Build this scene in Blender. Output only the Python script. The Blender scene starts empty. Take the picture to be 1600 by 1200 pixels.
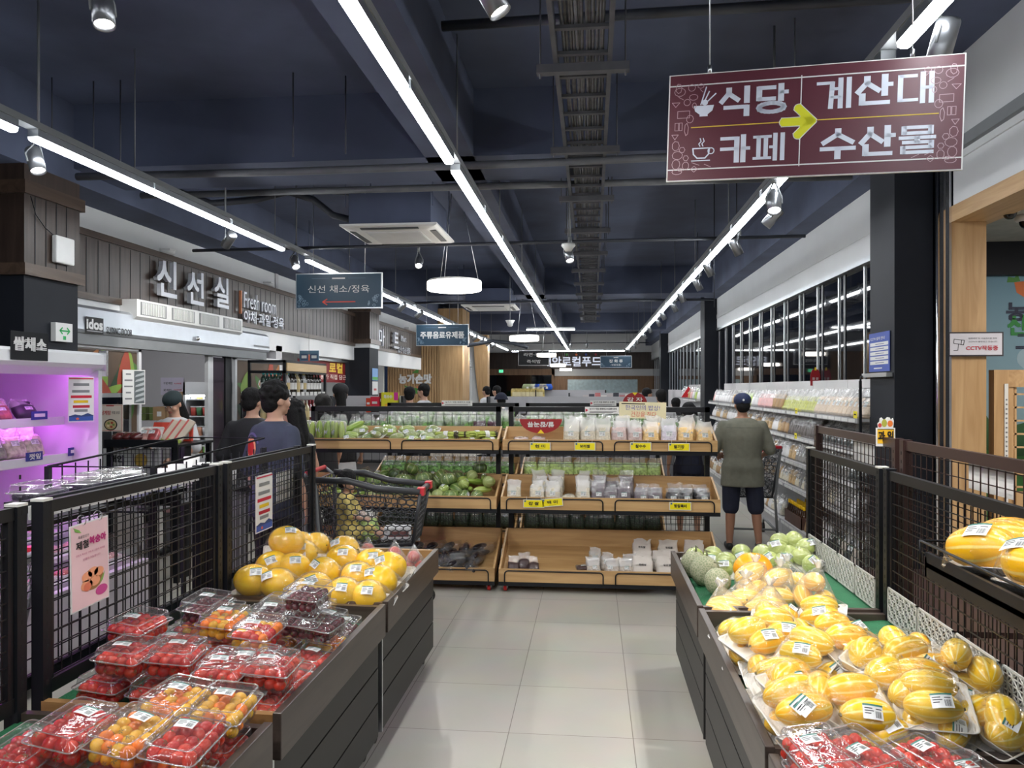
import bpy, bmesh, math, random
from mathutils import Vector, Matrix, noise
R = math.radians
sc = bpy.context.scene
COL = sc.collection
# ---------------------------------------------------------------- camera
EYE = 1.68                       # a phone held at eye height in the middle of the aisle
FPX = 1210.0                     # focal length in pixels of the 1600 px wide frame
YAW = math.atan(125 / FPX)       # turned a little to the left of the aisle
cam_d = bpy.data.cameras.new('camera')
cam_d.sensor_width = 36
cam_d.lens = 36 * FPX / 1600
cam_d.shift_y = 6 / 1600
cam_d.clip_start = .05
cam = bpy.data.objects.new('camera', cam_d)
cam.location = (0, 0, EYE)
cam.rotation_euler = (R(90), 0, YAW)
COL.objects.link(cam)
sc.camera = cam
# ---------------------------------------------------------------- world and exposure
w = bpy.data.worlds.new('night')
w.use_nodes = True
w.node_tree.nodes['Background'].inputs[0].default_value = (.02, .03, .06, 1)
w.node_tree.nodes['Background'].inputs[1].default_value = .4
sc.world = w
sc.view_settings.view_transform = 'Standard'
sc.view_settings.look = 'None'
sc.view_settings.gamma = 1
sc.view_settings.use_curve_mapping = False
sc.view_settings.exposure = 0.45
sc.cycles.transparent_max_bounces = 24
sc.cycles.max_bounces = 6
sc.cycles.sample_clamp_indirect = 6
STRIP = 28.0                     # radiance of the linear ceiling lamps
SPOT = 80.0                      # watts of one track spot
CS, SN = math.cos(YAW), math.sin(YAW)


def at(u, v, Y=None, X=None, Z=None):
    """the point of the place seen at pixel (u, v) of the photograph in the plane Y=, X= or Z="""
    a, b = (u - 800) / FPX, -(v - 606) / FPX
    dx, dy, dz = a * CS - SN, a * SN + CS, b
    k = Y / dy if Y is not None else X / dx if X is not None else (Z - EYE) / dz
    return Vector((dx * k, dy * k, EYE + dz * k))


# ---------------------------------------------------------------- materials
def nt(name):
    m = bpy.data.materials.new(name)
    m.use_nodes = True
    n = m.node_tree.nodes
    return m, n, m.node_tree.links, n['Principled BSDF']


def C4(c):
    return (c[0], c[1], c[2], 1)


def plain(name, col, rough=.5, metal=0, var=.12, scale=9, bump=0, bscale=40, coat=0, spec=.5, alpha=None):
    m, n, l, p = nt(name)
    tc = n.new('ShaderNodeTexCoord')
    tx = n.new('ShaderNodeTexNoise')
    tx.inputs['Scale'].default_value = scale
    tx.inputs['Detail'].default_value = 4
    l.new(tc.outputs['Object'], tx.inputs['Vector'])
    rp = n.new('ShaderNodeValToRGB')
    rp.color_ramp.elements[0].position = .3
    rp.color_ramp.elements[1].position = .7
    rp.color_ramp.elements[0].color = C4([x * (1 - var) for x in col])
    rp.color_ramp.elements[1].color = C4([min(1, x * (1 + var)) for x in col])
    l.new(tx.outputs['Fac'], rp.inputs['Fac'])
    l.new(rp.outputs['Color'], p.inputs['Base Color'])
    p.inputs['Roughness'].default_value = rough
    p.inputs['Metallic'].default_value = metal
    p.inputs['Specular IOR Level'].default_value = spec
    if coat:
        p.inputs['Coat Weight'].default_value = coat
        p.inputs['Coat Roughness'].default_value = .06
    if bump:
        bt = n.new('ShaderNodeTexNoise')
        bt.inputs['Scale'].default_value = bscale
        bt.inputs['Detail'].default_value = 5
        l.new(tc.outputs['Object'], bt.inputs['Vector'])
        b = n.new('ShaderNodeBump')
        b.inputs['Strength'].default_value = bump
        b.inputs['Distance'].default_value = .01
        l.new(bt.outputs['Fac'], b.inputs['Height'])
        l.new(b.outputs['Normal'], p.inputs['Normal'])
        if coat:
            l.new(b.outputs['Normal'], p.inputs['Coat Normal'])
    return m


def wood(name, c0, c1, axis='X', rough=.4, scale=7, plank=0, coat=0):
    """grain along AXIS; plank > 0 adds boards that wide across the grain"""
    m, n, l, p = nt(name)
    tc = n.new('ShaderNodeTexCoord')
    mp = n.new('ShaderNodeMapping')
    s = [scale * 3, scale * 3, scale * 3]
    s['XYZ'.index(axis)] = scale * .22
    mp.inputs['Scale'].default_value = s
    l.new(tc.outputs['Object'], mp.inputs['Vector'])
    tx = n.new('ShaderNodeTexNoise')
    tx.inputs['Scale'].default_value = 1
    tx.inputs['Detail'].default_value = 6
    tx.inputs['Distortion'].default_value = 1.2
    l.new(mp.outputs['Vector'], tx.inputs['Vector'])
    rp = n.new('ShaderNodeValToRGB')
    rp.color_ramp.elements[0].position = .32
    rp.color_ramp.elements[1].position = .68
    rp.color_ramp.elements[0].color = C4(c0)
    rp.color_ramp.elements[1].color = C4(c1)
    l.new(tx.outputs['Fac'], rp.inputs['Fac'])
    l.new(rp.outputs['Color'], p.inputs['Base Color'])
    p.inputs['Roughness'].default_value = rough
    b = n.new('ShaderNodeBump')
    b.inputs['Strength'].default_value = .25
    b.inputs['Distance'].default_value = .003
    l.new(tx.outputs['Fac'], b.inputs['Height'])
    l.new(b.outputs['Normal'], p.inputs['Normal'])
    return m


def emit(name, col, s):
    m = bpy.data.materials.new(name)
    m.use_nodes = True
    n = m.node_tree.nodes
    n.remove(n['Principled BSDF'])
    e = n.new('ShaderNodeEmission')
    e.inputs[0].default_value = C4(col)
    e.inputs[1].default_value = s
    m.node_tree.links.new(e.outputs[0], n['Material Output'].inputs[0])
    return m


def film(name, tint=(1, 1, 1), gloss=.12, rough=.06, bump=.4, bscale=45, haze=.05, bdist=.004, hazecol=(.9, .9, .9)):
    """thin clear plastic: lets the things behind it through, with crinkled highlights"""
    m = bpy.data.materials.new(name)
    m.use_nodes = True
    n, l = m.node_tree.nodes, m.node_tree.links
    n.remove(n['Principled BSDF'])
    tr = n.new('ShaderNodeBsdfTransparent')
    tr.inputs[0].default_value = C4(tint)
    gl = n.new('ShaderNodeBsdfGlossy')
    gl.inputs['Roughness'].default_value = rough
    df = n.new('ShaderNodeBsdfDiffuse')
    df.inputs[0].default_value = C4(hazecol)
    mx0 = n.new('ShaderNodeMixShader')
    mx0.inputs[0].default_value = haze
    l.new(tr.outputs[0], mx0.inputs[1])
    l.new(df.outputs[0], mx0.inputs[2])
    lw = n.new('ShaderNodeLayerWeight')
    lw.inputs[0].default_value = .5
    pw = n.new('ShaderNodeMath')
    pw.operation = 'POWER'
    pw.inputs[1].default_value = 3.5
    l.new(lw.outputs['Facing'], pw.inputs[0])
    ad = n.new('ShaderNodeMath')
    ad.operation = 'MULTIPLY_ADD'
    ad.use_clamp = True
    ad.inputs[1].default_value = .6
    ad.inputs[2].default_value = gloss
    l.new(pw.outputs[0], ad.inputs[0])
    mx = n.new('ShaderNodeMixShader')
    l.new(ad.outputs[0], mx.inputs[0])
    l.new(mx0.outputs[0], mx.inputs[1])
    l.new(gl.outputs[0], mx.inputs[2])
    l.new(mx.outputs[0], n['Material Output'].inputs[0])
    if bump:
        tc = n.new('ShaderNodeTexCoord')
        bt = n.new('ShaderNodeTexNoise')
        bt.inputs['Scale'].default_value = bscale
        bt.inputs['Detail'].default_value = 3
        bt.inputs['Distortion'].default_value = .8
        l.new(tc.outputs['Object'], bt.inputs['Vector'])
        b = n.new('ShaderNodeBump')
        b.inputs['Strength'].default_value = bump
        b.inputs['Distance'].default_value = bdist
        l.new(bt.outputs['Fac'], b.inputs['Height'])
        l.new(b.outputs['Normal'], gl.inputs['Normal'])
        l.new(b.outputs['Normal'], lw.inputs['Normal'])
    return m


MAT = {}


def flat(col, rough=.55, key=None, **k):
    key = key or 'print_%02x%02x%02x_%d' % (*[int(min(1, x) * 255) for x in col], rough * 100)
    if key not in MAT:
        MAT[key] = plain(key, col, rough, var=k.pop('var', .04), **k)
    return MAT[key]


def srgb(r, g, b):
    f = lambda x: (x / 255 / 12.92) if x / 255 <= .04045 else ((x / 255 + .055) / 1.055) ** 2.4
    return (f(r), f(g), f(b))


def pr(r, g, b, rough=.55, **k):
    return flat(srgb(r, g, b), rough, **k)


# ---------------------------------------------------------------- mesh helpers
class MB:
    def __init__(s):
        s.bm = bmesh.new()
        s.n = 0

    def _add(s, verts, faces, mi=0, sm=False):
        vs = [s.bm.verts.new(v) for v in verts]
        for f in faces:
            try:
                fc = s.bm.faces.new([vs[i] for i in f])
                fc.material_index = mi
                fc.smooth = sm
            except ValueError:
                pass
        return vs

    def box(s, x0, x1, y0, y1, z0, z1, mi=0, M=None):
        v = [Vector((x, y, z)) for z in (z0, z1) for y in (y0, y1) for x in (x0, x1)]
        if M is not None:
            v = [M @ q for q in v]
        s._add(v, [(0, 2, 3, 1), (4, 5, 7, 6), (0, 1, 5, 4), (2, 6, 7, 3), (0, 4, 6, 2), (1, 3, 7, 5)], mi)
        return s

    def hexa(s, q, mi=0):
        """8 corners: four below, four above, same order round"""
        s._add([Vector(x) for x in q], [(3, 2, 1, 0), (4, 5, 6, 7), (0, 1, 5, 4), (1, 2, 6, 5), (2, 3, 7, 6), (3, 0, 4, 7)], mi)
        return s

    def quad(s, a, b, c, d, mi=0):
        s._add([Vector(x) for x in (a, b, c, d)], [(0, 1, 2, 3)], mi)
        return s

    def poly(s, pts, mi=0):
        s._add([Vector(x) for x in pts], [tuple(range(len(pts)))], mi)
        return s

    def ring(s, c, ax, r, n, ry=None, ph=0):
        ax = Vector(ax).normalized()
        t = Vector((0, 0, 1)) if abs(ax.z) < .9 else Vector((0, 1, 0))
        u = ax.cross(t).normalized()
        v = ax.cross(u)
        ry = r if ry is None else ry
        return [Vector(c) + u * r * math.cos(2 * math.pi * i / n + ph) + v * ry * math.sin(2 * math.pi * i / n + ph) for i in range(n)]

    def rings(s, rs, mi=0, sm=True, cap=True, close=False):
        n = len(rs[0])
        vs = [[s.bm.verts.new(p) for p in r] for r in rs]
        pairs = list(zip(vs, vs[1:])) + ([(vs[-1], vs[0])] if close else [])
        for a, b in pairs:
            for i in range(n):
                j = (i + 1) % n
                f = s.bm.faces.new((a[i], a[j], b[j], b[i]))
                f.material_index = mi
                f.smooth = sm
        if cap and not close:
            for r, fl in ((vs[0], 1), (vs[-1], 0)):
                f = s.bm.faces.new(r[::-1] if fl else r)
                f.material_index = mi
        return s

    def cyl(s, p0, p1, r0, r1=None, n=12, mi=0, sm=True, cap=True):
        p0, p1 = Vector(p0), Vector(p1)
        r1 = r0 if r1 is None else r1
        return s.rings([s.ring(p0, p1 - p0, r0, n), s.ring(p1, p1 - p0, r1, n)], mi, sm, cap)

    def tube(s, pts, r, n=8, mi=0, cap=True, close=False):
        pts = [Vector(p) for p in pts]
        m = len(pts)
        rs = []
        pu = None
        for i, p in enumerate(pts):
            a = pts[(i - 1) % m] if (i > 0 or close) else p
            b = pts[(i + 1) % m] if (i < m - 1 or close) else p
            ax = (b - a).normalized()
            if pu is None:
                t = Vector((0, 0, 1)) if abs(ax.z) < .9 else Vector((0, 1, 0))
                u = ax.cross(t).normalized()
            else:
                u = (pu - ax * pu.dot(ax)).normalized()
            pu = u
            v = ax.cross(u)
            rr = r[i] if isinstance(r, (list, tuple)) else r
            rs.append([p + u * rr * math.cos(2 * math.pi * k / n) + v * rr * math.sin(2 * math.pi * k / n) for k in range(n)])
        return s.rings(rs, mi, n > 5, cap, close)

    def lathe(s, prof, n=24, c=(0, 0, 0), mi=0, M=None, sm=True, cap=False):
        c = Vector(c)
        rs = []
        for r, z in prof:
            q = [Vector((r * math.cos(2 * math.pi * i / n), r * math.sin(2 * math.pi * i / n), z)) for i in range(n)]
            rs.append([(M @ x if M is not None else x) + c for x in q])
        return s.rings(rs, mi, sm, cap)

    def ball(s, c, rx, ry=None, rz=None, nu=16, nv=10, mi=0, M=None, f=None):
        ry = rx if ry is None else ry
        rz = rx if rz is None else rz
        c = Vector(c)
        top = None
        vs = []
        for j in range(nv + 1):
            th = math.pi * j / nv
            row = []
            for i in range(nu):
                ph = 2 * math.pi * i / nu
                d = Vector((math.sin(th) * math.cos(ph), math.sin(th) * math.sin(ph), math.cos(th)))
                k = f(d) if f else 1
                p = Vector((d.x * rx, d.y * ry, d.z * rz)) * k
                if M is not None:
                    p = M @ p
                row.append(p + c)
                if j in (0, nv):
                    break
            vs.append([s.bm.verts.new(p) for p in row])
        for j in range(nv):
            a, b = vs[j], vs[j + 1]
            for i in range(nu):
                k = (i + 1) % nu
                q = (a[0], b[i], b[k]) if j == 0 else (a[i], b[0], a[k]) if j == nv - 1 else (a[i], b[i], b[k], a[k])
                fc = s.bm.faces.new(q)
                fc.smooth = True
                fc.material_index = mi
        return s

    def extr(s, pts, d, mi=0):
        """closed outline extruded by the vector d"""
        d = Vector(d)
        a = [Vector(p) for p in pts]
        n = len(a)
        s._add(a + [p + d for p in a], [tuple(range(n))[::-1], tuple(range(n, 2 * n))] + [(i, (i + 1) % n, n + (i + 1) % n, n + i) for i in range(n)], mi)
        return s

    def build(s, name, mats, parent=None, bevel=0, tag=None, local=False, seg=2):
        if bevel:
            bmesh.ops.bevel(s.bm, geom=list(s.bm.edges), offset=bevel, segments=seg, affect='EDGES', profile=.5, clamp_overlap=True)
        me = bpy.data.meshes.new(name)
        if parent is not None and not local:
            s.bm.transform(basis(parent).inverted())
        bmesh.ops.recalc_face_normals(s.bm, faces=s.bm.faces)
        s.bm.to_mesh(me)
        s.bm.free()
        for m in (mats if isinstance(mats, (list, tuple)) else [mats]):
            me.materials.append(m)
        o = bpy.data.objects.new(name, me)
        if parent is not None:
            o.parent = parent
        COL.objects.link(o)
        if tag:
            mark(o, *tag)
        return o


def basis(o):
    M = o.matrix_basis.copy()
    while o.parent:
        o = o.parent
        M = o.matrix_basis @ M
    return M


def mark(o, label=None, cat=None, group=None, kind=None):
    if label:
        o['label'] = label
    if cat:
        o['category'] = cat
    if group:
        o['group'] = group
    if kind:
        o['kind'] = kind
    return o


def thing(name, label, cat, loc=(0, 0, 0), rz=0, group=None, rot=None):
    o = bpy.data.objects.new(name, None)
    o.empty_display_size = .1
    o.location = loc
    o.rotation_euler = rot if rot is not None else (0, 0, rz)
    COL.objects.link(o)
    return mark(o, label, cat, group)


def struct(name, mb, m, bevel=0):
    return mark(mb.build(name, m, bevel=bevel), kind='structure')


KIDS = {}


def child(o, parent, loc=(0, 0, 0), rot=(0, 0, 0), scale=None, name=None):
    """a copy of the part o under parent, sharing its mesh"""
    c = o.copy()
    c.parent = parent
    c.location = loc
    c.rotation_euler = rot
    if scale:
        c.scale = scale if isinstance(scale, (tuple, list)) else (scale,) * 3
    COL.objects.link(c)
    return c


def meshobj(name, me, parent=None, loc=(0, 0, 0), rot=(0, 0, 0), scale=1, tag=None):
    o = bpy.data.objects.new(name, me)
    o.location = loc
    o.rotation_euler = rot
    o.scale = scale if isinstance(scale, (tuple, list)) else (scale,) * 3
    if parent is not None:
        o.parent = parent
    COL.objects.link(o)
    if tag:
        mark(o, *tag)
    return o


def mesh_of(mb, name, mats, bevel=0):
    o = mb.build(name, mats, bevel=bevel)
    me = o.data
    bpy.data.objects.remove(o)
    return me


ORD = 'first second third fourth fifth sixth seventh eighth ninth tenth eleventh twelfth thirteenth fourteenth fifteenth sixteenth seventeenth eighteenth nineteenth'.split()
for _t in ('twenty', 'thirty', 'forty', 'fifty', 'sixty', 'seventy', 'eighty', 'ninety'):
    ORD += [_t[:-1] + 'ieth'] + [_t + '-' + x for x in ORD[:9]]


# ---------------------------------------------------------------- writing and flat print
_fc = bpy.data.curves.new('lettering_source', 'FONT')
_fo = bpy.data.objects.new('lettering_source', _fc)
_gl = {}


def glyphs(body, bold=0.0):
    k = (body, bold)
    if k not in _gl:
        _fc.body = body
        _fc.offset = bold
        _fc.resolution_u = 3
        _fc.align_x = 'LEFT'
        me = _fo.to_mesh()
        vs = [(v.co.x, v.co.y) for v in me.vertices]
        fs = [tuple(p.vertices) for p in me.polygons]
        _fo.to_mesh_clear()
        _gl[k] = (vs, fs)
    return _gl[k]


class Panel:
    """flat print on a board: origin O, unit vectors U (reading direction) and V (up); N points to the reader"""

    def __init__(s, O, U, V):
        s.O, s.U, s.V = Vector(O), Vector(U).normalized(), Vector(V).normalized()
        s.N = s.U.cross(s.V)
        s.parts = {}
        s.sep = 0

    def p(s, x, y, h=0):
        return s.O + s.U * x + s.V * y + s.N * h

    def mb(s, name, m):
        return s.parts.setdefault((name, m.name, s.sep), (MB(), m))[0]

    def rect(s, name, m, x0, x1, y0, y1, h=.002):
        s.mb(name, m).quad(s.p(x0, y0, h), s.p(x1, y0, h), s.p(x1, y1, h), s.p(x0, y1, h))
        return s

    def slab(s, name, m, x0, x1, y0, y1, h0, h1):
        s.mb(name, m).hexa([s.p(x0, y0, h0), s.p(x1, y0, h0), s.p(x1, y1, h0), s.p(x0, y1, h0), s.p(x0, y0, h1), s.p(x1, y0, h1), s.p(x1, y1, h1), s.p(x0, y1, h1)])
        return s

    def frame(s, name, m, x0, x1, y0, y1, t, h=.002):
        for a in ((x0, x1, y0, y0 + t), (x0, x1, y1 - t, y1), (x0, x0 + t, y0 + t, y1 - t), (x1 - t, x1, y0 + t, y1 - t)):
            s.rect(name, m, *a, h)
        return s

    def poly(s, name, m, pts, h=.002):
        s.mb(name, m).poly([s.p(x, y, h) for x, y in pts])
        return s

    def disc(s, name, m, cx, cy, rx, ry=None, h=.002, n=20, a0=0, a1=360):
        ry = rx if ry is None else ry
        k = [(cx + rx * math.cos(R(a0 + (a1 - a0) * i / n)), cy + ry * math.sin(R(a0 + (a1 - a0) * i / n))) for i in range(n + (a1 - a0 < 360))]
        return s.poly(name, m, k, h)

    def line(s, name, m, pts, t, h=.002, close=False):
        pts = [Vector(q) for q in pts]
        mb = s.mb(name, m)
        if close:
            pts = pts + [pts[0]]
        for a, b in zip(pts, pts[1:]):
            d = (b - a)
            if d.length < 1e-6:
                continue
            h += .00004
            d.normalize()
            q = Vector((-d.y, d.x)) * t / 2
            a2, b2 = a - d * t * .3, b + d * t * .3
            mb.quad(*[s.p(k.x, k.y, h) for k in (a2 - q, b2 - q, b2 + q, a2 + q)])
        return s

    def loop(s, name, m, cx, cy, rx, ry, t, h=.002, n=12, ph=0):
        k = [(cx + rx * math.cos(2 * math.pi * i / n + ph), cy + ry * math.sin(2 * math.pi * i / n + ph)) for i in range(n)]
        return s.line(name, m, k, t, h, True)

    def text(s, body, m, x, y, hh, ww=None, bold=.02, h=.003, ext=0, name='lettering', anchor='c', rot=0, flip=1):
        """writing whose ink is hh high (and ww wide if given), centred on x (or starting at x for anchor 'l'), y"""
        vs, fs = glyphs(body, min(0, bold))
        if not vs:
            return s
        x0, x1 = min(v[0] for v in vs), max(v[0] for v in vs)
        y0, y1 = min(v[1] for v in vs), max(v[1] for v in vs)
        ky = hh / (y1 - y0)
        kx = ww / (x1 - x0) if ww else ky
        ox = x if anchor == 'l' else x - kx * (x1 - x0) / 2
        ca, sa = math.cos(rot), math.sin(rot)
        q = []
        for a, b in vs:
            px, py = ox + (a - x0) * kx - x, (b - (y0 + y1) / 2) * ky
            q.append((x + (px * ca - py * sa) * flip, y + (px * sa + py * ca) * flip))
        mb = s.mb(name, m)
        e = abs(bold) * 1.1 * hh
        for k, (dx, dy) in enumerate(((-e, -e), (e, -e), (e, e), (-e, e)) if bold > 0 else ((0, 0),)):
            mb._add([s.p(a + dx, b + dy, h + ext + k * .0002) for a, b in q], fs)
        if ext:
            cnt = {}
            for f in fs:
                for i in range(len(f)):
                    e = (f[i], f[(i + 1) % len(f)])
                    cnt[e] = 1
            nv = len(q)
            vv = [mb.bm.verts.new(s.p(a, b, h + ext)) for a, b in q] + [mb.bm.verts.new(s.p(a, b, h)) for a, b in q]
            for (i, j) in cnt:
                if (j, i) not in cnt:
                    mb.bm.faces.new((vv[i], vv[j], vv[nv + j], vv[nv + i]))
        return s

    def emit(s, parent, labels=None):
        out = []
        for (nm, *_), (mb, m) in s.parts.items():
            o = mb.build(nm, m, parent)
            if labels and nm in labels:
                o['label'] = labels[nm]
            out.append(o)
        s.parts = {}
        return out
# ================================================================ THE SETTING
ZC, ZB = 4.04, 3.51              # slab soffit, beam soffit
XR, XL = 2.55, -4.6              # window wall, shop fronts on the left
m_ceil = plain('navy ceiling paint', (.080, .096, .155), .85, var=.22, scale=1.3, bump=.25, bscale=9)
m_dark = plain('dark pillar paint', (.010, .012, .018), .6, var=.15, scale=3, spec=.3)
m_white = plain('white wall paint', (.62, .63, .64), .6, var=.03, scale=2)
m_greyw = plain('pale grey wall paint', (.50, .49, .51), .6, var=.03, scale=2)
m_clad = wood('dark brown cladding', (.026, .015, .011), (.052, .033, .025), 'Z', .40, 5)
m_cladx = wood('dark brown trim wood', (.050, .030, .020), (.095, .060, .040), 'Y', .35, 5)
m_oak = wood('oak veneer', (.42, .25, .11), (.56, .36, .18), 'Z', .45, 5)
m_oakx = wood('oak veneer across', (.42, .25, .11), (.56, .36, .18), 'Y', .45, 5)
m_black = plain('black powder coat', (.009, .010, .013), .42, var=.1, spec=.3)
m_chrome = plain('polished steel', (.82, .82, .84), .22, 1, var=.03)
m_alu = plain('brushed aluminium', (.62, .64, .66), .32, 1, var=.05)
m_plas = plain('white plastic', (.72, .72, .71), .4, var=.02)
m_grey = plain('grey plastic', (.20, .21, .22), .45, var=.05)
m_glass_dark = plain('night window glass', (.004, .005, .008), .03, var=.02)


def floor_mat():
    m, n, l, p = nt('porcelain floor tile')
    tc = n.new('ShaderNodeTexCoord')
    mp = n.new('ShaderNodeMapping')
    mp.inputs['Location'].default_value = (.104 + .3, -.15, 0)
    l.new(tc.outputs['Object'], mp.inputs['Vector'])
    br = n.new('ShaderNodeTexBrick')
    br.offset = 0
    br.inputs['Scale'].default_value = 1
    br.inputs['Brick Width'].default_value = .6
    br.inputs['Row Height'].default_value = .6
    br.inputs['Mortar Size'].default_value = .0022
    br.inputs['Mortar Smooth'].default_value = .2
    br.inputs['Bias'].default_value = 0
    br.inputs['Color1'].default_value = (.37, .352, .31, 1)
    br.inputs['Color2'].default_value = (.395, .375, .332, 1)
    br.inputs['Mortar'].default_value = (.16, .14, .12, 1)
    l.new(mp.outputs['Vector'], br.inputs['Vector'])
    tx = n.new('ShaderNodeTexNoise')
    tx.inputs['Scale'].default_value = 3.5
    tx.inputs['Detail'].default_value = 6
    l.new(tc.outputs['Object'], tx.inputs['Vector'])
    mx = n.new('ShaderNodeMix')
    mx.data_type = 'RGBA'
    mx.blend_type = 'OVERLAY'
    mx.inputs['Factor'].default_value = .10
    l.new(br.outputs['Color'], mx.inputs[6])
    l.new(tx.outputs['Color'], mx.inputs[7])
    l.new(mx.outputs[2], p.inputs['Base Color'])
    p.inputs['Roughness'].default_value = .34
    p.inputs['Specular IOR Level'].default_value = .35
    b = n.new('ShaderNodeBump')
    b.inputs['Strength'].default_value = .4
    b.inputs['Distance'].default_value = .002
    b.invert = True
    l.new(br.outputs['Fac'], b.inputs['Height'])
    l.new(b.outputs['Normal'], p.inputs['Normal'])
    return m


struct('floor', MB().box(-9.0, 6.2, -6, 36, -.1, 0), floor_mat())
struct('ceiling', MB().box(-9.0, 6.2, -6, 36, ZC, ZC + .1), m_ceil)
struct('wall_rear', MB().box(-9.0, 6.2, -6.1, -6, 0, ZC), m_white)

# beams: one long one over the aisle, four across, one along each side
struct('beam_over_aisle', MB().box(-1.32, -.93, -6, 33.9, ZB, ZC), m_ceil)
for i, y in enumerate((-2.0, 6.05, 15.2, 24.6)):
    struct('beam_across', MB().box(-4.3, 2.3, y, y + .72, ZB, ZC), m_ceil)
struct('beam_along_windows', MB().box(2.3, 2.75, 5.9, 33.9, ZB, ZC), m_ceil)
struct('beam_along_shops', MB().box(-4.78, -4.3, -6, 27.0, 3.39, ZC), m_ceil)

# pillars
m_pl = [m_dark, m_clad, m_cladx, m_white]
for i, y in enumerate((5.48, 14.68)):
    mb = MB().box(-4.86, -4.30, y, y + .62, 0, 2.58, 0)
    mb.box(-4.87, -4.29, y - .01, y + .63, 2.58, 3.39, 1)
    mb.box(-4.90, -4.26, y - .04, y + .66, 2.54, 2.63, 2)
    mb.box(-4.90, -4.26, y - .04, y + .66, 3.16, 3.26, 2)
    for k in range(4):
        mb.box(-4.289, -4.287, y + .12 * k + .1, y + .12 * k + .108, 2.63, 3.16, 0)
    if i:
        mb.box(-4.88, -4.28, y - .02, y + .64, 2.46, 2.54, 3)
    struct('pillar_shop_side', mb, m_pl)
for i, (y, dy) in enumerate(((6.19, .52), (16.24, .6), (26.44, .6))):
    mb = MB().box(2.30, 2.58, y, y + dy, 0, ZB + .1)
    mb.box(2.296, 2.30, y, y + dy, 0, 1.44 if not i else .1)
    struct('pillar_window_side', mb, m_dark, bevel=0)

# window wall on the right: white band, head rail, dark glass with bright mullions
mb = MB().box(XR, XR + .1, 6.72, 33.9, 2.90, ZB)
mb.box(XR - .008, XR, 6.4, 33.9, 3.10, 3.18)
struct('wall_right_band', mb, m_white)
struct('wall_right_sill', MB().box(XR, XR + .12, 6.4, 33.9, 0, 1.62), m_greyw)
struct('window_1', MB().box(XR + .06, XR + .08, 6.4, 33.9, 1.62, 2.90), m_glass_dark)
mb = MB().box(XR - .01, XR + .06, 6.4, 33.9, 2.85, 2.90)
for k in range(34):
    y = 6.95 + k * .78
    mb.box(XR + .048, XR + .06, y, y + .03, 1.62, 2.86)
struct('trim_window_mullions', mb, m_alu)
mb = MB()
for k in range(34):
    y = 6.95 + k * .78 - .2
    mb.box(XR + .052, XR + .06, y, y + .06, 1.62, 2.86)
struct('trim_window_inner_frames', mb, plain('dark window frame', (.012, .014, .02), .4))

# the cafe opening on the right: white fascia, oak portal, blue mural wall behind
mb = MB().box(2.60, 2.72, -6, 5.90, 3.0, ZC - .0)
mb.box(2.585, 2.60, -6, 6.0, 3.30, 3.34)
struct('wall_right_fascia', mb, m_white)
struct('trim_fascia_ledge', MB().box(2.56, 2.60, -6, 6.1, 3.36, 3.44), m_grey)
struct('trim_portal_head', MB().box(2.60, 2.90, -6, 6.15, 2.885, 3.0), m_oakx)
struct('wall_right_infill', MB().box(2.60, 2.72, 6.165, 6.71, 0, 3.5), m_dark)
struct('trim_portal_post', MB().box(2.60, 2.84, 5.93, 6.16, 0, 2.885), m_oak)
struct('trim_steel_jamb', MB().box(2.583, 2.599, 5.925, 5.985, 0, 3.45).box(2.583, 2.599, 6.02, 6.08, 0, 3.45).cyl((2.585, 6.12, 0), (2.585, 6.12, 3.3), .014, n=16), m_chrome)
struct('ceiling_cafe', MB().box(2.72, 6.2, -6, 7.3, 2.95, 3.0), plain('cafe ceiling paint', (.35, .35, .33), .7))
struct('wall_cafe_side', MB().box(6.1, 6.2, -6, 7.3, 0, 3.0), m_white)


def mural_mat():
    m, n, l, p = nt('painted sky and hills')
    tc = n.new('ShaderNodeTexCoord')
    sx = n.new('ShaderNodeSeparateXYZ')
    l.new(tc.outputs['Object'], sx.inputs[0])
    nz = n.new('ShaderNodeTexNoise')
    nz.inputs['Scale'].default_value = 1.4
    l.new(tc.outputs['Object'], nz.inputs['Vector'])
    mr = n.new('ShaderNodeMapRange')
    mr.inputs[1].default_value = .9
    mr.inputs[2].default_value = 2.9
    l.new(sx.outputs[2], mr.inputs[0])
    rp = n.new('ShaderNodeValToRGB')
    e = rp.color_ramp.elements
    e[0].position, e[0].color = 0, (.20, .30, .30, 1)
    e[1].position, e[1].color = 1, (.19, .38, .52, 1)
    k = e.new(.35)
    k.color = (.24, .38, .46, 1)
    l.new(mr.outputs[0], rp.inputs[0])
    l.new(rp.outputs[0], p.inputs['Base Color'])
    p.inputs['Roughness'].default_value = .6
    return m


struct('wall_cafe_mural', MB().box(2.72, 6.2, 7.2, 7.3, 0, 2.66), mural_mat())
struct('trim_mural_head', MB().box(2.72, 6.2, 7.12, 7.3, 2.66, 2.95), m_dark)
P = Panel((0, 7.2, 0), (1, 0, 0), (0, 0, 1))
hill = [(2.86, 0.2), (2.86, 1.42)] + [(2.9 + .1 * k, 1.47 + .16 * math.sin(k * .62) + .05 * math.sin(k * 1.7)) for k in range(30)] + [(5.85, .2)]
P.poly('hills', pr(38, 84, 44), hill)
P.poly('hills', pr(58, 122, 56), [(2.86, .2), (2.86, 1.18)] + [(2.9 + .1 * k, 1.16 + .08 * math.sin(k * .45 + 1)) for k in range(30)] + [(5.85, .2)], .004)
t = thing('mural', 'blue sky and green hills mural with Korean lettering and carrot', 'mural', (3.6, 7.2, 0))
navy = pr(24, 34, 66)
q = at(1590, 487, Y=7.2)
P.text('농가의', navy, at(1573, 500, Y=7.2).x, q.z, .155, .50, bold=.04, anchor='l')
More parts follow.
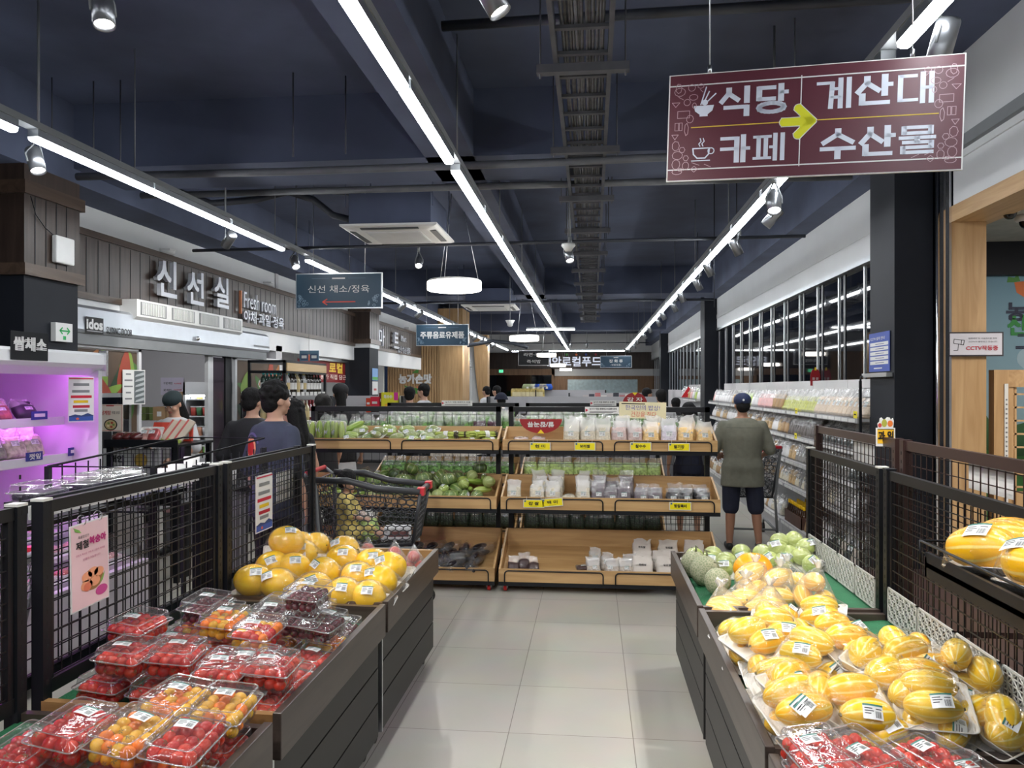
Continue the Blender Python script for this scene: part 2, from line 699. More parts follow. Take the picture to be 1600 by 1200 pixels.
P.text('신선함', pr(40, 140, 62), at(1575, 510, Y=7.2).x, at(1590, 508, Y=7.2).z, .17, .50, bold=.04, anchor='l')
P.text('그대로', navy, at(1588, 535, Y=7.2).x, at(1590, 534, Y=7.2).z, .16, .50, bold=.04, anchor='l')
c = at(1594, 450, Y=7.2)
P.poly('carrot', pr(222, 118, 60), [(c.x - .05, c.z + .05), (c.x - .03, c.z - .04), (c.x + .06, c.z - .10), (c.x + .17, c.z - .14), (c.x + .13, c.z - .01), (c.x + .04, c.z + .06)])
P.poly('carrot', pr(84, 150, 70), [(c.x - .05, c.z + .05), (c.x - .11, c.z + .05), (c.x - .10, c.z + .10), (c.x - .05, c.z + .09), (c.x - .02, c.z + .12), (c.x + .0, c.z + .06)])
P.disc('cloud', pr(160, 186, 200), at(1600, 560, Y=7.2).x + .06, at(1600, 560, Y=7.2).z, .12, .1, .001)
P.emit(t)

# left side shop fronts: white wall, dark cladding with raised letters, white apron, openings below
def front(y0, y1, zlo, door):
    struct('wall_left_upper', MB().box(-4.78, -4.72, y0, y1, 3.05, 3.40), m_white)
    mb = MB().box(-4.72, -4.60, y0, y1, 2.51, 3.11)
    k = y0
    while k < y1:
        mb.box(-4.602, -4.597, k, k + .008, 2.56, 3.06, 1)
        k += .17
    mb.box(-4.63, -4.575, y0, y1, 3.07, 3.13, 2)
    mb.box(-4.63, -4.575, y0, y1, 2.49, 2.55, 2)
    struct('wall_left_cladding', mb, [m_clad, m_black, m_cladx])
    struct('wall_left_apron', MB().box(-4.70, -4.60, y0, y1, zlo, 2.50), m_white)


front(6.13, 14.66, 2.22, 1)
front(15.32, 20.6, 2.17, 0)
struct('wall_left_pier', MB().box(-4.70, -4.60, 10.92, 11.14, 0, 2.3), m_greyw)
struct('wall_left_shop_back', MB().box(-8.4, -8.3, -6, 21.5, 0, ZC), m_greyw)
struct('wall_left_shop_end', MB().box(-8.3, -4.7, 11.15, 11.25, 0, 3.4), m_greyw)
struct('wall_left_shop_side', MB().box(-8.3, at(606, 600, Y=21.4).x - .02, 21.0, 21.1, 0, 3.4), m_white)
struct('ceiling_left_shop', MB().box(-8.3, -4.72, -6, 21.0, 2.9, 2.95), m_white)
struct('wall_left_near', MB().box(-4.9, -4.6, -6, 5.42, 0, 3.4), m_dark)

# far left: slatted oak wall, oak pier, white arch and curved oak reveal
m_slat = wood('oak slats', (.34, .20, .09), (.46, .29, .14), 'Z', .5, 6)
xa, xb, xc_ = at(606, 600, Y=21.4).x, at(687, 600, Y=21.4).x, at(723, 600, Y=21.4).x
mb = MB().box(xa, xb, 21.4, 21.5, 0, 3.9)
x = xa
while x < xb - .04:
    mb.box(x, x + .045, 21.37, 21.4, 0, 3.9)
    x += .075
struct('wall_far_slats', mb, m_slat)
struct('wall_far_pier', MB().box(xb, xc_, 21.36, 22.6, 0, 3.9), m_oak)
x0, x1 = at(712, 600, Y=25).x, at(752, 600, Y=25).x
zs = at(735, 557, Y=25).z
ow, oc = .13, at(729, 600, Y=25).x
def arch(oc, ow, zs, n=14):
    return [(oc - ow, 0)] + [(oc - ow * math.cos(math.pi * k / n), zs - .45 + .45 * math.sin(math.pi * k / n)) for k in range(n + 1)] + [(oc + ow, 0)]
a1 = arch(oc, ow, zs)
mb = MB()
top = 3.4
n = len(a1)
for k in range(n - 1):
    (xa_, za), (xb_, zb) = a1[k], a1[k + 1]
    if abs(xb_ - xa_) > 1e-6:
        mb.hexa([(xa_, 25, za), (xb_, 25, zb), (xb_, 25.2, zb), (xa_, 25.2, za), (xa_, 25, top), (xb_, 25, top), (xb_, 25.2, top), (xa_, 25.2, top)])
mb.box(x0, oc - ow, 25, 25.2, 0, top).box(oc + ow, x1 + .1, 25, 25.2, 0, top)
for k in range(n - 1):
    (xa_, za), (xb_, zb) = a1[k], a1[k + 1]
    mb.tube([(xa_, 24.98, za), (xb_, 24.98, zb)], .05, 6)
struct('wall_far_arch', mb, m_white)
mb = MB().box(oc - .5, oc + .5, 26.2, 26.3, 1.5, 3.2)
mb.box(oc - .5, oc + .5, 26.15, 26.3, 0, 1.5, 1)
struct('wall_far_niche', mb, [plain('terracotta paint', (.50, .22, .08), .6), pr(70, 150, 60)])
pts = []
for k in range(11):
    s_ = k / 10
    pts.append((at(754, 600, Y=25.6).x - .35 * (1 - s_) ** 1.6 + .35 * 0, s_))
mb = MB()
for (s0, s1) in zip(range(10), range(1, 11)):
    f = lambda s_: (at(741, 600, Y=25).x + .40 * (1 - s_ / 10) ** 2, .2 + 3.2 * s_ / 10)
    (xa_, za), (xb_, zb) = f(s0), f(s1)
    xe = at(760, 600, Y=25).x + .05
    mb.hexa([(xa_, 24.9, za), (xe, 24.9, za), (xe, 25.4, za), (xa_, 25.4, za), (xb_, 24.9, zb), (xe, 24.9, zb), (xe, 25.4, zb), (xb_, 25.4, zb)])
struct('wall_far_curved_reveal', mb, m_oak)

# back wall
YB = 34.0
zz = lambda v: at(850, v, Y=YB).z
xx = lambda u: at(u, 600, Y=YB).x
m_fw = wood('brown far wall', (.20, .11, .055), (.30, .17, .09), 'Z', .5, 4)
struct('wall_back_upper', MB().box(-9, 6.2, YB, YB + .1, zz(551), ZC), m_white)
struct('wall_back_fascia', MB().box(xx(755), xx(1030), YB - .06, YB, zz(576.5), zz(551)), m_clad)
mb = MB().box(xx(755), xx(866), YB - .03, YB, zz(586), zz(576.5))
struct('trim_back_lintel', mb, m_fw)
mb = MB().box(xx(862), xx(1030), YB - .03, YB, 0, zz(576.5))
k = xx(862)
while k < xx(1030):
    mb.box(k, k + .06, YB - .06, YB - .03, 0, zz(588))
    k += .12
struct('wall_back_slats', mb, m_fw)
struct('trim_back_sign_band', MB().box(xx(867), xx(1026), YB - .12, YB - .03, zz(587.5), zz(577)), m_white)
struct('window_2', MB().box(xx(887), xx(996), YB - .09, YB - .05, 0.9, zz(593)), plain('frosted pale blue glass', (.50, .64, .68), .15))
struct('door_1', MB().box(xx(760), xx(862), YB - .02, YB, 0, zz(586)), m_glass_dark)
struct('wall_back_left', MB().box(-9, xx(760), YB - .02, YB, 0, zz(551)), m_oak)
struct('wall_back_right', MB().box(xx(1026), 6.2, YB - .02, YB, 0, zz(551)), m_dark)

# ================================================================ CEILING LAMPS
m_strip = emit('lit diffuser', (.93, .97, 1), STRIP)
m_ring = emit('lit ring diffuser', (1, .93, .84), 9)
m_disc = emit('lit spot lens', (1, .97, .92), 14)
ZS = 3.09
ROWS = {'left': -3.17, 'middle': -.895, 'right': 1.287}
_bars = {}


def light_bar(x, y0, y1, label, group, along='Y'):
    t = thing('light_bar', label, 'ceiling light', (x, y0, ZS) if along == 'Y' else (x, y0, ZS), 0 if along == 'Y' else R(-90), group)
    L = round(y1 - y0, 3) if along == 'Y' else y1
    if L not in _bars:
        a = mesh_of(MB().box(-.032, .032, 0, L, .022, .065), 'housing', m_alu)
        b = mesh_of(MB().extr([(-.030, 0.0, .022), (-.026, 0.0, .004), (-.014, 0.0, -.004), (.014, 0.0, -.004), (.026, 0.0, .004), (.030, 0.0, .022)], (0, L, 0)), 'diffuser', m_strip)
        _bars[L] = (a, b)
    meshobj('housing', _bars[L][0], t)
    meshobj('diffuser', _bars[L][1], t)
    return t


def track(x, ya, yb, label):
    t = thing('lighting_track', label, 'lighting track', (x, ya, ZS))
    MB().box(x - .036, x + .036, ya, yb, ZS + .066, ZS + .105).build('rail', m_grey, t)
    y = ya + .5
    while y < yb:
        zt = ZB if -1.32 < x < -.93 or any(b < y < b + .72 for b in (-2, 6.05, 15.2, 24.6)) else ZC
        MB().cyl((x, y, ZS + .10), (x, y, zt), .005, n=6).build('hanger_rod', m_grey, t)
        y += 2.4


for nm, x in ROWS.items():
    track(x, -5, 30.1, f'grey track carrying the {nm} row of light bars')
BARS = {
    'left': [-4.83, -3.53, -2.23, -0.93, 0.37, 1.62, 2.79, 4.11, 5.3, 6.51, 8.39, 9.59, 11.07, 12.27, 13.57, 14.77, 16.17, 17.47, 18.77, 20.07, 21.37, 22.67, 23.97, 25.27, 26.57, 27.87],
    'middle': [-4.39, -3.09, -1.79, -0.49, 0.71, 2.43, 3.64, 5.03, 6.27, 7.53, 8.77, 10.01, 11.31, 12.51, 13.81, 15.01, 16.31, 17.51, 18.81, 20.01, 21.31, 22.61, 23.91, 25.21, 26.51, 27.81],
    'right': [-4.17, -2.87, -1.57, -0.27, 1.03, 2.19, 3.53, 4.75, 5.99, 7.23, 8.49, 9.73, 11.03, 12.23, 13.53, 14.83, 16.03, 17.33, 18.63, 19.93, 21.23, 22.53, 23.83, 25.13, 26.43, 27.73]}
for nm, ys in BARS.items():
    vis = [y for y in ys if y > 1.5]
    for y in ys:
        if y < 1.5:
            lab = f'white linear light bar of the {nm} ceiling row behind the camera'
        else:
            lab = f'white linear light bar, {ORD[vis.index(y)]} from the front in the {nm} ceiling row'
        light_bar(ROWS[nm], y, y + 1.17, lab, f'light bars of the {nm} ceiling row')
for k, (x, y, L) in enumerate([(-3.1 + .72 * 0 + 1.2 * i, 30.0, 1.14) for i in range(4)] + [(-.85 + .6 * 0, 30.0, 1.05), (.24, 30.0, 1.0)]):
    light_bar(x, y, L, f'white light bar crossing the aisle by the far wall, {ORD[k]} from the left wall', 'far cross row of light bars', 'X') if k != 3 else None
c = at(860, 516, Y=18.9)
light_bar(c.x - .58, 18.9, 1.17, 'single white light bar hung crosswise under the middle row', 'crosswise light bar', 'X')


def spot(u, v, Y, label, aim=None, X=None, watts=1.0, z=None, up=.0, lit=True):
    """track spotlight: adapter, bracket, can with a lit lens, and the lamp itself"""
    p = at(u, v, Y=Y) if X is None else Vector((X, Y, z))
    t = thing('track_spotlight', label, 'spotlight', p, 0, 'track spotlights')
    d = (Vector(aim) - p).normalized() if aim else Vector((0, .3, -1)).normalized()
    Mr = (-d).to_track_quat('Z', 'Y').to_matrix().to_4x4()
    r, L = .045, .16
    mb = MB()
    mb.lathe([(.0, L), (r * .9, L), (r, L - .01), (r, -.0), (r - .004, -.0), (r - .006, .02)], 20, M=Mr, c=p)
    mb.build('can', m_can, t)
    MB().lathe([(r - .006, .018), (.0, .018)], 20, M=Mr, c=p).build('lens', m_disc if lit else m_chrome, t)
    MB().tube([p + Mr @ Vector((r + .004, 0, .06)), p + Mr @ Vector((r + .004, 0, .12)), p + Vector((0, 0, .20 + up))], .006, 6).tube([p + Mr @ Vector((-r - .004, 0, .06)), p + Mr @ Vector((-r - .004, 0, .12)), p + Vector((0, 0, .20 + up))], .006, 6).build('bracket', m_grey, t)
    MB().cyl(p + Vector((0, 0, .185 + up)), p + Vector((0, 0, .25 + up)), .018, n=10).build('adapter', m_grey, t)
    if X is None:
        MB().cyl(p + Vector((0, 0, .25 + up)), (p.x, p.y, ZB if -1.32 < p.x < -.93 or any(b < p.y < b + .72 for b in (6.05, 15.2, 24.6)) else ZC), .008, n=8).build('stem', m_grey, t)
    if lit and watts:
        ld = bpy.data.lights.new('lamp', 'SPOT')
        ld.energy = SPOT * watts
        ld.color = (1, .965, .91)
        ld.spot_size = R(58)
        ld.spot_blend = .55
        ld.shadow_soft_size = .03
        lo = bpy.data.objects.new('lamp', ld)
        lo.parent = t
        lo.matrix_local = Matrix.Translation(d * .012) @ Mr
        COL.objects.link(lo)
    return t


m_can = plain('silver grey spotlight can', (.26, .27, .29), .28, .8, var=.04)
m_canb = m_can
S = []
# seen ones, near to far (pixel, depth, what they light)
spot(163, 40, 3.1, 'large spotlight can at the top left, nearest the camera', (-1.5, 2.6, .6), watts=.9)
spot(60, 268, 4.36, 'spotlight can hanging at the gap of the left row, before the fresh room sign', (-2.4, 3.9, .8), watts=.8)
spot(352, 384, 6.80, 'spotlight can on the left row between its fourth and fifth bars', (-4.3, 7.5, 2.2), watts=.6)
spot(463, 418, 8.25, 'spotlight can in the wide gap of the left row before the pillar', (-2.2, 7.0, .9), watts=.8)
spot(654, 416, 9.6, 'dark spotlight can hanging alone under the ceiling cassette', (-1.9, 7.4, .9), watts=.6)
spot(782, 20, 2.9, 'spotlight can at the top middle, cut by the picture edge', (1.1, 3.0, .6), watts=1.1)
spot(891, 408, 8.1, 'bright spotlight can beside the round white detector', (.3, 6.9, .7), watts=1.0)
spot(1210, 330, 5.2, 'largest spotlight can on the right row, first behind the maroon sign', (1.0, 4.0, .6), watts=.8)
ys = [6.28, 7.63, 9.03, 10.33, 11.73, 13.23, 14.73, 16.33, 18.13, 20.53, 23.03, 25.63, 28.13]
for k, y in enumerate(ys):
    spot(0, 0, y, f'spotlight can on the right row, {ORD[k + 1]} behind the maroon sign', (2.4, y + .4, 1.0) if k else (-.6, 6.9, .7), X=1.36 + .05 * (k % 2), z=ZS - .13, watts=.45 if k < 8 else .3)
for k, y in enumerate([10.77, 12.22, 13.47, 17.37, 18.72, 20.02, 21.27, 22.57, 23.87]):
    spot(0, 0, y, f'spotlight can on the left row, {ORD[k]} beyond the fresh vegetables sign', (-4.6, y + .3, 1.7), X=-3.10, z=ZS - .16, watts=.4)
for k, (u, v, Y) in enumerate([(910, 503, 20.5), (917, 543, 27.5), (805, 541, 27.0), (892, 543, 26.0)]):
    spot(u, v, Y, f'small dark spotlight can under the far beam, {ORD[k]} of the far ones', None, watts=.3)
# extra spots added to light the bins and stands, nearly all out of view
for k, (x, y, ax, ay) in enumerate([(-3.1, 1.6, -1.3, 1.9), (-.9, .6, -1.2, 2.7), (-.85, 1.4, 1.0, 2.6), (1.35, 1.2, 1.0, 2.2), (1.35, 3.2, .9, 3.7), (-.88, 1.0, .3, 6.7), (-3.1, 2.3, -1.7, 6.5), (-3.1, 2.0, -1.3, 4.1)]):
    spot(0, 0, y, f'extra spotlight can added to light the bins and stands, {ORD[k]} of them', (ax, ay, .7), X=x, z=ZS - .13, watts=1.0)

# small detector and other ceiling fittings
p = at(888, 384, Y=8.1)
t = thing('smoke_detector', 'round white detector hanging beside the bright spotlight', 'detector', p)
MB().lathe([(.0, .02), (.07, .02), (.075, .0), (.05, -.03), (.03, -.06), (.0, -.06)], 20, c=p).build('cover', m_plas, t)
MB().cyl(p + Vector((0, 0, .02)), (p.x, p.y, ZC), .005, n=6).build('stem', m_grey, t)
p = at(797, 506, Y=13.0)
t = thing('ceiling_speaker', 'small white conical speaker hanging before the far ring lamp', 'speaker', p)
MB().lathe([(.02, .06), (.08, .06), (.05, .0), (.045, -.03), (.02, -.05), (.0, -.05)], 18, c=p).build('cone', m_plas, t)
MB().cyl(p + Vector((0, 0, .06)), (p.x, p.y, ZC), .005, n=6).build('stem', m_grey, t)


def ring_lamp(u, v, Y, r, lab):
    p = at(u, v, Y=Y)
    t = thing('ring_pendant_lamp', lab, 'pendant lamp', p, 0, 'ring lamps over the aisle')
    MB().lathe([(r, .0), (r, .10), (r - .02, .11), (r * .55, .11), (r * .55, .10)], 40, c=p).build('shade', m_plas, t)
    MB().lathe([(r * .42, .02), (r * .42, -.0), (r * .6, -.008), (r - .01, -.008), (r + .004, .0), (r + .004, .085)], 40, c=p).build('ring_diffuser', m_ring, t)
    for k in range(3):
        a = 2.2 + k * 2 * math.pi / 3
        MB().cyl(p + Vector((r * .9 * math.cos(a), r * .9 * math.sin(a), .1)), (p.x + .03 * math.cos(a), p.y, ZB if -1.32 < p.x < -.93 else ZC - .0), .0035, n=5).build('cable', m_alu, t)


ring_lamp(710, 453, 8.55, .30, 'glowing ring lamp, nearest and largest, hanging by three wires')
ring_lamp(819, 532, 16.0, .30, 'glowing ring lamp, second from the front, before the crosswise bar')
ring_lamp(854, 557, 24.0, .29, 'glowing ring lamp over the ramen sign, third from the front')
ring_lamp(872, 572.5, 29.0, .28, 'small ring lamp before the far white letters, fourth from the front')
ring_lamp(884, 579, 33.0, .25, 'smallest ring lamp, in front of the far white band')


def cassette(u0, u1, v, Y, lab, zz_=3.28):
    a, b = at(u0, v, Y=Y), at(u1, v, Y=Y)
    W = b.x - a.x
    z = a.z
    c = Vector(((a.x + b.x) / 2, Y + W / 2, z))
    t = thing('ceiling_air_conditioner', lab, 'air conditioner', c, 0, 'ceiling cassette air conditioners')
    h = W / 2
    M = Matrix.Translation(c)
    mb = MB()
    rs = []
    for k, zq in ((h, .03), (h, .012), (h - .03, .0), (h * .74, -.012)):
        rs.append([c + Vector((sx * k, sy * k, zq)) for sx, sy in ((-1, -1), (1, -1), (1, 1), (-1, 1))])
    mb.rings(rs, sm=False)
    mb.build('panel', m_plas, t)
    mb = MB()
    for s in (-1, 1):
        mb.box(-h * .6, h * .6, s * h * .84 - .03, s * h * .84 + .03, -.012, -.004, M=M)
        mb.box(s * h * .84 - .03, s * h * .84 + .03, -h * .6, h * .6, -.012, -.004, M=M)
    mb.build('outlet_slot', pr(60, 62, 66), t)
    mb = MB().box(-h * .58, h * .58, -h * .58, h * .58, -.018, -.012, M=M)
    for k in range(20):
        y = -h * .55 + k * h * 1.1 / 19
        mb.box(-h * .55, h * .55, y - .006, y + .006, -.023, -.018, M=M)
    mb.build('intake_grille', pr(205, 205, 204), t)
    MB().box(-h * .85, h * .85, -h * .85, h * .85, .03, .34, M=M).build('casing', m_ceil, t)
    for sx in (-1, 1):
        for sy in (-1, 1):
            MB().cyl(c + Vector((sx * h * .9, sy * h * .9, .2)), (c.x + sx * h * .9, c.y + sy * h * .9, ZC), .006, n=5).build('hanger_rod', m_ceil, t)


cassette(530, 682, 355, 7.3, 'white square ceiling cassette, the larger one near the ring lamp')
cassette(720, 804, 478, 14.6, 'white square ceiling cassette, the far smaller one by the pillar')

# cable ladder with its bundle of cables
m_tray = plain('dusty dark tray steel', (.085, .085, .095), .6, .3, var=.2)
m_cab = plain('dusty grey cables', (.11, .11, .12), .7, var=.25, scale=20)
zt = 3.43
t = thing('cable_ladder', 'long ladder tray of grey cables hanging from the ceiling', 'cable tray', (-.05, 1, zt))
for x in (-.195, .095):
    MB().box(x - .012, x + .012, -2, 21, zt, zt + .085).build('side_rail', m_tray, t)
y = -1.0
while y < 21:
    MB().box(-.183, .083, y, y + .03, zt + .012, zt + .03).build('rung', m_tray, t)
    y += .30
rnd = random.Random(4)
for k in range(13):
    x = -.15 + k * .0175
    pts = [(x + rnd.uniform(-.006, .006), -2 + .75 * i, zt + .046 + rnd.uniform(-.003, .008)) for i in range(31)]
    MB().tube(pts, .0085, 6).build('cable', m_cab, t)
y = 1.28
while y < 21:
    MB().box(-.30, .20, y, y + .055, zt - .045, zt).build('cross_support', m_tray, t)
    for x in (-.28, .18):
        MB().cyl((x, y + .027, zt - .07), (x, y + .027, ZC), .005, n=5).build('hanger_rod', m_tray, t)
    y += 1.45
# conduits across
m_pipe = plain('dark conduit', (.05, .055, .07), .5, .2)
def pipe(lab, pts, r, m=m_pipe):
    mb = MB().tube(pts, r, 10)
    mark(mb.build('ceiling_pipe', m), lab, 'pipe')
a = at(600, 386, Y=8.3)
pipe('thin black conduit crossing under the ceiling before the second bay', [(a.x - 2.2, 8.3, a.z + .0), (2.2, 8.3, a.z + .03)], .018)
a = at(850, 471, Y=14.4)
pipe('thin conduit crossing just before the second beam', [(-4.2, 14.4, a.z), (2.2, 14.4, a.z)], .022)
a = at(900, 536, Y=29)
pipe('thin far conduit crossing below the white back wall band', [(-3.4, 29, a.z), (2.1, 29, a.z)], .018)
a = at(500, 262, Y=5.9)
pipe('pale dusty pipe running along the first cross beam', [(-4.2, 5.95, a.z), (-2.4, 5.95, a.z - .01), (-.4, 5.95, a.z), (2.2, 5.95, a.z + .04)], .03, plain('pale dusty pipe', (.12, .125, .14), .6))
pipe('thin pale conduit along the far edge of the first beam', [(-4.2, 6.86, ZB - .03), (2.2, 6.86, ZB - .03)], .03, plain('pale conduit', (.14, .145, .155), .6))
a = at(1000, 140, Y=4.6)
pipe('grey conduit crossing above the cable ladder in the first bay', [(-.9, 4.6, 3.86), (2.25, 4.6, 3.90)], .03)
p0, p1, p2 = at(340, 322, Y=7.6), at(470, 300, Y=7.6), at(600, 345, Y=7.7)
pipe('sagging flexible duct running to the near ceiling cassette', [at(190, 268, Y=7.2), at(330, 318, Y=7.4), at(400, 312, Y=7.6), at(450, 300, Y=7.6), at(490, 312, Y=7.7), at(520, 336, Y=7.8), at(555, 345, Y=7.8)], .035)
pipe('flexible duct curving beside the near cassette', [at(520, 300, Y=8.0), at(560, 304, Y=8.0), at(585, 312, Y=8.0), at(590, 330, Y=8.0)], .025)
pipe('black flexible hose sagging near the far ring lamp', [at(730, 540, Y=20), at(770, 533, Y=20), at(800, 536, Y=20), at(825, 543, Y=20)], .05)
# thin drop rods from the slab
for k, (u, v0, v1, Y) in enumerate([(24, 118, 182, 5.5), (81, 140, 208, 5.5), (146, 130, 240, 5.6), (188, 190, 258, 5.6), (458, 60, 245, 5.6), (540, 132, 240, 5.7), (1116, 270, 480, 9.0), (1151, 275, 370, 8.5), (1090, 330, 420, 12.0)]):
    a, b = at(u, v0, Y=Y), at(u, v1, Y=Y)
    mark(MB().cyl((b.x, Y, b.z), (b.x, Y, ZC), .006, n=5).build('ceiling_hanger_rod', m_pipe), 'thin dark rod hanging free from the ceiling slab', 'rod', 'free hanger rods')
# ================================================================ PRODUCE BINS WITH MESH BACKS
m_board = wood('dark brown melamine board', (.040, .029, .024), (.074, .055, .046), 'Y', .36, 6)
m_boardx = wood('dark brown cross board', (.045, .030, .024), (.075, .054, .044), 'X', .32, 6)
m_pine = wood('knotty pine', (.26, .13, .045), (.40, .22, .085), 'X', .45, 4)
m_panel = plain('charcoal panel boards', (.019, .018, .018), .45, var=.08, spec=.35)
m_mat = plain('green grass mat', (.012, .13, .05), .75, var=.2, bump=.6, bscale=160)
m_wire = plain('black mesh wire', (.008, .008, .010), .4, var=.05)
m_brown = plain('dark brown steel', (.040, .020, .018), .35, var=.08)
m_cap = plain('white post cap', (.62, .62, .58), .4, var=.03)
m_perf = plain('white perforated plastic', (.55, .55, .52), .45, var=.03)
m_rub = plain('black rubber', (.012, .012, .012), .6, var=.05)
m_red = plain('red plastic', (.55, .02, .02), .35, var=.05)


def caster(p, parent, tyre=None, r=.032):
    p = Vector(p)
    mb = MB().box(p.x - .02, p.x + .02, p.y - .02, p.y + .02, p.z + 2 * r, p.z + 2 * r + .012)
    mb.box(p.x - .019, p.x - .015, p.y - .015, p.y + .015, p.z + r, p.z + 2 * r).box(p.x + .015, p.x + .019, p.y - .015, p.y + .015, p.z + r, p.z + 2 * r)
    c = mb.build('caster', m_alu, parent)
    MB().cyl((p.x - .013, p.y, p.z + r), (p.x + .013, p.y, p.z + r), r, n=16).build('wheel', tyre or m_rub, c)
    return c


def grid_y(mb, x, y0, y1, z0, z1, step=.048, w=.0018, dx=.004):
    """mesh of wires in the plane X = x"""
    y = y0
    while y <= y1:
        mb.box(x - w, x + w, y - w, y + w, z0, z1)
        y += step
    z = z0
    while z <= z1 + 1e-6:
        mb.box(x + dx - w, x + dx + w, y0, y1, z - w, z + w)
        z += step
    return mb


def grid_x(mb, y, x0, x1, z0, z1, step=.03, stepz=.05, w=.0018):
    x = x0
    while x <= x1:
        mb.box(x - w, x + w, y - w, y + w, z0, z1)
        x += step
    z = z0
    while z <= z1 + 1e-6:
        mb.box(x0, x1, y + .004 - w, y + .004 + w, z - w, z + w)
        z += stepz
    return mb


def mat_z(s, x):
    f = (abs(x) - abs(BX[s][0])) / (abs(BX[s][1]) - abs(BX[s][0]))
    return .595 + .075 * f


BX = {-1: (-.94, -1.74), 1: (.475, 1.29)}


def produce_bin(s, y0, y1, label, end0, end1, perf=False, rail_white=False):
    xf, xb = BX[s]
    t = thing('produce_bin', label, 'produce bin', ((xf + xb) / 2, (y0 + y1) / 2, 0), 0, 'wheeled produce bins')
    X = lambda d: xf + s * d
    B = lambda mb, a, b, *k, **q: mb.box(min(a, b), max(a, b), *k, **q)
    B(MB(), X(0), X(.028), y0, y1, .545, .69).build('front_board', m_board, t, bevel=.003)
    mb = MB()
    for k in range(3):
        B(mb, X(.03), X(.05), y0 + .02, y1 - .02, .09 + k * .16, .09 + k * .16 + .152)
    B(mb, X(.052), X(.07), y0 + .025, y1 - .025, .09, .58)
    for yy in (y0 + .02, y1 - .035):
        for k in range(3):
            B(mb, X(.07), xb - s * .02, yy, yy + .015, .09 + k * .16, .09 + k * .16 + .152)
    mb.build('body_panel', m_panel, t)
    B(MB(), X(.03), X(.07), y0 + .005, y0 + .02, .08, .57).build('corner_strip', m_alu if s < 0 else m_panel, t)
    for yy, mm, nm in ((y0 + .002, end0, 'near_end_board'), (y1 - .03, end1, 'far_end_board')):
        mb = MB()
        z0, z1 = .60, .683
        a, b = X(.028), xb - s * .015
        mb.hexa([(a, yy, .555), (b, yy, .575), (b, yy + .028, .575), (a, yy + .028, .555), (a, yy, z1), (b, yy, z1 + .01), (b, yy + .028, z1 + .01), (a, yy + .028, z1)])
        mb.build(nm, mm, t)
    za, zb = mat_z(s, X(.028)), mat_z(s, xb)
    a, b = X(.029), xb - s * .012
    MB().hexa([(a, y0 + .031, za - .012), (b, y0 + .031, zb - .012), (b, y1 - .031, zb - .012), (a, y1 - .031, za - .012), (a, y0 + .031, za), (b, y0 + .031, zb), (b, y1 - .031, zb), (a, y1 - .031, za)]).build('mat', m_mat, t)
    zt = 1.325
    for yy in (y0 + .005, y1 - .045):
        mb = MB()
        B(mb, xb - s * .02, xb + s * .02, yy, yy + .04, .06, zt - .004)
        for k in range(16):
            z = .74 + k * .037
            B(mb, xb - s * .0205, xb - s * .02, yy + .016, yy + .024, z, z + .014, mi=1)
        p = mb.build('post', [m_black, plain('slot shadow', (.004, .004, .004), .7) if 'slot' not in MAT else MAT['slot']], t)
        B(MB(), xb - s * .022, xb + s * .022, yy - .002, yy + .042, zt - .004, zt + .004).build('cap', m_cap if rail_white else m_black, p)
    mb = MB()
    B(mb, xb - s * .012, xb + s * .012, y0 + .046, y1 - .046, zt - .045, zt - .006)
    B(mb, xb - s * .012, xb + s * .012, y0 + .046, y1 - .046, .70, .745)
    for yy in (y0 + .046, y1 - .07):
        B(mb, xb - s * .010, xb + s * .010, yy, yy + .022, .745, zt - .045)
    grid_y(mb, xb, y0 + .07, y1 - .07, .75, zt - .05, dx=-s * .004)
    mb.build('mesh_back', m_wire, t)
    B(MB(), xb - s * .03, xb + s * .03, y0 + .06, y1 - .06, .50, .56).build('back_rail', m_black, t)
    for xx in (X(.09), xb - s * .06):
        for yy in (y0 + .07, y1 - .07):
            caster((xx, yy, 0), t, r=.034)
    if perf:
        n = 4
        L = (y1 - y0 - .10) / n
        for k in range(n):
            ya = y0 + .05 + k * L + .008
            yb = ya + L - .016
            mb = MB()
            x0, x1 = xb - .022, xb - .016
            zl, zh = .678, .822
            for q in ((ya, yb, zl, zl + .007), (ya, yb, zh - .007, zh), (ya, ya + .007, zl, zh), (yb - .007, yb, zl, zh)):
                mb.box(x0, x1, *q)
            ny, nz = 10, 6
            hy, hz = (yb - ya) / ny, (zh - zl) / nz
            for i in range(ny + 1):
                y = ya + i * hy
                if 0 < i < ny:
                    mb.box(x0 + .001, x1 - .001, y - .0022, y + .0022, zl, zh)
            for j in range(nz):
                z = zl + j * hz
                if j:
                    mb.box(x0 + .001, x1 - .001, ya, yb, z - .0016, z + .0016)
                for i in range(ny):
                    y = ya + i * hy
                    if (i + j) % 2:
                        mb.tube([(x0 + .003, y, z), (x0 + .003, y + hy, z + hz)], .0026, 4)
                    else:
                        mb.tube([(x0 + .003, y + hy, z), (x0 + .003, y, z + hz)], .0026, 4)
            mb.build('perforated_guard', m_perf, t)
    return t


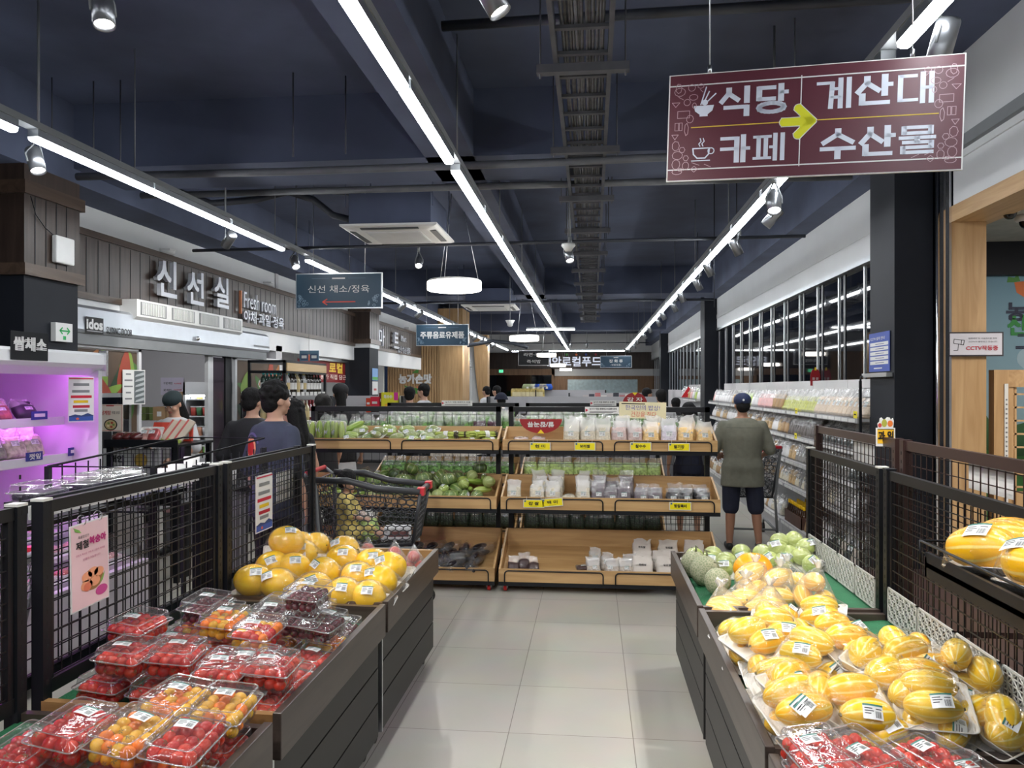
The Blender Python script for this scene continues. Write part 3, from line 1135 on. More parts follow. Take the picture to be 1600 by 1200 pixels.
MAT['slot'] = plain('slot shadow', (.004, .004, .004), .7)
YL = [(1.0, 2.21), (2.27, 3.47), (3.51, 4.70)]
YR = [(.97, 2.16), (2.20, 3.55), (3.59, 4.78)]
produce_bin(-1, *YL[0], 'brown produce bin of tomatoes at the left, nearest the camera', m_boardx, m_boardx, rail_white=True)
produce_bin(-1, *YL[1], 'brown produce bin holding red tomato and grape boxes, pine near end', m_pine, m_boardx, rail_white=True)
produce_bin(-1, *YL[2], 'left produce bin full of round yellow melons', wood('brown board with pine edge', (.06, .04, .03), (.16, .09, .045), 'X', .35, 6), m_pine, rail_white=True)
produce_bin(1, *YR[0], 'brown produce bin at the right, nearest the camera, with tomato boxes', m_boardx, m_boardx, True)
produce_bin(1, *YR[1], 'right produce bin heaped with yellow striped melon packs', m_boardx, m_boardx, True)
produce_bin(1, *YR[2], 'right produce bin with netted, green and bagged melons', m_boardx, m_boardx, True, True)


# taller racks standing back to back with the bins
def rack(s, x, y0, y1, zt, label, m, ztray=.60, step=.055):
    t = thing('mesh_rack', label, 'display rack', (x, (y0 + y1) / 2, 0))
    d = .02
    for yy in (y0, y1 - .04):
        mb = MB().box(x - d, x + d, yy, yy + .04, 0, zt)
        for k in range(18):
            z = .76 + k * .037
            mb.box(x - s * d - .0006, x - s * d + .0006, yy + .016, yy + .024, z, z + .014, 1)
        mb.build('post', [m, MAT['slot']], t)
    mb = MB().box(x - .012, x + .012, y0 + .04, y1 - .04, zt - .045, zt - .004)
    mb.box(x - .012, x + .012, y0 + .04, y1 - .04, .70, .74)
    grid_y(mb, x, y0 + .06, y1 - .04, .74, zt - .05, step)
    mb.build('mesh_back', m, t)
    if s < 0:
        return t
    a, b = sorted((x + s * .03, x + s * .62))
    MB().box(a, b, y0 + .02, y1 - .02, ztray - .03, ztray).box(a + (0 if s > 0 else 0), a + .02, y0 + .02, y1 - .02, ztray, ztray + .04).box(b - .02, b, y0 + .02, y1 - .02, ztray, ztray + .08).build('tray', m, t)
    MB().box(a + .05, b - .05, y0 + .05, y1 - .05, 0, ztray - .03).build('base', m_panel, t)
    return t


rack(1, 1.36, 3.60, 4.86, 1.454, 'tall brown mesh rack behind the right far bin, with fruit card', m_brown)
rack(1, 1.36, 2.16, 3.55, 1.454, 'tall brown mesh rack behind the yellow melon bin', m_brown)
rack(1, 1.36, .86, 2.10, 1.454, 'tall brown mesh rack nearest the camera at right', m_brown)
rack(-1, -1.83, 1.0, 2.20, 1.318, 'black mesh rack back to back with the nearest left bin', m_black)
rack(-1, -1.83, 2.27, 3.47, 1.318, 'black mesh rack behind the bin of tomato boxes', m_black)
rack(-1, -1.83, 3.51, 4.70, 1.318, 'black mesh rack behind the left yellow melon bin', m_black)


# ================================================================ FRUIT
def stripe_mat(name, base, stripe, mottle, k=9, width=.35, coat=.35):
    """skin with lengthwise stripes round the object's own X axis"""
    m, n, l, p = nt(name)
    tc = n.new('ShaderNodeTexCoord')
    sx = n.new('ShaderNodeSeparateXYZ')
    l.new(tc.outputs['Object'], sx.inputs[0])
    a = n.new('ShaderNodeMath')
    a.operation = 'ARCTAN2'
    l.new(sx.outputs[1], a.inputs[0])
    l.new(sx.outputs[2], a.inputs[1])
    nz = n.new('ShaderNodeTexNoise')
    nz.inputs['Scale'].default_value = 14
    l.new(tc.outputs['Object'], nz.inputs['Vector'])
    b = n.new('ShaderNodeMath')
    b.operation = 'MULTIPLY_ADD'
    b.inputs[1].default_value = k
    l.new(a.outputs[0], b.inputs[0])
    c = n.new('ShaderNodeMath')
    c.operation = 'MULTIPLY'
    c.inputs[1].default_value = 1.6
    l.new(nz.outputs['Fac'], c.inputs[0])
    l.new(c.outputs[0], b.inputs[2])
    sn = n.new('ShaderNodeMath')
    sn.operation = 'SINE'
    l.new(b.outputs[0], sn.inputs[0])
    rp = n.new('ShaderNodeValToRGB')
    e = rp.color_ramp.elements
    e[0].position, e[0].color = .60, C4(base)
    e[1].position, e[1].color = .60 + width, C4(stripe)
    l.new(sn.outputs[0], rp.inputs[0])
    n2 = n.new('ShaderNodeTexNoise')
    n2.inputs['Scale'].default_value = 9
    n2.inputs['Detail'].default_value = 5
    l.new(tc.outputs['Object'], n2.inputs['Vector'])
    mr = n.new('ShaderNodeMapRange')
    mr.inputs[1].default_value = .45
    mr.inputs[2].default_value = .75
    mr.inputs[4].default_value = .75
    l.new(n2.outputs['Fac'], mr.inputs[0])
    mx = n.new('ShaderNodeMix')
    mx.data_type = 'RGBA'
    mx.inputs[7].default_value = C4(mottle)
    l.new(mr.outputs[0], mx.inputs[0])
    l.new(rp.outputs[0], mx.inputs[6])
    l.new(mx.outputs[2], p.inputs['Base Color'])
    p.inputs['Roughness'].default_value = .35
    p.inputs['Coat Weight'].default_value = coat
    p.inputs['Coat Roughness'].default_value = .1
    return m


m_melon = stripe_mat('yellow striped melon skin', (.88, .47, .006), (.86, .68, .20), (.86, .39, .005), 10)
m_melon2 = stripe_mat('greenish yellow striped melon skin', (.80, .48, .012), (.84, .70, .26), (.64, .46, .02), 10)
m_round = stripe_mat('golden melon skin', (.88, .52, .012), (.90, .58, .03), (.84, .47, .012), 6)
m_orange = stripe_mat('deep orange melon skin', (.90, .36, .004), (.90, .40, .006), (.86, .32, .004), 6)
m_greenm = stripe_mat('pale green melon skin', (.45, .52, .16), (.56, .62, .26), (.40, .50, .14), 8)
m_foam = plain('white foam tray', (.78, .76, .72), .5, var=.03)
m_wrap = film('cling film', gloss=.05, rough=.045, bump=1.0, bscale=20, haze=.02, bdist=.02)
m_bagf = film('clear produce bag', gloss=.07, rough=.08, bump=.9, bscale=22, haze=.13, bdist=.012)
m_label = plain('white price sticker', (.72, .74, .74), .4, var=.03)
m_labelg = pr(60, 120, 110, .4)
m_ink = pr(40, 42, 48)


def oval(name, L, r, m, seed=0, ribs=0, taper=.06, nu=28, nv=18, dimple=.0, stem=True):
    """melon or squash lying along its own X axis, with a stem scar"""
    rnd = random.Random(seed)
    o = Vector((rnd.random() * 9, rnd.random() * 9, rnd.random() * 9))

    def f(d):
        k = 1 + .05 * noise.noise(d * 1.4 + o)
        if ribs:
            k *= 1 + .025 * abs(math.cos(ribs / 2 * math.atan2(d.y, d.x)))
        k *= 1 - taper * d.z
        k *= 1 - dimple * max(0, abs(d.z) - .8) / .2
        return k
    M = Matrix.Rotation(R(90), 4, 'Y')
    mb = MB().ball((0, 0, 0), r, r, L / 2, nu, nv, 0, M, f)
    if stem:
        mb.cyl((L / 2 * (1 - taper) * (1 - dimple) - .004, 0, 0), (L / 2 * (1 - taper) + .004, 0, .001), .006, .004, 8, 1)
    return mesh_of(mb, name, [m, pr(110, 96, 50)])


def tray_mesh(w, d, h, m=None):
    mb = MB()
    rs = []
    def rr(a, b, z, k=.018, n=4):
        q = []
        for (sx, sy, a0) in ((1, 1, 0), (-1, 1, 90), (-1, -1, 180), (1, -1, 270)):
            for i in range(n + 1):
                t = R(a0 + 90 * i / n)
                q.append(Vector((sx * (a - k) + k * math.cos(t), sy * (b - k) + k * math.sin(t), z)))
        return q
    rs = [rr(w / 2 * .84, d / 2 * .80, 0), rr(w / 2 * .97, d / 2 * .96, h * .9), rr(w / 2, d / 2, h), rr(w / 2, d / 2, h + .003), rr(w / 2 * .96, d / 2 * .95, h + .001), rr(w / 2 * .82, d / 2 * .78, .005)]
    mb.rings(rs, sm=True)
    return mesh_of(mb, 'tray', m or m_foam)


def hull_mesh(points, name, m, smooth=1):
    bm = bmesh.new()
    for p in points:
        bm.verts.new(p)
    r = bmesh.ops.convex_hull(bm, input=bm.verts[:])
    bmesh.ops.delete(bm, geom=[v for v in bm.verts if not v.link_faces], context='VERTS')
    for f in bm.faces:
        f.smooth = True
    me = bpy.data.meshes.new(name)
    bm.to_mesh(me)
    bm.free()
    me.materials.append(m)
    return me


def sticker(c, n, u, w, h, curve=.0, name='label', dark=True):
    """price sticker mesh at c facing n, reading direction u: white paper, green edge, bar code and print"""
    n, u = Vector(n).normalized(), Vector(u)
    u = (u - n * u.dot(n)).normalized()
    v = n.cross(u)
    c = Vector(c)
    mb = MB()
    def q(x0, x1, y0, y1, k, mi, seg=4):
        for i in range(seg):
            a, b = x0 + (x1 - x0) * i / seg, x0 + (x1 - x0) * (i + 1) / seg
            z = lambda x: -curve * (x / (w / 2)) ** 2 + k
            mb.quad(c + u * a + v * y0 + n * z(a), c + u * b + v * y0 + n * z(b), c + u * b + v * y1 + n * z(b), c + u * a + v * y1 + n * z(a), mi)
    q(-w / 2, w / 2, -h / 2, h / 2, 0, 0)
    q(-w / 2, w / 2, h * .38, h / 2, .0006, 1)
    for k in range(9):
        x = w * (.1 + .036 * k)
        q(x, x + w * (.012 if k % 3 else .022), -h * .38, h * .05, .0006, 2, 1)
    for k, (a, b) in enumerate(((-.42, -.05), (-.42, .02), (-.42, -.12), (.12, .42))):
        y = h * (.22 - .17 * k) if k < 3 else h * .2
        q(w * a, w * b, y - h * .03, y + h * .03, .0006, 2, 2)
    return mesh_of(mb, name, [m_label, m_labelg, m_ink])


def ell_pts(c, M, L, r, k, nu=14, nv=9):
    out = []
    for j in range(nv + 1):
        th = math.pi * j / nv
        for i in range(nu):
            ph = 2 * math.pi * i / nu
            out.append(Vector(c) + M @ Vector((L / 2 * k * math.cos(th), r * k * math.sin(th) * math.cos(ph), r * k * math.sin(th) * math.sin(ph))))
    return out


def pack_kit(name, L, r, mats, w, d, n=2, h=.016, ribs=0, seeds=(0, 1), flat=1.0, taper=.06, lab=(.055, .04), wrap=None, dimple=0.0):
    """a foam tray of n fruits lying side by side under cling film: returns the meshes and where they go"""
    k = {'tray': tray_mesh(w, d, h), 'fruit': [], 'spots': [], 'name': name}
    for i, s in enumerate(seeds):
        k['fruit'].append(oval(name, L * (1 + .04 * ((s * 7) % 3 - 1)), r * (1 + .05 * ((s * 5) % 3 - 1)), mats[s % len(mats)], s, ribs, taper, dimple=dimple))
    pts = []
    for i in range(n):
        y = (i - (n - 1) / 2) * r * 1.92
        k['spots'].append((0, y, h * .4 + r * .98))
        pts += ell_pts((0, y, h * .4 + r * .98), Matrix.Identity(3), L, r, 1.06)
    for sx in (-1, 1):
        for sy in (-1, 1):
            for t in (0, 1):
                pts.append(Vector((sx * (w / 2 - .006 * t), sy * (d / 2 - .006 * (1 - t)), h)))
                pts.append(Vector((sx * w / 2 * .86, sy * d / 2 * .84, -.002)))
    k['film'] = hull_mesh(pts, 'cling_film', wrap or m_wrap)
    rr = r * 1.075
    ang = R(28)
    y0 = -(n - 1) / 2 * r * 1.92
    nrm = Vector((0, -math.sin(ang), math.cos(ang)))
    k['labels'] = [sticker(Vector((dx, y0, h * .4 + r * .98)) + nrm * rr, nrm, (math.cos(tw), math.sin(tw), 0), lab[0], lab[1], .004) for dx, tw in ((.015, .1), (-.02, .5), (.0, -.25))]
    return k


def fruit_pack(kit, tname, label, cat, loc, rot, group, rnd, film_=True, lab=True):
    t = thing(tname, label, cat, loc, group=group, rot=rot)
    meshobj('tray', kit['tray'], t)
    for sp in kit['spots']:
        meshobj(kit['name'], rnd.choice(kit['fruit']), t, sp, (rnd.uniform(-3, 3), rnd.uniform(-.08, .08), rnd.choice((0, math.pi)) + rnd.uniform(-.1, .1)))
    if film_:
        meshobj('cling_film', kit['film'], t)
    if lab:
        meshobj('label', rnd.choice(kit['labels']), t)
    return t


KM = pack_kit('melon', .158, .046, [m_melon, m_melon2], .205, .205, 2, h=.02, seeds=(0, 1, 2, 3))
KB = pack_kit('melon', .200, .060, [m_melon], .225, .215, 2, seeds=(4, 6), h=.022, lab=(.07, .05))
KY = pack_kit('melon', .178, .077, [m_round], .215, .20, 1, h=.022, seeds=(2, 4, 6), taper=.04)
KG = pack_kit('melon', .105, .050, [m_greenm], .14, .20, 2, seeds=(8, 10), taper=.03)
rnd = random.Random(11)

# right bin of striped melons: rows laid on the mat, more packs thrown on top
GY = 'striped melon packs heaped in the right bin'
rows = 6
n = 0
plan = []
for j in range(rows):
    for i in range(4):
        x = .600 + i * .186 + rnd.uniform(-.012, .012) - (.02 if i == 3 else 0)
        y = 2.31 + j * .218 + rnd.uniform(-.015, .015)
        if j == rows - 1:
            y = 3.42
        if (j, i) in ((5, 0), (5, 3), (4, 3)):
            continue
        plan.append((j, i, x, y, 0))
names = ['aisle edge', 'second from aisle', 'third from aisle', 'mesh side']
for j, i, x, y, k in plan:
    s_tilt = rnd.uniform(-.18, .25)
    rz = rnd.choice((R(20), R(-25), R(80), R(35), R(110))) + rnd.uniform(-.2, .2)
    tl = rnd.uniform(.1, .34)
    lab = f'striped melon pack on the mat, {names[i]}, {ORD[j]} row from the near board'
    fruit_pack(KM, 'melon_pack', lab, 'fruit pack', (x, y, mat_z(1, x) + .03 + rnd.uniform(0, .012)), (tl * rnd.uniform(.4, 1), -.10 + rnd.uniform(-.2, .12), rz), GY, rnd)
tops = [(1176, 985, R(30), .2), (1214, 975, R(15), .3), (1265, 1010, R(-40), .3), (1330, 1010, R(20), .3), (1365, 1035, R(60), .35), (1245, 1060, R(40), .4), (1172, 1050, R(5), .2),
        (1200, 1090, R(10), .2), (1290, 1080, R(75), .45), (1345, 1100, R(10), .5), (1430, 1040, R(20), .3), (1440, 1075, R(-20), .35), (1500, 1050, R(70), .55), (1475, 1110, R(-15), .35), (1230, 1115, R(15), .25), (1395, 1070, R(30), .3)]
for k, (u, v, rz, tl) in enumerate(tops):
    p = at(u, v, Z=.79)
    x = min(max(p.x, .60), 1.17)
    y = min(max(p.y, 2.32), 3.42)
    fruit_pack(KM, 'melon_pack', f'striped melon pack thrown on top of the right heap, {ORD[k]} from far left', 'fruit pack', (x, y, mat_z(1, x) + .118), (tl, rnd.uniform(-.2, .1), rz), GY, rnd)
p = at(1590, 1125, Z=.72)
fruit_pack(KM, 'melon_pack', 'striped melon pack standing against the mesh at the right picture edge', 'fruit pack', (1.15, 2.30, .70), (.6, -.3, R(70)), GY, rnd)

# shelf hung on the right mesh with two big packs
t = thing('hanging_shelf', 'black metal shelf hung on the right mesh, carrying big melon packs', 'shelf', (1.14, 2.0, 1.16))
MB().box(1.01, 1.262, 1.55, 2.48, 1.135, 1.15).box(1.01, 1.022, 1.55, 2.48, 1.105, 1.18).box(1.01, 1.262, 2.468, 2.48, 1.105, 1.165).build('shelf_plate', m_black, t)
MB().tube([(1.262, 2.50, 1.21), (1.005, 2.50, 1.21), (1.005, 1.53, 1.21)], .004, 6).tube([(1.005, 2.50, 1.21), (1.005, 2.50, 1.145)], .004, 6).build('guard_rail', m_black, t)
for y in (1.6, 2.44):
    MB().hexa([(1.02, y, 1.13), (1.266, y, 1.07), (1.266, y + .012, 1.07), (1.02, y + .012, 1.13), (1.02, y, 1.135), (1.266, y, 1.135), (1.266, y + .012, 1.135), (1.02, y + .012, 1.135)]).build('bracket', m_black, t)
fruit_pack(KB, 'melon_pack', 'big pack of two striped melons on the black hanging shelf', 'fruit pack', (1.15, 2.31, 1.175), (.12, -.16, R(-62)), 'big melon packs on the hanging shelf', rnd)
fruit_pack(KB, 'melon_pack', 'big melon pack at the right picture edge of the hanging shelf', 'fruit pack', (1.16, 2.06, 1.172), (.05, -.1, R(-80)), 'big melon packs on the hanging shelf', rnd)

# right far bin
m_net, n_, l_, p_ = nt('netted melon rind')
tc_ = n_.new('ShaderNodeTexCoord')
vo = n_.new('ShaderNodeTexVoronoi')
vo.feature = 'DISTANCE_TO_EDGE'
vo.inputs['Scale'].default_value = 70
l_.new(tc_.outputs['Object'], vo.inputs['Vector'])
rp_ = n_.new('ShaderNodeValToRGB')
rp_.color_ramp.elements[0].color = (.42, .40, .28, 1)
rp_.color_ramp.elements[1].color = (.22, .25, .14, 1)
rp_.color_ramp.elements[1].position = .16
l_.new(vo.outputs['Distance'], rp_.inputs[0])
l_.new(rp_.outputs[0], p_.inputs['Base Color'])
p_.inputs['Roughness'].default_value = .75
for k, (u, v, Y, r, lab) in enumerate([(1084, 884, 4.50, .074, 'netted melon farthest back in the right far bin'), (1101, 895, 4.30, .080, 'netted melon in the middle, largest, with a dry stem'), (1121, 908, 4.08, .068, 'netted melon nearest, half behind the bagged melons')]):
    p = at(u, v, Y=Y)
    p.z = max(p.z, mat_z(1, p.x) + r * .98)
    t = thing('netted_melon', lab, 'melon', p, 0, 'netted melons in the right far bin', rot=(.15, -R(80), .4 * k))
    me = oval('rind', r * 2.02, r, m_net, 20 + k, 0, .02, stem=False)
    meshobj('rind', me, t)
    MB().tube([(r * .95, 0, 0), (r * 1.15, .004, 0), (r * 1.38, .012, .004)], [.007, .0055, .004], 7).tube([(r * 1.32, -.02, 0), (r * 1.36, .012, .004), (r * 1.34, .03, .0)], .0035, 6).build('stem', pr(120, 124, 92), t, local=True)
for k, (u, v, Y) in enumerate([(1066, 879, 4.58), (1112, 874, 4.62), (1136, 886, 4.42), (1163, 878, 4.60), (1200, 880, 4.55), (1216, 868, 4.66), (1232, 884, 4.50), (1248, 872, 4.64), (1262, 892, 4.40), (1283, 884, 4.56)]):
    p = at(u, v, Y=Y)
    x = max(.60, min(p.x, 1.19))
    Y += .05
    fruit_pack(KG, 'melon_pack', f'pack of pale green melons, {ORD[k]} from the aisle side in the right far bin', 'fruit pack', (x, min(Y, 4.65), mat_z(1, x) + .012 + (.05 if k in (5, 7) else 0)), (.28, rnd.uniform(-.1, .1), rnd.uniform(-.6, .6)), 'pale green melon packs in the right far bin', rnd)
p = at(1178, 893, Y=4.2)
t = thing('golden_melon', 'single large deep orange melon among the green packs', 'melon', (p.x, 4.2, mat_z(1, p.x) + .092), rot=(.2, .1, .5))
meshobj('rind', oval('rind', .22, .088, m_orange, 31), t)


def bagged(kit_fruit, n, loc, rz, label, seed, group):
    rnd2 = random.Random(seed)
    t = thing('bagged_melons', label, 'fruit bag', loc, rz, group)
    pts = []
    sp = [(-.03, -.045, .046), (.03, .045, .046), (0, 0, .125)][:n]
    for i, s_ in enumerate(sp):
        rot = (rnd2.uniform(-3, 3), rnd2.uniform(-.5, .3), rnd2.uniform(-.9, .9))
        meshobj('melon', rnd2.choice(kit_fruit), t, s_, rot)
        M = Matrix.Rotation(rot[2], 3, 'Z') @ Matrix.Rotation(rot[1], 3, 'Y')
        pts += ell_pts(s_, M, .16, .046, 1.10)
    top = Vector((rnd2.uniform(-.03, .03), rnd2.uniform(-.03, .03), .19 if n > 2 else .15))
    pts += [top + Vector((.012 * math.cos(a), .012 * math.sin(a), 0)) for a in range(6)]
    meshobj('bag', hull_mesh(pts, 'bag', m_bagf), t)
    mb = MB()
    q = []
    for k in range(13):
        a = 2 * math.pi * k / 12
        q.append(a)
    rs = [[top + Vector((.010 * math.cos(a), .010 * math.sin(a), -.004)) for a in q[:-1]], [top + Vector(((.03 + .012 * math.sin(a * 3 + seed)) * math.cos(a), (.02 + .012 * math.cos(a * 4)) * math.sin(a), .03 + .008 * math.sin(a * 5))) for a in q[:-1]]]
    mb.rings(rs, cap=False)
    mb.build('bag_top', m_bagf2, t, local=True)
    return t


m_bagf2 = film('gathered bag top', gloss=.2, rough=.15, bump=.9, bscale=40, haze=.45, bdist=.01)
for k, (u, v, Y, n, rz) in enumerate([(1122, 930, 3.66, 2, .3), (1158, 922, 3.80, 2, -.2), (1172, 905, 3.98, 3, .8), (1215, 920, 3.86, 3, .5), (1236, 905, 4.10, 2, 1.2), (1196, 940, 3.64, 2, .1), (1272, 932, 3.74, 3, 1.4)]):
    p = at(u, v + 10, Y=Y)
    x = max(.61, min(p.x, 1.16))
    bagged(KM['fruit'], n, (x, Y, mat_z(1, x) + .004), rz, f'clear tied bag of yellow melons, {ORD[k]} from the aisle in the right far bin', 40 + k, 'tied bags of melons in the right far bin')

# left far bin of golden melons
GL = 'golden melon packs in the left far bin'
lst = [(393, 912, 3.61), (440, 910, 3.61), (487, 906, 3.61), (541, 904, 3.61), (597, 905, 3.61), (405, 893, 3.83), (455, 893, 3.83), (510, 890, 3.83), (560, 888, 3.83), (612, 890, 3.81),
       (474, 872, 4.06), (428, 882, 4.03), (540, 880, 4.05), (585, 880, 4.05), (632, 876, 4.01), (500, 866, 4.29), (545, 868, 4.29), (460, 868, 4.27)]
for k, (u, v, Y) in enumerate(lst):
    p = at(u, v, Y=Y)
    x = min(-1.05, max(p.x, -1.63))
    row = 'front' if k < 5 else 'second' if k < 10 else 'third' if k < 15 else 'back'
    i = k if k < 5 else k - 5 if k < 10 else k - 10 if k < 15 else k - 15
    fruit_pack(KY, 'melon_pack', f'golden melon on foam tray, {ORD[i]} in the {row} row, left far bin', 'fruit pack', (x, Y, mat_z(-1, x) + .012 + (.02 if k >= 5 else 0) + (.02 if k >= 10 else 0)), (.30 + rnd.uniform(0, .15), rnd.uniform(-.1, .1), rnd.uniform(-.5, .5)), GL, rnd)
p = at(422, 880, Y=3.90)
fruit_pack(KY, 'melon_pack', 'golden melon on a tray lifted highest beside the left mesh', 'fruit pack', (max(p.x, -1.60), 3.90, mat_z(-1, -1.5) + .15), (.10, .12, .4), GL, rnd)
for k, (u, v, Y) in enumerate([(575, 868, 4.48), (617, 872, 4.48), (667, 876, 4.46)]):
    p = at(u, v, Y=Y)
    t = thing('bagged_apples', f'bagged red apples at the back of the left melon bin, {ORD[k]} from left', 'fruit bag', (min(p.x, -1.04), Y, mat_z(-1, p.x) + .0), .4 * k, 'red apple bags in the left far bin')
    pts = []
    if k == 0:
        ME_APPLE = oval('apple', .07, .037, stripe_mat('red apple skin', (.50, .03, .02), (.60, .20, .08), (.45, .02, .02), 12), 3, 0, .06)
    for (x, y, z) in ((-.04, 0, .036), (.035, -.02, .036), (0, .05, .036), (0, 0, .095)):
        meshobj('apple', ME_APPLE, t, (x, y, z), (.4 * x * 30, -1.3, y * 30))
        pts += ell_pts((x, y, z), Matrix.Identity(3), .074, .037, 1.12, 10, 6)
    pts.append(Vector((0, 0, .17)))
    meshobj('bag', hull_mesh(pts, 'bag', m_bagf), t)

# ---------------------------------------------------------------- clear clamshell boxes
m_clam = film('clear box plastic', gloss=.06, rough=.05, bump=.3, bscale=30, haze=.03, bdist=.004)
m_clamr = film('clear box rim', gloss=.28, rough=.12, bump=.3, bscale=30, haze=.16, bdist=.004)
m_tom = [plain('ripe red tomato', (.42, .012, .008), .22, var=.3, scale=20, coat=.3), plain('orange tomato', (.72, .17, .008), .22, var=.3, scale=20, coat=.3), plain('dark red grape', (.085, .012, .018), .25, var=.35, scale=25, coat=.2), plain('yellow tomato', (.70, .38, .02), .25, var=.2, scale=20, coat=.3), plain('bright red tomato', (.52, .03, .012), .22, var=.3, scale=20, coat=.3)]
m_calyx = pr(70, 92, 40)


def tomato_mesh(m, r, L=1.0):
    mb = MB().ball((0, 0, 0), r, r, r * L, 12, 8)
    if L < 1.3:
        for k in range(5):
            a = 2 * math.pi * k / 5
            mb.poly([(0, 0, r * L * 1.01), (r * .30 * math.cos(a - .5), r * .30 * math.sin(a - .5), r * L * 1.0), (r * .55 * math.cos(a), r * .55 * math.sin(a), r * L * .93)], 1)
    return mesh_of(mb, 'tomato', [m, m_calyx])


TOM = {'red': [tomato_mesh(m_tom[0], .0185, 1.1), tomato_mesh(m_tom[4], .0175, 1.2)], 'orange': [tomato_mesh(m_tom[1], .0175, 1.1), tomato_mesh(m_tom[3], .017, 1.15)],
       'grape': [tomato_mesh(m_tom[2], .015, 1.15), tomato_mesh(m_tom[2], .0145, 1.1)]}
TOM['mixed'] = [TOM['red'][1], TOM['orange'][1], TOM['orange'][0], TOM['red'][0]]
CW, CD, CH = .145, .186, .088


def rrect(a, b, z, k=.016, n=3):
    q = []
    for (sx, sy, a0) in ((1, 1, 0), (-1, 1, 90), (-1, -1, 180), (1, -1, 270)):
        for i in range(n + 1):
            t = R(a0 + 90 * i / n)
            q.append(Vector((sx * (a - k) + k * math.cos(t), sy * (b - k) + k * math.sin(t), z)))
    return q


def clam_meshes():
    mb = MB()
    w, d = CW / 2, CD / 2
    mb.rings([rrect(w * .86, d * .88, .0), rrect(w * .88, d * .90, .004), rrect(w * .95, d * .96, CH * .58), rrect(w * 1.06, d * 1.05, CH * .60), rrect(w * 1.06, d * 1.05, CH * .62)], cap=False)
    mb.poly(rrect(w * .86, d * .88, 0)[::-1])
    for k in range(7):                                                 # moulded ribs on the long sides
        y = -d * .75 + k * d * .25
        for s in (-1, 1):
            mb.tube([(s * w * .885, y, .006), (s * w * .955, y, CH * .56)], .0016, 4)
    tub = mesh_of(mb, 'tub', m_clam)
    mb = MB()
    mb.rings([rrect(w * 1.07, d * 1.06, CH * .63), rrect(w * 1.07, d * 1.06, CH * .66), rrect(w * .97, d * .97, CH * .68), rrect(w * .93, d * .94, CH * .96), rrect(w * .89, d * .91, CH), rrect(w * .82, d * .85, CH), rrect(w * .80, d * .83, CH * .975)], cap=False)
    mb.poly(rrect(w * .80, d * .83, CH * .975))
    mb.tube(rrect(w * 1.07, d * 1.06, CH * .645), .0022, 5, 1, close=True)
    mb.tube(rrect(w * .90, d * .915, CH * .995), .0016, 5, 1, close=True)
    lid = mesh_of(mb, 'lid', [m_clam, m_clamr])
    lab = [sticker((dx, dy, CH * 1.0 + .0015), (0, 0, 1), (1, tw, 0), .052, .036, .002) for dx, dy, tw in ((-.012, .02, .06), (.006, .03, -.08), (-.02, -.01, .2))]
    return tub, lid, lab


TUB, LID, CLAB = clam_meshes()
SEAL = None


def clam(kind, label, loc, rot, group, rnd, low=False):
    t = thing('clamshell_box', label, 'fruit box', loc, group=group, rot=rot)
    meshobj('tub', TUB, t)
    meshobj('lid', LID, t)
    meshobj('label', rnd.choice(CLAB), t, (0, 0, 0), (0, 0, 0))
    w, d = CW / 2 * .90, CD / 2 * .93
    st = .0325 if kind != 'grape' else .028
    r = .017 if kind != 'grape' else .0145
    lay = 2
    nx, ny = int(2 * w / st), int(2 * d / st)
    for q in range(lay):
        for i in range(nx):
            for j in range(ny):
                if q == 0 and (0 < i < nx - 1) and (0 < j < ny - 1):
                    continue                                             # hidden in the middle of the box
                x = (i - (nx - 1) / 2) * st + rnd.uniform(-.003, .003)
                y = (j - (ny - 1) / 2) * st + rnd.uniform(-.003, .003)
                z = r + .005 + q * st * .86 + rnd.uniform(-.002, .003)
                meshobj('grape' if kind == 'grape' else 'tomato', rnd.choice(TOM[kind]), t, (x, y, z), (rnd.uniform(-2, 2), rnd.uniform(-2, 2), rnd.uniform(-3, 3)))
    return t


# the bin of tomato and grape boxes: a layer on the mat, another on top
rnd = random.Random(5)
GT = 'clear boxes of tomatoes and grapes in the left bins'
KIND = {0: 'red', 1: 'red', 2: 'red', 3: 'mixed', 4: 'grape', 5: 'grape'}
wordk = {'red': 'red tomatoes', 'orange': 'orange tomatoes', 'grape': 'dark grapes', 'mixed': 'red and yellow tomatoes'}
colw = ['along the aisle', 'second from aisle', 'third from aisle', 'along the mesh']
for j in range(6):
    for i in range(4):
        if j == 5 and i in (0, 3):
            continue
        x = -1.055 - i * .175 + rnd.uniform(-.004, .004)
        y = 2.40 + j * .194
        k = KIND[j] if not (j == 3 and i == 0) else 'orange'
        clam(k, f'boxed {wordk[k]}, bottom layer, {colw[i]}, {ORD[j]} row behind pine board', (x, y, mat_z(-1, x) + .006), (0, R(5.6), R(rnd.uniform(-5, 5))), GT, rnd)
ups = [(165, 1052, 'red'), (215, 990, 'red'), (276, 1026, 'red'), (325, 1058, 'red'), (393, 1028, 'red'), (452, 1032, 'red'), (350, 972, 'orange'), (402, 983, 'mixed'), (322, 954, 'grape'), (430, 955, 'grape'), (528, 964, 'grape'), (472, 962, 'grape')]
for k, (u, v, kd) in enumerate(ups):
    p = at(u, v, Z=.79)
    x = min(-1.045, max(p.x, -1.645))
    y = min(max(p.y, 2.385), 3.34)
    clam(kd, f'boxed {wordk[kd]}, upper layer of middle left bin, {ORD[k]} from near mesh corner', (x, y, mat_z(-1, x) + CH + .022), (R(rnd.uniform(-2, 6)), R(5.6), R(rnd.uniform(-9, 9))), GT, rnd)
clam('grape', 'clear box of dark grapes topping the tallest stack', (at(472, 940, Z=.86).x, at(472, 962, Z=.79).y, mat_z(-1, -1.2) + 2 * CH + .03), (R(2), R(4), R(-4)), GT, rnd)
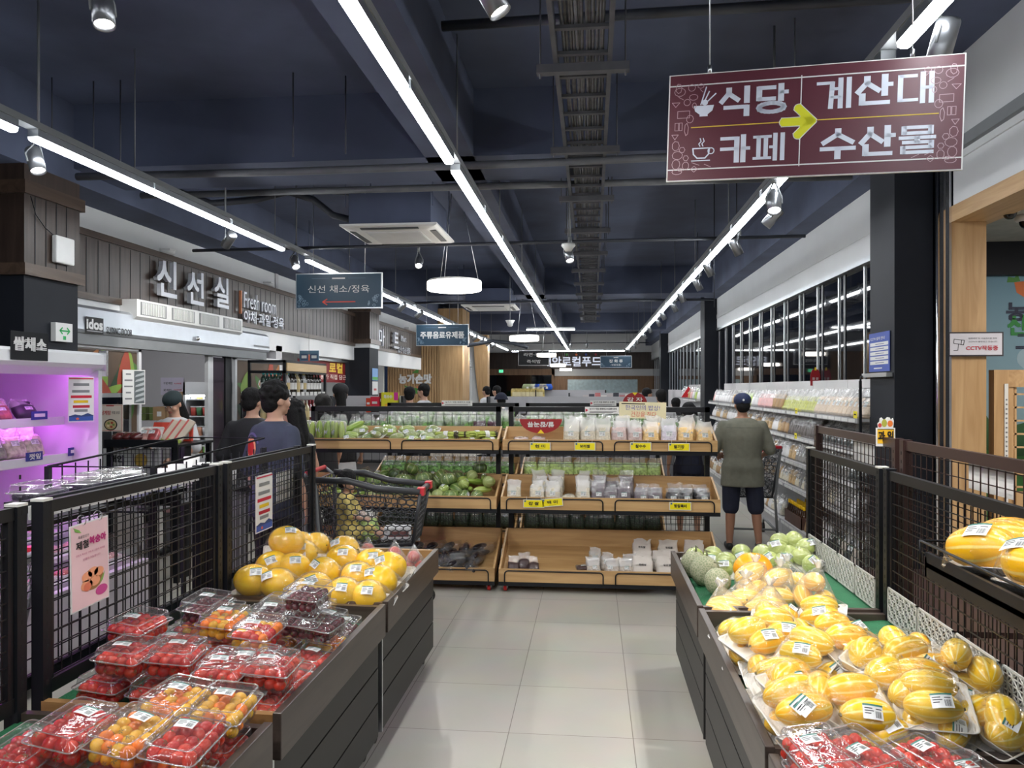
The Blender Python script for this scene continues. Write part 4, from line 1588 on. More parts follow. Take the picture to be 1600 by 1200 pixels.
# the nearest left bin
for j in range(3):
    for i in range(3):
        x = -1.055 - i * .18
        y = 2.08 - j * .20
        k = ['red', 'orange', 'red'][(i + j) % 3]
        clam(k, f'boxed {wordk[k]} low in nearest left bin, {colw[i]}, {ORD[j]} row from pine board', (x, y, mat_z(-1, x) + .006), (0, R(5.6), R(rnd.uniform(-4, 4))), GT, rnd)
for k, (u, v, kd) in enumerate([(118, 1140, 'red'), (205, 1140, 'orange'), (290, 1142, 'red'), (275, 1090, 'orange'), (350, 1092, 'orange'), (40, 1190, 'red')]):
    p = at(u, v, Z=.79 if k < 5 else .72)
    clam(kd, f'boxed {wordk[kd]} on top in nearest left bin, {ORD[k]} of six from mesh', (max(p.x, -1.64), p.y, mat_z(-1, p.x) + (CH + .022 if k < 5 else .05)), (R(rnd.uniform(2, 8)), R(5.6), R(rnd.uniform(-10, 4))), GT, rnd)
t = thing('cut_fruit_cup', 'clear domed cup of cut pink melon at the left picture edge', 'fruit cup', (-1.62, 1.80, mat_z(-1, -1.6) + .004))
MB().lathe([(.045, 0), (.058, .05), (.062, .052), (.055, .085), (.03, .105), (.0, .11)], 20).build('cup', m_clam, t, local=True)
MB().ball((0, 0, .045), .042, nu=14, nv=8, f=lambda d: 1 + .12 * noise.noise(d * 5)).build('cut_melon', pr(226, 84, 84, .3), t, local=True)
# right near bin
for k, (u, v, zl, rz) in enumerate([(1240, 1135, .77, 14), (1325, 1135, .77, 26), (1432, 1140, .77, 32), (1275, 1195, .74, 14), (1395, 1198, .74, 22), (1520, 1202, .74, 20), (1196, 1180, .70, 16)]):
    p = at(u, v, Z=zl)
    clam('red', f'boxed cherry tomatoes in nearest right bin, {ORD[k]} of seven from far aisle corner', (max(.585, min(p.x, 1.2)), min(p.y, 2.07), zl - CH), (R(6), R(-4), R(rz)), 'clear boxes of cherry tomatoes in the nearest right bin', rnd)
# ================================================================ THE TWO TIERED STANDS ACROSS THE AISLE
m_tray = wood('light oak tray', (.44, .26, .105), (.58, .37, .17), 'X', .42, 5)
m_traya = wood('light oak tray end', (.44, .26, .105), (.58, .37, .17), 'Y', .42, 5)
YS = 6.95
TIERS = [  # front y, front bottom z, front top z, back bottom z, back top z
    (6.62, 1.145, 1.238, 1.20, 1.335),
    (6.47, .660, .765, .755, .905),
    (6.33, .085, .192, .27, .425)]


def tier_z(k, y):
    f, zb, zt, bb, bt = TIERS[k]
    return zb + .018 + (bb - zb) * (y - f) / (YS - .06 - f)


def stand(x0, x1, label, far=False, dy=0.0, sc_=1):
    """two-sided tiered stand, its front at -Y; the far ones show only their upper part"""
    Y = YS + dy
    t = thing('display_stand', label, 'display stand', ((x0 + x1) / 2, Y, 0))
    mb = MB()
    for x in (x0 + .02, x1 - .06):
        mb.box(x, x + .04, Y - .03, Y + .03, .05, 1.51)
    mb.box(x0 + .02, x1 - .02, Y - .03, Y + .03, 1.465, 1.51)
    for z in (.06, .62, 1.13):
        mb.box(x0 + .02, x1 - .02, Y - .02, Y + .02, z, z + .03)
    for x in (x0 + .02, x1 - .06):
        for (f, zb, *_r), q in zip(TIERS, (1, 1, 1)):
            mb.box(x, x + .03, f + dy + .02, Y, zb - .035, zb - .005)
        mb.box(x, x + .03, TIERS[2][0] + dy + .03, Y + .55, .05, .085)
    mb.build('frame', m_black, t)
    mb = MB()
    grid_x(mb, Y, x0 + .06, x1 - .06, 1.0, 1.46, .075, .22)
    grid_x(mb, Y, x0 + .06, x1 - .06, .48, .92, .045, .06)
    grid_x(mb, Y, x0 + .06, x1 - .06, .42, .60, .04, .05)
    mb.build('mesh_back', m_wire, t)
    for k, (f, zb, zt, bb, bt) in enumerate(TIERS):
        for half in (0,):
            a, b = x0, x1
            mb = MB()
            F = f + dy
            mb.box(a, b, F, F + .016, zb, zt)
            mb.box(a + .016, b - .016, Y - .062, Y - .046, bb, bt)
            mb.hexa([(a + .016, F + .016, zb + .004), (b - .016, F + .016, zb + .004), (b - .016, Y - .05, bb), (a + .016, Y - .05, bb), (a + .016, F + .016, zb + .016), (b - .016, F + .016, zb + .016), (b - .016, Y - .05, bb + .012), (a + .016, Y - .05, bb + .012)])
            for e in (a, b - .016):
                mb.hexa([(e, F + .016, zb), (e + .016, F + .016, zb), (e + .016, Y - .046, bb), (e, Y - .046, bb), (e, F + .016, zt), (e + .016, F + .016, zt), (e + .016, Y - .046, bt), (e, Y - .046, bt)])
            tr = mb.build('tray', m_tray, t)
            MB().box(a - .0, b + .0, F + .004, F + .03, zb - .034, zb - .001).build('front_rail', m_black, tr)
            w = (b - a) / 2
            for h in (0, 1):
                u0, u1 = a + h * w + .05, a + (h + 1) * w - .05
                r = .03
                pts = [(u0, F - .006, zb - .01), (u0, F - .006, zt - .045)] + [(u0 + r * (1 - math.cos(R(q))), F - .006, zt - .045 + r * math.sin(R(q))) for q in (30, 60, 90)]
                pts += [(u1 - r * (1 - math.cos(R(q))), F - .006, zt - .045 + r * math.sin(R(q))) for q in (90, 60, 30)] + [(u1, F - .006, zt - .045), (u1, F - .006, zb - .01)]
                MB().tube(pts, .0055, 8).build('guard_wire', m_black, tr)
    # the side turned away carries its own trays
    for zf, zb_, yy in ((1.10, 1.20, .34), (.63, .72, .5), (.12, .22, .62)):
        mb = MB().hexa([(x0, Y + .05, zb_), (x1, Y + .05, zb_), (x1, Y + yy, zf), (x0, Y + yy, zf), (x0, Y + .05, zb_ + .015), (x1, Y + .05, zb_ + .015), (x1, Y + yy, zf + .015), (x0, Y + yy, zf + .015)])
        mb.box(x0, x1, Y + yy, Y + yy + .016, zf - .01, zf + .09)
        mb.build('rear_tray', m_tray, t)
    for x in (x0 + .05, x1 - .05):
        for yy in (TIERS[2][0] + dy + .05, Y + .5):
            c = caster((x, yy, 0), t, m_red, .024)
    return t


SX = ((-2.60, -.800), (-.765, 1.045))
stand(*SX[0], 'tiered oak and black stand of squash and greens, left of the two')
stand(*SX[1], 'tiered oak and black stand of grain bags with yellow tags')
stand(-2.35, -.80, 'second tiered stand of leafy greens, behind the squash stand', dy=1.75)
stand(-.76, .76, 'second tiered stand of leafy greens, behind the grain stand', dy=1.75)
rnd = random.Random(21)


# ---------------------------------------------------------------- bags of dry goods
def bag_meshes(w, h, d, seed, mc, mf, full=.74, flare=1.0):
    """filled pouch and its empty gathered film top, standing on its bottom, front at -Y"""
    r = random.Random(seed)
    o = Vector((r.random() * 9, r.random() * 9, r.random() * 9))
    n = 20

    def ring(z, a, b, k):
        q = []
        for i in range(n):
            t = 2 * math.pi * i / n
            c, s = math.cos(t), math.sin(t)
            x = a * math.copysign(abs(c) ** .55, c)
            y = b * math.copysign(abs(s) ** .75, s)
            p = Vector((x, y, z))
            e = noise.noise(Vector((x, y, z)) * 16 + o)
            p += Vector((c, s, .3)) * e * k
            if z > h * full:
                p.z += h * .12 * noise.noise(Vector((x * 24, y * 10, seed * 3.1)))
            q.append(p)
        return q
    mb = MB()
    prof = [(0, .80, .72), (.04, .95, .95), (.2, 1, 1), (.45, .98, .98), (.62, .95, .80), (full, .92, .52)]
    mb.rings([ring(h * z, w / 2 * a, d / 2 * b, .011) for z, a, b in prof])
    c = mesh_of(mb, 'contents', mc)
    mb = MB()
    prof = [(full - .25, .985, .98), (full, .95, .62), (full + (1 - full) * .35, .86, .34), (full + (1 - full) * .75, .88 * flare, .16), (1, .95 * flare, .10)]
    mb.rings([ring(h * z, w / 2 * a, d / 2 * b + .001, .024) for z, a, b in prof], cap=False)
    f = mesh_of(mb, 'film_top', mf)
    lb = sticker((r.uniform(-.01, .01), -d / 2 - .003, h * .42), (0, -1, .05), (1, 0, 0), w * .36, h * .17, .002)
    return c, f, lb


def grain(name, col, var=.25, scale=60, coat=.25):
    return plain(name, col, .5, var=var, scale=scale, bump=.4, bscale=22, coat=coat)


m_ftop = film('crinkled bag film', gloss=.07, rough=.16, bump=.9, bscale=26, haze=.30, bdist=.01)
m_ftopd = film('crinkled smoky bag film', gloss=.12, rough=.12, bump=1.0, bscale=26, haze=.12, bdist=.01)
G = {'cream': grain('white rice', (.58, .53, .42)), 'pink': grain('pinkish sorghum', (.50, .38, .36)), 'yellow': grain('yellow millet', (.72, .50, .22)), 'lilac': grain('pale lilac grain', (.58, .54, .62)),
     'purple': grain('purple grey grain', (.12, .10, .115)), 'black': grain('black rice', (.018, .016, .019), coat=.6), 'paper': plain('white paper bag', (.62, .57, .52), .6, var=.04, bump=.5, bscale=14),
     'clear': grain('speckled pale beans', (.42, .37, .32), .35), 'brown': grain('dark dried berries', (.06, .035, .035))}
BAGS = {}


def bag(kind, tname, label, cat, group, loc, rot=(0, 0, 0), size=(.13, .2, .08), var=0, ftop=None, full=.74, lab=True, flare=1.0):
    key = (kind, size, var % 3, full, flare)
    if key not in BAGS:
        BAGS[key] = bag_meshes(*size, hash((kind, var % 3)) % 97 if False else (len(BAGS) * 7 + var) % 97, G[kind], ftop or (m_ftopd if kind in ('black', 'purple', 'brown') else m_ftop), full, flare)
    c, f, lb = BAGS[key]
    t = thing(tname, label, cat, loc, group=group, rot=rot)
    meshobj('contents', c, t)
    meshobj('film_top', f, t)
    if lab:
        meshobj('label', lb, t)
    return t


def on_tier(k, u, y, v=700):
    return at(u, v, Y=y).x


# top tier of the grain stand
ty = TIERS[0][0] + .085
order = [(893, 'cream', 'white'), (919, 'cream', 'white'), (942, 'cream', 'white'), (968, 'pink', 'pinkish'), (992, 'pink', 'pinkish'), (1017, 'yellow', 'yellow'), (1045, 'lilac', 'lilac tinted'), (1071, 'yellow', 'yellow'), (1101, 'yellow', 'yellow')]
for i, (u, k, wd) in enumerate(order):
    bag(k, 'grain_bag', f'clear bag of {wd} grain standing on the top tray, {ORD[i]} from the left', 'grain bag', 'grain bags on the top tray', (on_tier(0, u, ty), ty, tier_z(0, ty) + .004), (R(-8), 0, R(rnd.uniform(-6, 6))), (.135, .215 + rnd.choice((0, .02)), .075), i)
    if i in (0, 3, 5, 7):
        bag(k, 'grain_bag', f'clear bag of {wd} grain, back row of the top tray, {ORD[(0, 3, 5, 7).index(i)]} from left', 'grain bag', 'grain bags on the top tray', (on_tier(0, u, ty) + .03, ty + .1, tier_z(0, ty + .1) + .004), (R(-6), 0, R(5)), (.135, .235, .07), i)
for i, u in enumerate((815, 842)):
    bag('pink', 'grain_bag', f'flat lying grain bag before the maroon sign, {ORD[i]} from the left', 'grain bag', 'grain bags on the top tray', (on_tier(0, u, ty), ty - .045, tier_z(0, ty) + .035), (R(-82), 0, R(4)), (.12, .17, .05), i)
# middle tier
ty = TIERS[1][0] + .075
mid = [(803, 'cream', 0, 0), (839, 'cream', 0, 1), (864, 'cream', 0, 1), (912, 'cream', 0, 1), (935, 'purple', 0, 1), (955, 'purple', 1, 1), (975, 'purple', 0, 1), (1003, 'purple', 1, 0), (1024, 'purple', 1, 0), (1052, 'black', 1, 0), (1072, 'black', 1, 0), (1098, 'black', 1, 0)]
wm = {'cream': 'white rice', 'purple': 'purple grey grain', 'black': 'black rice'}
for i, (u, k, low, stack) in enumerate(mid):
    size = (.125, .20, .075) if not low else (.125, .15, .085)
    bag(k, 'grain_bag', f'clear bag of {wm[k]} in front on the middle tray, {ORD[i]} from the left', 'grain bag', 'grain bags on the middle tray', (on_tier(1, u, ty, 760), ty, tier_z(1, ty) + .004), (R(-14), 0, R(rnd.uniform(-9, 9))), size, i)
    if stack or low:
        for q in range(2 if stack else 1):
            bag(k, 'grain_bag', f'clear bag of {wm[k]}, {ORD[q]} behind the {ORD[i]} front bag of the middle tray', 'grain bag', 'grain bags on the middle tray', (on_tier(1, u, ty, 760) + rnd.uniform(-.01, .03), ty + .10 + q * .09, tier_z(1, ty + .1 + q * .09) + .01 + .02 * q), (R(-16), 0, R(rnd.uniform(-9, 9))), size if not low else (.125, .14, .08), i + q)
bag('cream', 'grain_bag', 'flat white rice bag lying beside the empty gap of the middle tray', 'grain bag', 'grain bags on the middle tray', (on_tier(1, 888, ty, 760), ty - .04, tier_z(1, ty) + .04), (R(-80), 0, 0), (.12, .15, .06), 2)
# bottom tier
ty = TIERS[2][0] + .08
for i, (u, q) in enumerate(((802, 0), (818, 1), (835, 0))):
    bag('brown', 'grain_bag', f'small bag of dark dried berries on the bottom tray, {ORD[i]} from the left', 'grain bag', 'small dark bags on the bottom tray', (on_tier(2, u, ty, 880), ty + .05 * q, tier_z(2, ty + .05 * q) + .004), (R(-20), 0, R(10 * i)), (.10, .15, .07), i, full=.5, lab=False)
bag('brown', 'grain_bag', 'small dark bag lying left of the clear bean bags', 'grain bag', 'small dark bags on the bottom tray', (on_tier(2, 913, ty, 880), ty, tier_z(2, ty) + .035), (R(-75), 0, .2), (.11, .12, .06), 1)
for i, (u, q) in enumerate(((928, 0), (948, 1), (955, 0), (978, 0), (930, 2), (985, 1))):
    bag('clear', 'grain_bag', f'clear bag of pale beans on the bottom tray, {ORD[i]} of six', 'grain bag', 'clear bean bags on the bottom tray', (on_tier(2, u, ty, 880), ty + .075 * q, tier_z(2, ty + .075 * q) + .004), (R(-24), 0, R(rnd.uniform(-10, 10))), (.115, .15, .07), i)
for i, (u, q) in enumerate(((1004, 0), (1006, 1), (1003, 3), (1036, 1), (1045, 3), (1042, 0), (1085, 3), (1080, 1))):
    y = ty + .09 * q
    t = bag('paper', 'paper_bag', f'plump white paper bag on the bottom tray, {ORD[i]} of eight', 'paper bag', 'white paper bags on the bottom tray', (on_tier(2, u, y, 870), y, tier_z(2, y) + .006), (R(-26), 0, R(rnd.uniform(-8, 8))), (.17, .17, .09), i, ftop=G['paper'], lab=False)
    P = Panel((0, -.052, .085), (1, 0, 0), (0, .05, 1))
    P.text('우리쌀', pr(40, 38, 40), 0, 0, .018, .06, bold=.03)
    for o in P.emit(None):
        o.parent = t

# yellow price tags hung on the guard wires
m_yel = pr(238, 222, 20, .4)
m_kk = pr(18, 18, 20)
for u, v, k, tx, rot in ((844, 697.5, 0, '현 미', 0), (914, 697.5, 0, '보리쌀', 0), (1001, 697.5, 0, '찰수수', 0), (1061, 698.5, 0, '찰기장', 0), (834, 787, 1, '찹 쌀', 0), (863, 785, 1, '백 미', 5), (1063, 791, 1, '향찰흑미', 0)):
    y = TIERS[k][0] - .022
    p = at(u, v, Y=y)
    ca, sa = math.cos(R(rot)), math.sin(R(rot))
    t = thing('price_tag', f'yellow price tag with black lettering {tx.replace(" ", "")}', 'price tag', p, 0, 'yellow price tags')
    P = Panel(p, (ca, 0, sa), (-sa, 0, ca))
    P.slab('card', m_plas, -.088, .088, -.034, .034, -.002, 0)
    P.rect('card_face', m_yel, -.083, .083, -.029, .029, .001)
    P.text(tx, m_kk, .0, .002, .027, .10 if len(tx) > 3 else .085, bold=.03)
    P.rect('rule', m_kk, -.03, .03, -.022, -.0205)
    P.disc('logo', pr(70, 110, 140), -.072, .02, .008)
    for sx in (-.06, .06):
        mb = P.mb('ring', m_alu)
        pts = [p + Vector((sx * ca, .003 + .008 * math.cos(q), .034 + sx * sa + .012 + .014 * math.sin(q))) for q in [2 * math.pi * i / 12 for i in range(12)]]
        mb.tube(pts, .0014, 5, close=True)
    P.emit(t)

# maroon half-round signs, paper sign and price strips
m_maroon = pr(150, 26, 34, .4)
def half_sign(u, v, Y, W, H, body, label, up=True):
    p = at(u, v, Y=Y)
    t = thing('half_round_sign', label, 'sign', p)
    s_ = 1 if up else -1
    out = [(W / 2 * math.cos(R(a)) * 1.0, s_ * (-H / 2 + H * math.sin(R(a)))) for a in range(0, 181, 12)]
    P = Panel(p, (1, 0, 0), (0, 0, 1))
    mb = P.mb('board', m_maroon)
    mb.extr([P.p(x, y, 0) for x, y in out], (0, .006, 0))
    P.poly('notch', pr(236, 200, 40), [(-.03, s_ * H * .5), (.03, s_ * H * .5), (0, s_ * H * .22)], .002)
    P.text(body, m_plas, 0, -s_ * H * .12, H * .36, W * .62, bold=.03, flip=s_)
    P.emit(t)


half_sign(845, 666, 6.74, .37, .125, '쌀/잡곡류', 'maroon half round sign turned upside down on the grain stand, lettering 쌀/잡곡류', False)
half_sign(992, 622, 8.68, .27, .125, '감 자', 'maroon half round sign with white lettering 감자 on the far stand')
MB
p = at(1004, 641, Y=6.90)
t = thing('paper_sign', 'cream paper sign with blue and red handwriting on the grain stand rail', 'sign', p)
P = Panel(p, (1, 0, -.02), (.02, 0, 1))
P.slab('paper', pr(222, 214, 176), -.205, .205, -.072, .072, -.002, 0)
P.rect('strap_line', m_kk, -.185, .02, .052, .060)
P.text('한국인의 밥상!', pr(60, 70, 170), -.0, .022, .045, .30, bold=-.005)
P.text('건강을 짓다', pr(205, 60, 60), .01, -.035, .045, .22, bold=-.005)
P.emit(t)
for i, (u0, u1, v, Y, tx) in enumerate(((914, 967, 641, 6.90, '농가가 직접 재배하고 진열한 판매'), (922, 963, 630, 8.62, '농가가 직접 재배하고 진열한'), (690, 738, 630, 8.62, '농가가 직접 재배하고 진열'))):
    a, b = at(u0, v, Y=Y), at(u1, v, Y=Y)
    t = thing('notice_strip', ['white notice strip on the grain stand rail beside the paper sign', 'white notice strip on the far stand rail under the maroon sign', 'white notice strip on the far rail behind the squash stand'][i], 'notice', (a + b) / 2)
    P = Panel((a + b) / 2, (1, 0, 0), (0, 0, 1))
    w = (b.x - a.x) / 2
    P.slab('card', m_plas, -w, w, -.03, .03, -.002, 0)
    P.poly('pointer', pr(190, 30, 60), [(-w + .005, .015), (-w + .03, 0), (-w + .005, -.015)])
    P.text(tx, m_kk, .01, .012, .016, w * 1.6, bold=.02)
    P.rect('small_print', pr(90, 90, 95), -w + .04, w - .02, -.014, -.010)
    P.rect('small_print', pr(90, 90, 95), -w + .04, w - .05, -.022, -.018)
    P.emit(t)

# ---------------------------------------------------------------- greens on the left stand
m_zuc = stripe_mat('pale green squash skin', (.36, .47, .10), (.52, .60, .24), (.26, .38, .06), 8, coat=.5)
m_zuc2 = stripe_mat('bright green courgette skin', (.24, .38, .05), (.40, .52, .14), (.18, .32, .03), 8, coat=.5)
m_kab = stripe_mat('dark green pumpkin skin', (.035, .065, .022), (.13, .20, .07), (.05, .09, .025), 8, coat=.4)
m_kab2 = stripe_mat('mid green striped pumpkin skin', (.12, .20, .045), (.36, .42, .16), (.09, .16, .03), 8, coat=.4)
m_pale = stripe_mat('pale round squash skin', (.30, .36, .13), (.42, .47, .20), (.24, .30, .09), 8, coat=.4)
V = {'zuc': [oval('courgette', .20, .030, m_zuc, 50, 0, .08), oval('courgette', .19, .033, m_zuc, 51, 0, .12), oval('courgette', .21, .028, m_zuc2, 52, 0, .08)],
     'kab': [oval('pumpkin', .105, .068, m_kab, 53, 10, .0, dimple=.12), oval('pumpkin', .11, .072, m_kab2, 54, 10, .0, dimple=.12)],
     'rnd': [oval('squash', .10, .052, m_pale, 55, 8, .02), oval('squash', .115, .050, m_kab2, 56, 8, .05), oval('squash', .12, .047, m_zuc, 57, 8, .1)],
     'oval': [oval('squash', .16, .050, m_kab2, 58, 8, .08), oval('squash', .17, .052, m_pale, 59, 8, .08)]}
KZ = pack_kit('courgette', .20, .030, [m_zuc, m_zuc2], .20, .125, 2, seeds=(60, 61), lab=(.045, .035))
KZ3 = pack_kit('courgette', .14, .034, [m_zuc, m_pale], .15, .14, 2, seeds=(62, 63), lab=(.045, .035))


def veg(kind, i, tname, label, loc, rot, group, wrap=True, scale=1.0):
    t = thing(tname, label, 'vegetable', loc, group=group, rot=rot)
    me = V[kind][i % len(V[kind])]
    meshobj({'zuc': 'courgette', 'kab': 'pumpkin', 'rnd': 'squash', 'oval': 'squash'}[kind], me, t, scale=scale)
    if wrap:
        if (kind, i % len(V[kind])) not in WR:
            pts = [v.co * 1.05 for v in me.vertices]
            L = max(p.x for p in pts)
            pts += [Vector((L + .02, .012, .01)), Vector((L + .02, -.012, -.005))]
            WR[(kind, i % len(V[kind]))] = hull_mesh(pts, 'wrap', m_wrap)
            r = max(p.z for p in pts)
            WRL[(kind, i % len(V[kind]))] = sticker((0, -.005, r * 1.01), (0, -.1, 1), (1, .2, 0), .04, .03, .003)
        meshobj('wrap', WR[(kind, i % len(V[kind]))], t, scale=scale)
        meshobj('label', WRL[(kind, i % len(V[kind]))], t, scale=scale)
    return t


WR, WRL = {}, {}
GTOP = 'green vegetables on the top tray of the left stand'
ty = TIERS[0][0] + .08
i = 0
for u in (483, 504, 518, 530):
    x = on_tier(0, u, ty)
    fruit_pack(KZ, 'courgette_pack', f'wrapped pack of pale courgettes standing upright, {ORD[i]} from the left end', 'vegetable pack', (x, ty + .02, tier_z(0, ty) + .105), (R(80), R(90) + rnd.uniform(-.1, .1), rnd.uniform(-.2, .2)), GTOP, rnd)
    i += 1
veg('zuc', 2, 'courgette', 'long green courgette lying slanted over the upright packs', (on_tier(0, 545, ty, 655), ty + .1, tier_z(0, ty) + .14), (0, R(-28), .2), GTOP, False, 1.25)
us = [(548, .0), (562, .12), (575, .0), (592, .05), (606, .12), (620, .0), (636, .10), (645, .0), (655, .1), (668, .0), (676, .12), (690, .02)]
for k, (u, dy) in enumerate(us):
    y = ty + dy
    if k % 3 == 2:
        veg('oval', 1 if k % 2 else 0, 'squash', f'single wrapped squash on the top tray, {ORD[k // 3]} from the left', (on_tier(0, u, y), y, tier_z(0, y) + .055), (0, R(-20), rnd.uniform(-1, 1)), GTOP, True, .9)
    else:
        fruit_pack(KZ3, 'squash_pack', f'wrapped pair of pale squashes on the top tray, {ORD[k - k // 3]} from the left', 'vegetable pack', (on_tier(0, u, y), y, tier_z(0, y) + .03 + (.03 if dy else 0)), (R(28), rnd.uniform(-.2, .2), rnd.uniform(-.5, .5)), GTOP, rnd)
# bundles of stalks
m_stalk = plain('yellow green stalks', (.42, .50, .10), .5, var=.35, scale=30)
m_root = plain('dark stalk tips', (.09, .075, .05), .8, var=.4, scale=40)
m_band = plain('white paper band', (.70, .70, .68), .5)


def bundle(label, loc, rot, L=.2, n=12, tip=0):
    t = thing('stalk_bundle', label, 'vegetable bundle', loc, group=GTOP, rot=rot)
    r = random.Random(n + tip)
    mb, mt = MB(), MB()
    for k in range(n):
        a = 2 * math.pi * k / n
        q = .026 if k % 2 else .013
        y, z = q * math.cos(a), q * math.sin(a) * .8 + .024
        mb.tube([(-L / 2 + r.uniform(0, .02), y * 1.1, z), (0, y * .8, z), (L / 2 * .75, y * 1.15, z)], .0075, 6)
        mt.tube([(L / 2 * .74, y * 1.15, z), (L / 2, y * 1.5 + r.uniform(-.01, .01), z + r.uniform(-.008, .012))], [.0075, .003], 5)
        mt.tube([(L / 2 * .85, y * 1.15, z), (L / 2 + .01, y * 1.9, z + r.uniform(-.01, .02))], [.005, .002], 5)
    mb.build('stalks', m_stalk, t, local=True)
    mt.build('tips', m_root, t, local=True)
    MB().lathe([(.033, -.02), (.034, 0), (.033, .02)], 16, M=Matrix.Rotation(R(90), 4, 'Y'), c=(0, 0, .024)).build('paper_band', m_band, t, local=True)


k = 0
for (u, dy, dz, rz) in ((697, 0, 0, .05), (697, .02, .05, -.05), (712, .10, .03, .1), (737, .0, .0, .5), (752, .08, .0, .7), (768, .02, .0, .6), (760, .04, .05, .55), (745, .05, .05, .6)):
    y = ty + dy
    bundle(f'bundle of yellow green stalks with dark tips on the top tray, {ORD[k]} from the left', (on_tier(0, u, y), y, tier_z(0, y) + .01 + dz), (0, 0, rz), .2, 12 + k % 2, k % 3)
    k += 1
# middle tray: the heap of pumpkins and squashes
GM = 'squashes heaped on the middle tray'
f0 = TIERS[1][0] + .085
k = 0
heap = []
for row, (dy, dz) in enumerate(((0, 0), (.11, .02), (.22, .05), (.31, .06))):
    for c in range(13):
        u = 520 + c * 20.5 + (10 if row % 2 else 0)
        heap.append((u, f0 + dy, dz, row))
for c, (u, dy, dz) in enumerate(((643, .20, .165), (661, .14, .10), (750, .24, .165), (630, .10, .10), (600, .22, .10), (586, .12, .09), (668, .05, .075), (700, .15, .09), (725, .08, .075), (763, .12, .085), (690, .22, .10), (618, .18, .12), (738, .20, .11))):
    heap.append((u, f0 + dy, dz, 9))
cnt = {}
for (u, y, dz, row) in heap:
    x = on_tier(1, u, y, 740)
    if not -2.54 < x < -.87:
        continue
    if u < 565 and row < 9:
        kind, i, nm, wd = 'zuc', k, 'courgette', 'courgette'
    else:
        kind = rnd.choice(('kab', 'rnd', 'rnd', 'oval', 'rnd', 'kab') if u < 720 else ('rnd', 'oval', 'zuc', 'rnd', 'zuc'))
        i = rnd.randrange(3)
        nm, wd = {'kab': ('pumpkin', 'ribbed pumpkin'), 'rnd': ('squash', 'round squash'), 'oval': ('squash', 'oval squash'), 'zuc': ('courgette', 'courgette')}[kind]
    if row == 9 and u in (643, 661, 750, 630):
        kind, i, nm, wd = 'kab', 1 if u != 750 else 0, 'pumpkin', 'ribbed pumpkin'
    rw = {0: 'front row', 1: 'second row', 2: 'third row', 3: 'back row', 9: 'heap top'}[row]
    cnt[(wd, rw)] = cnt.get((wd, rw), -1) + 1
    rot = (rnd.uniform(-1, 1), rnd.uniform(-.7, .5), rnd.uniform(-1.5, 1.5)) if kind != 'kab' else (rnd.uniform(-.6, .6), R(-90) + rnd.uniform(-.6, .6), rnd.uniform(-1, 1))
    if kind == 'zuc':
        rot = (0, rnd.uniform(-.2, .2), rnd.uniform(-.6, .6) + (1.2 if u > 560 else 0))
    veg(kind, i, nm, f'green {wd}, {rw} of the middle tray, {ORD[cnt[(wd, rw)]]} of its kind from left', (x, y, tier_z(1, y) + .055 + dz), rot, GM, rnd.random() < .55, rnd.uniform(.88, 1.08))
    k += 1
# bottom tray: aubergines in bags
m_aub = plain('aubergine skin', (.014, .010, .016), .25, var=.3, coat=.5)
AUB = [oval('aubergine', .19, .026, m_aub, 70, 0, .2), oval('aubergine', .17, .028, m_aub, 71, 0, .25)]
m_smoke = film('crinkled produce film', gloss=.10, rough=.1, bump=1.0, bscale=24, haze=.05, bdist=.012)
ABAG = None
f0 = TIERS[2][0] + .10
k = 0
for row in range(3):
    for c in range(9):
        u = 560 + c * 25 + 8 * row
        y = f0 + row * .13
        x = on_tier(2, u, y, 870)
        if x > -.9:
            continue
        t = thing('bagged_aubergines', f'clear bag of black aubergines, {ORD[c]} from left in the {["front", "middle", "back"][row]} row, bottom tray', 'vegetable bag', (x, y, tier_z(2, y) + .012), group='bagged aubergines on the bottom tray', rot=(R(12), 0, rnd.uniform(-.5, .5) + R(70)))
        pts = []
        for (yy, zz_) in ((-.035, .026), (.03, .028), (0, .07)):
            meshobj('aubergine', rnd.choice(AUB), t, (rnd.uniform(-.01, .01), yy, zz_), (0, rnd.uniform(-.1, .1), rnd.uniform(-.2, .2)))
        if ABAG is None:
            for (yy, zz_) in ((-.035, .026), (.03, .028), (0, .07)):
                pts += ell_pts((0, yy, zz_), Matrix.Identity(3), .21, .028, 1.1, 10, 6)
            pts += [Vector((.16, .03, .06)), Vector((.16, -.04, .05)), Vector((.17, 0, .09)), Vector((-.13, 0, .04))]
            ABAG = hull_mesh(pts, 'bag', m_smoke)
        meshobj('bag', ABAG, t)
        k += 1

# leafy greens in bags on the stands behind and on the sides turned away
m_leaf = plain('leafy greens', (.10, .22, .05), .6, var=.75, scale=45, bump=.8, bscale=60)
m_leafp = plain('pale leafy greens', (.38, .50, .16), .6, var=.4, scale=40, bump=.8, bscale=60)
m_leafd = plain('dark red leaves', (.06, .012, .03), .6, var=.5, scale=45, bump=.8, bscale=60)
m_leafk = plain('dark greens', (.02, .035, .018), .5, var=.6, scale=45, bump=.8, bscale=60)
m_leaf = m_leaf
G.update(leaf=m_leaf, leafp=m_leafp, leafd=m_leafd, leafk=m_leafk)
wl = {'leaf': 'leafy greens', 'leafp': 'pale greens', 'leafd': 'dark red leaves', 'leafk': 'dark greens'}
m_ftopl = film('bright crinkled film', gloss=.16, rough=.14, bump=1.0, bscale=34, haze=.13, bdist=.02)


def greens(x0, x1, y, z, n, label, kinds, size, tilt, group):
    for i in range(n):
        x = x0 + (x1 - x0) * (i + .5) / n
        k = kinds(i / n)
        bag(k, 'greens_bag', f'bagged {wl[k]} {label}, {ORD[i]} from left', 'greens bag', group, (x, y, z), (R(tilt), 0, R(rnd.uniform(-12, 12))), size, i, ftop=m_ftopl, full=.74, lab=False, flare=.8)


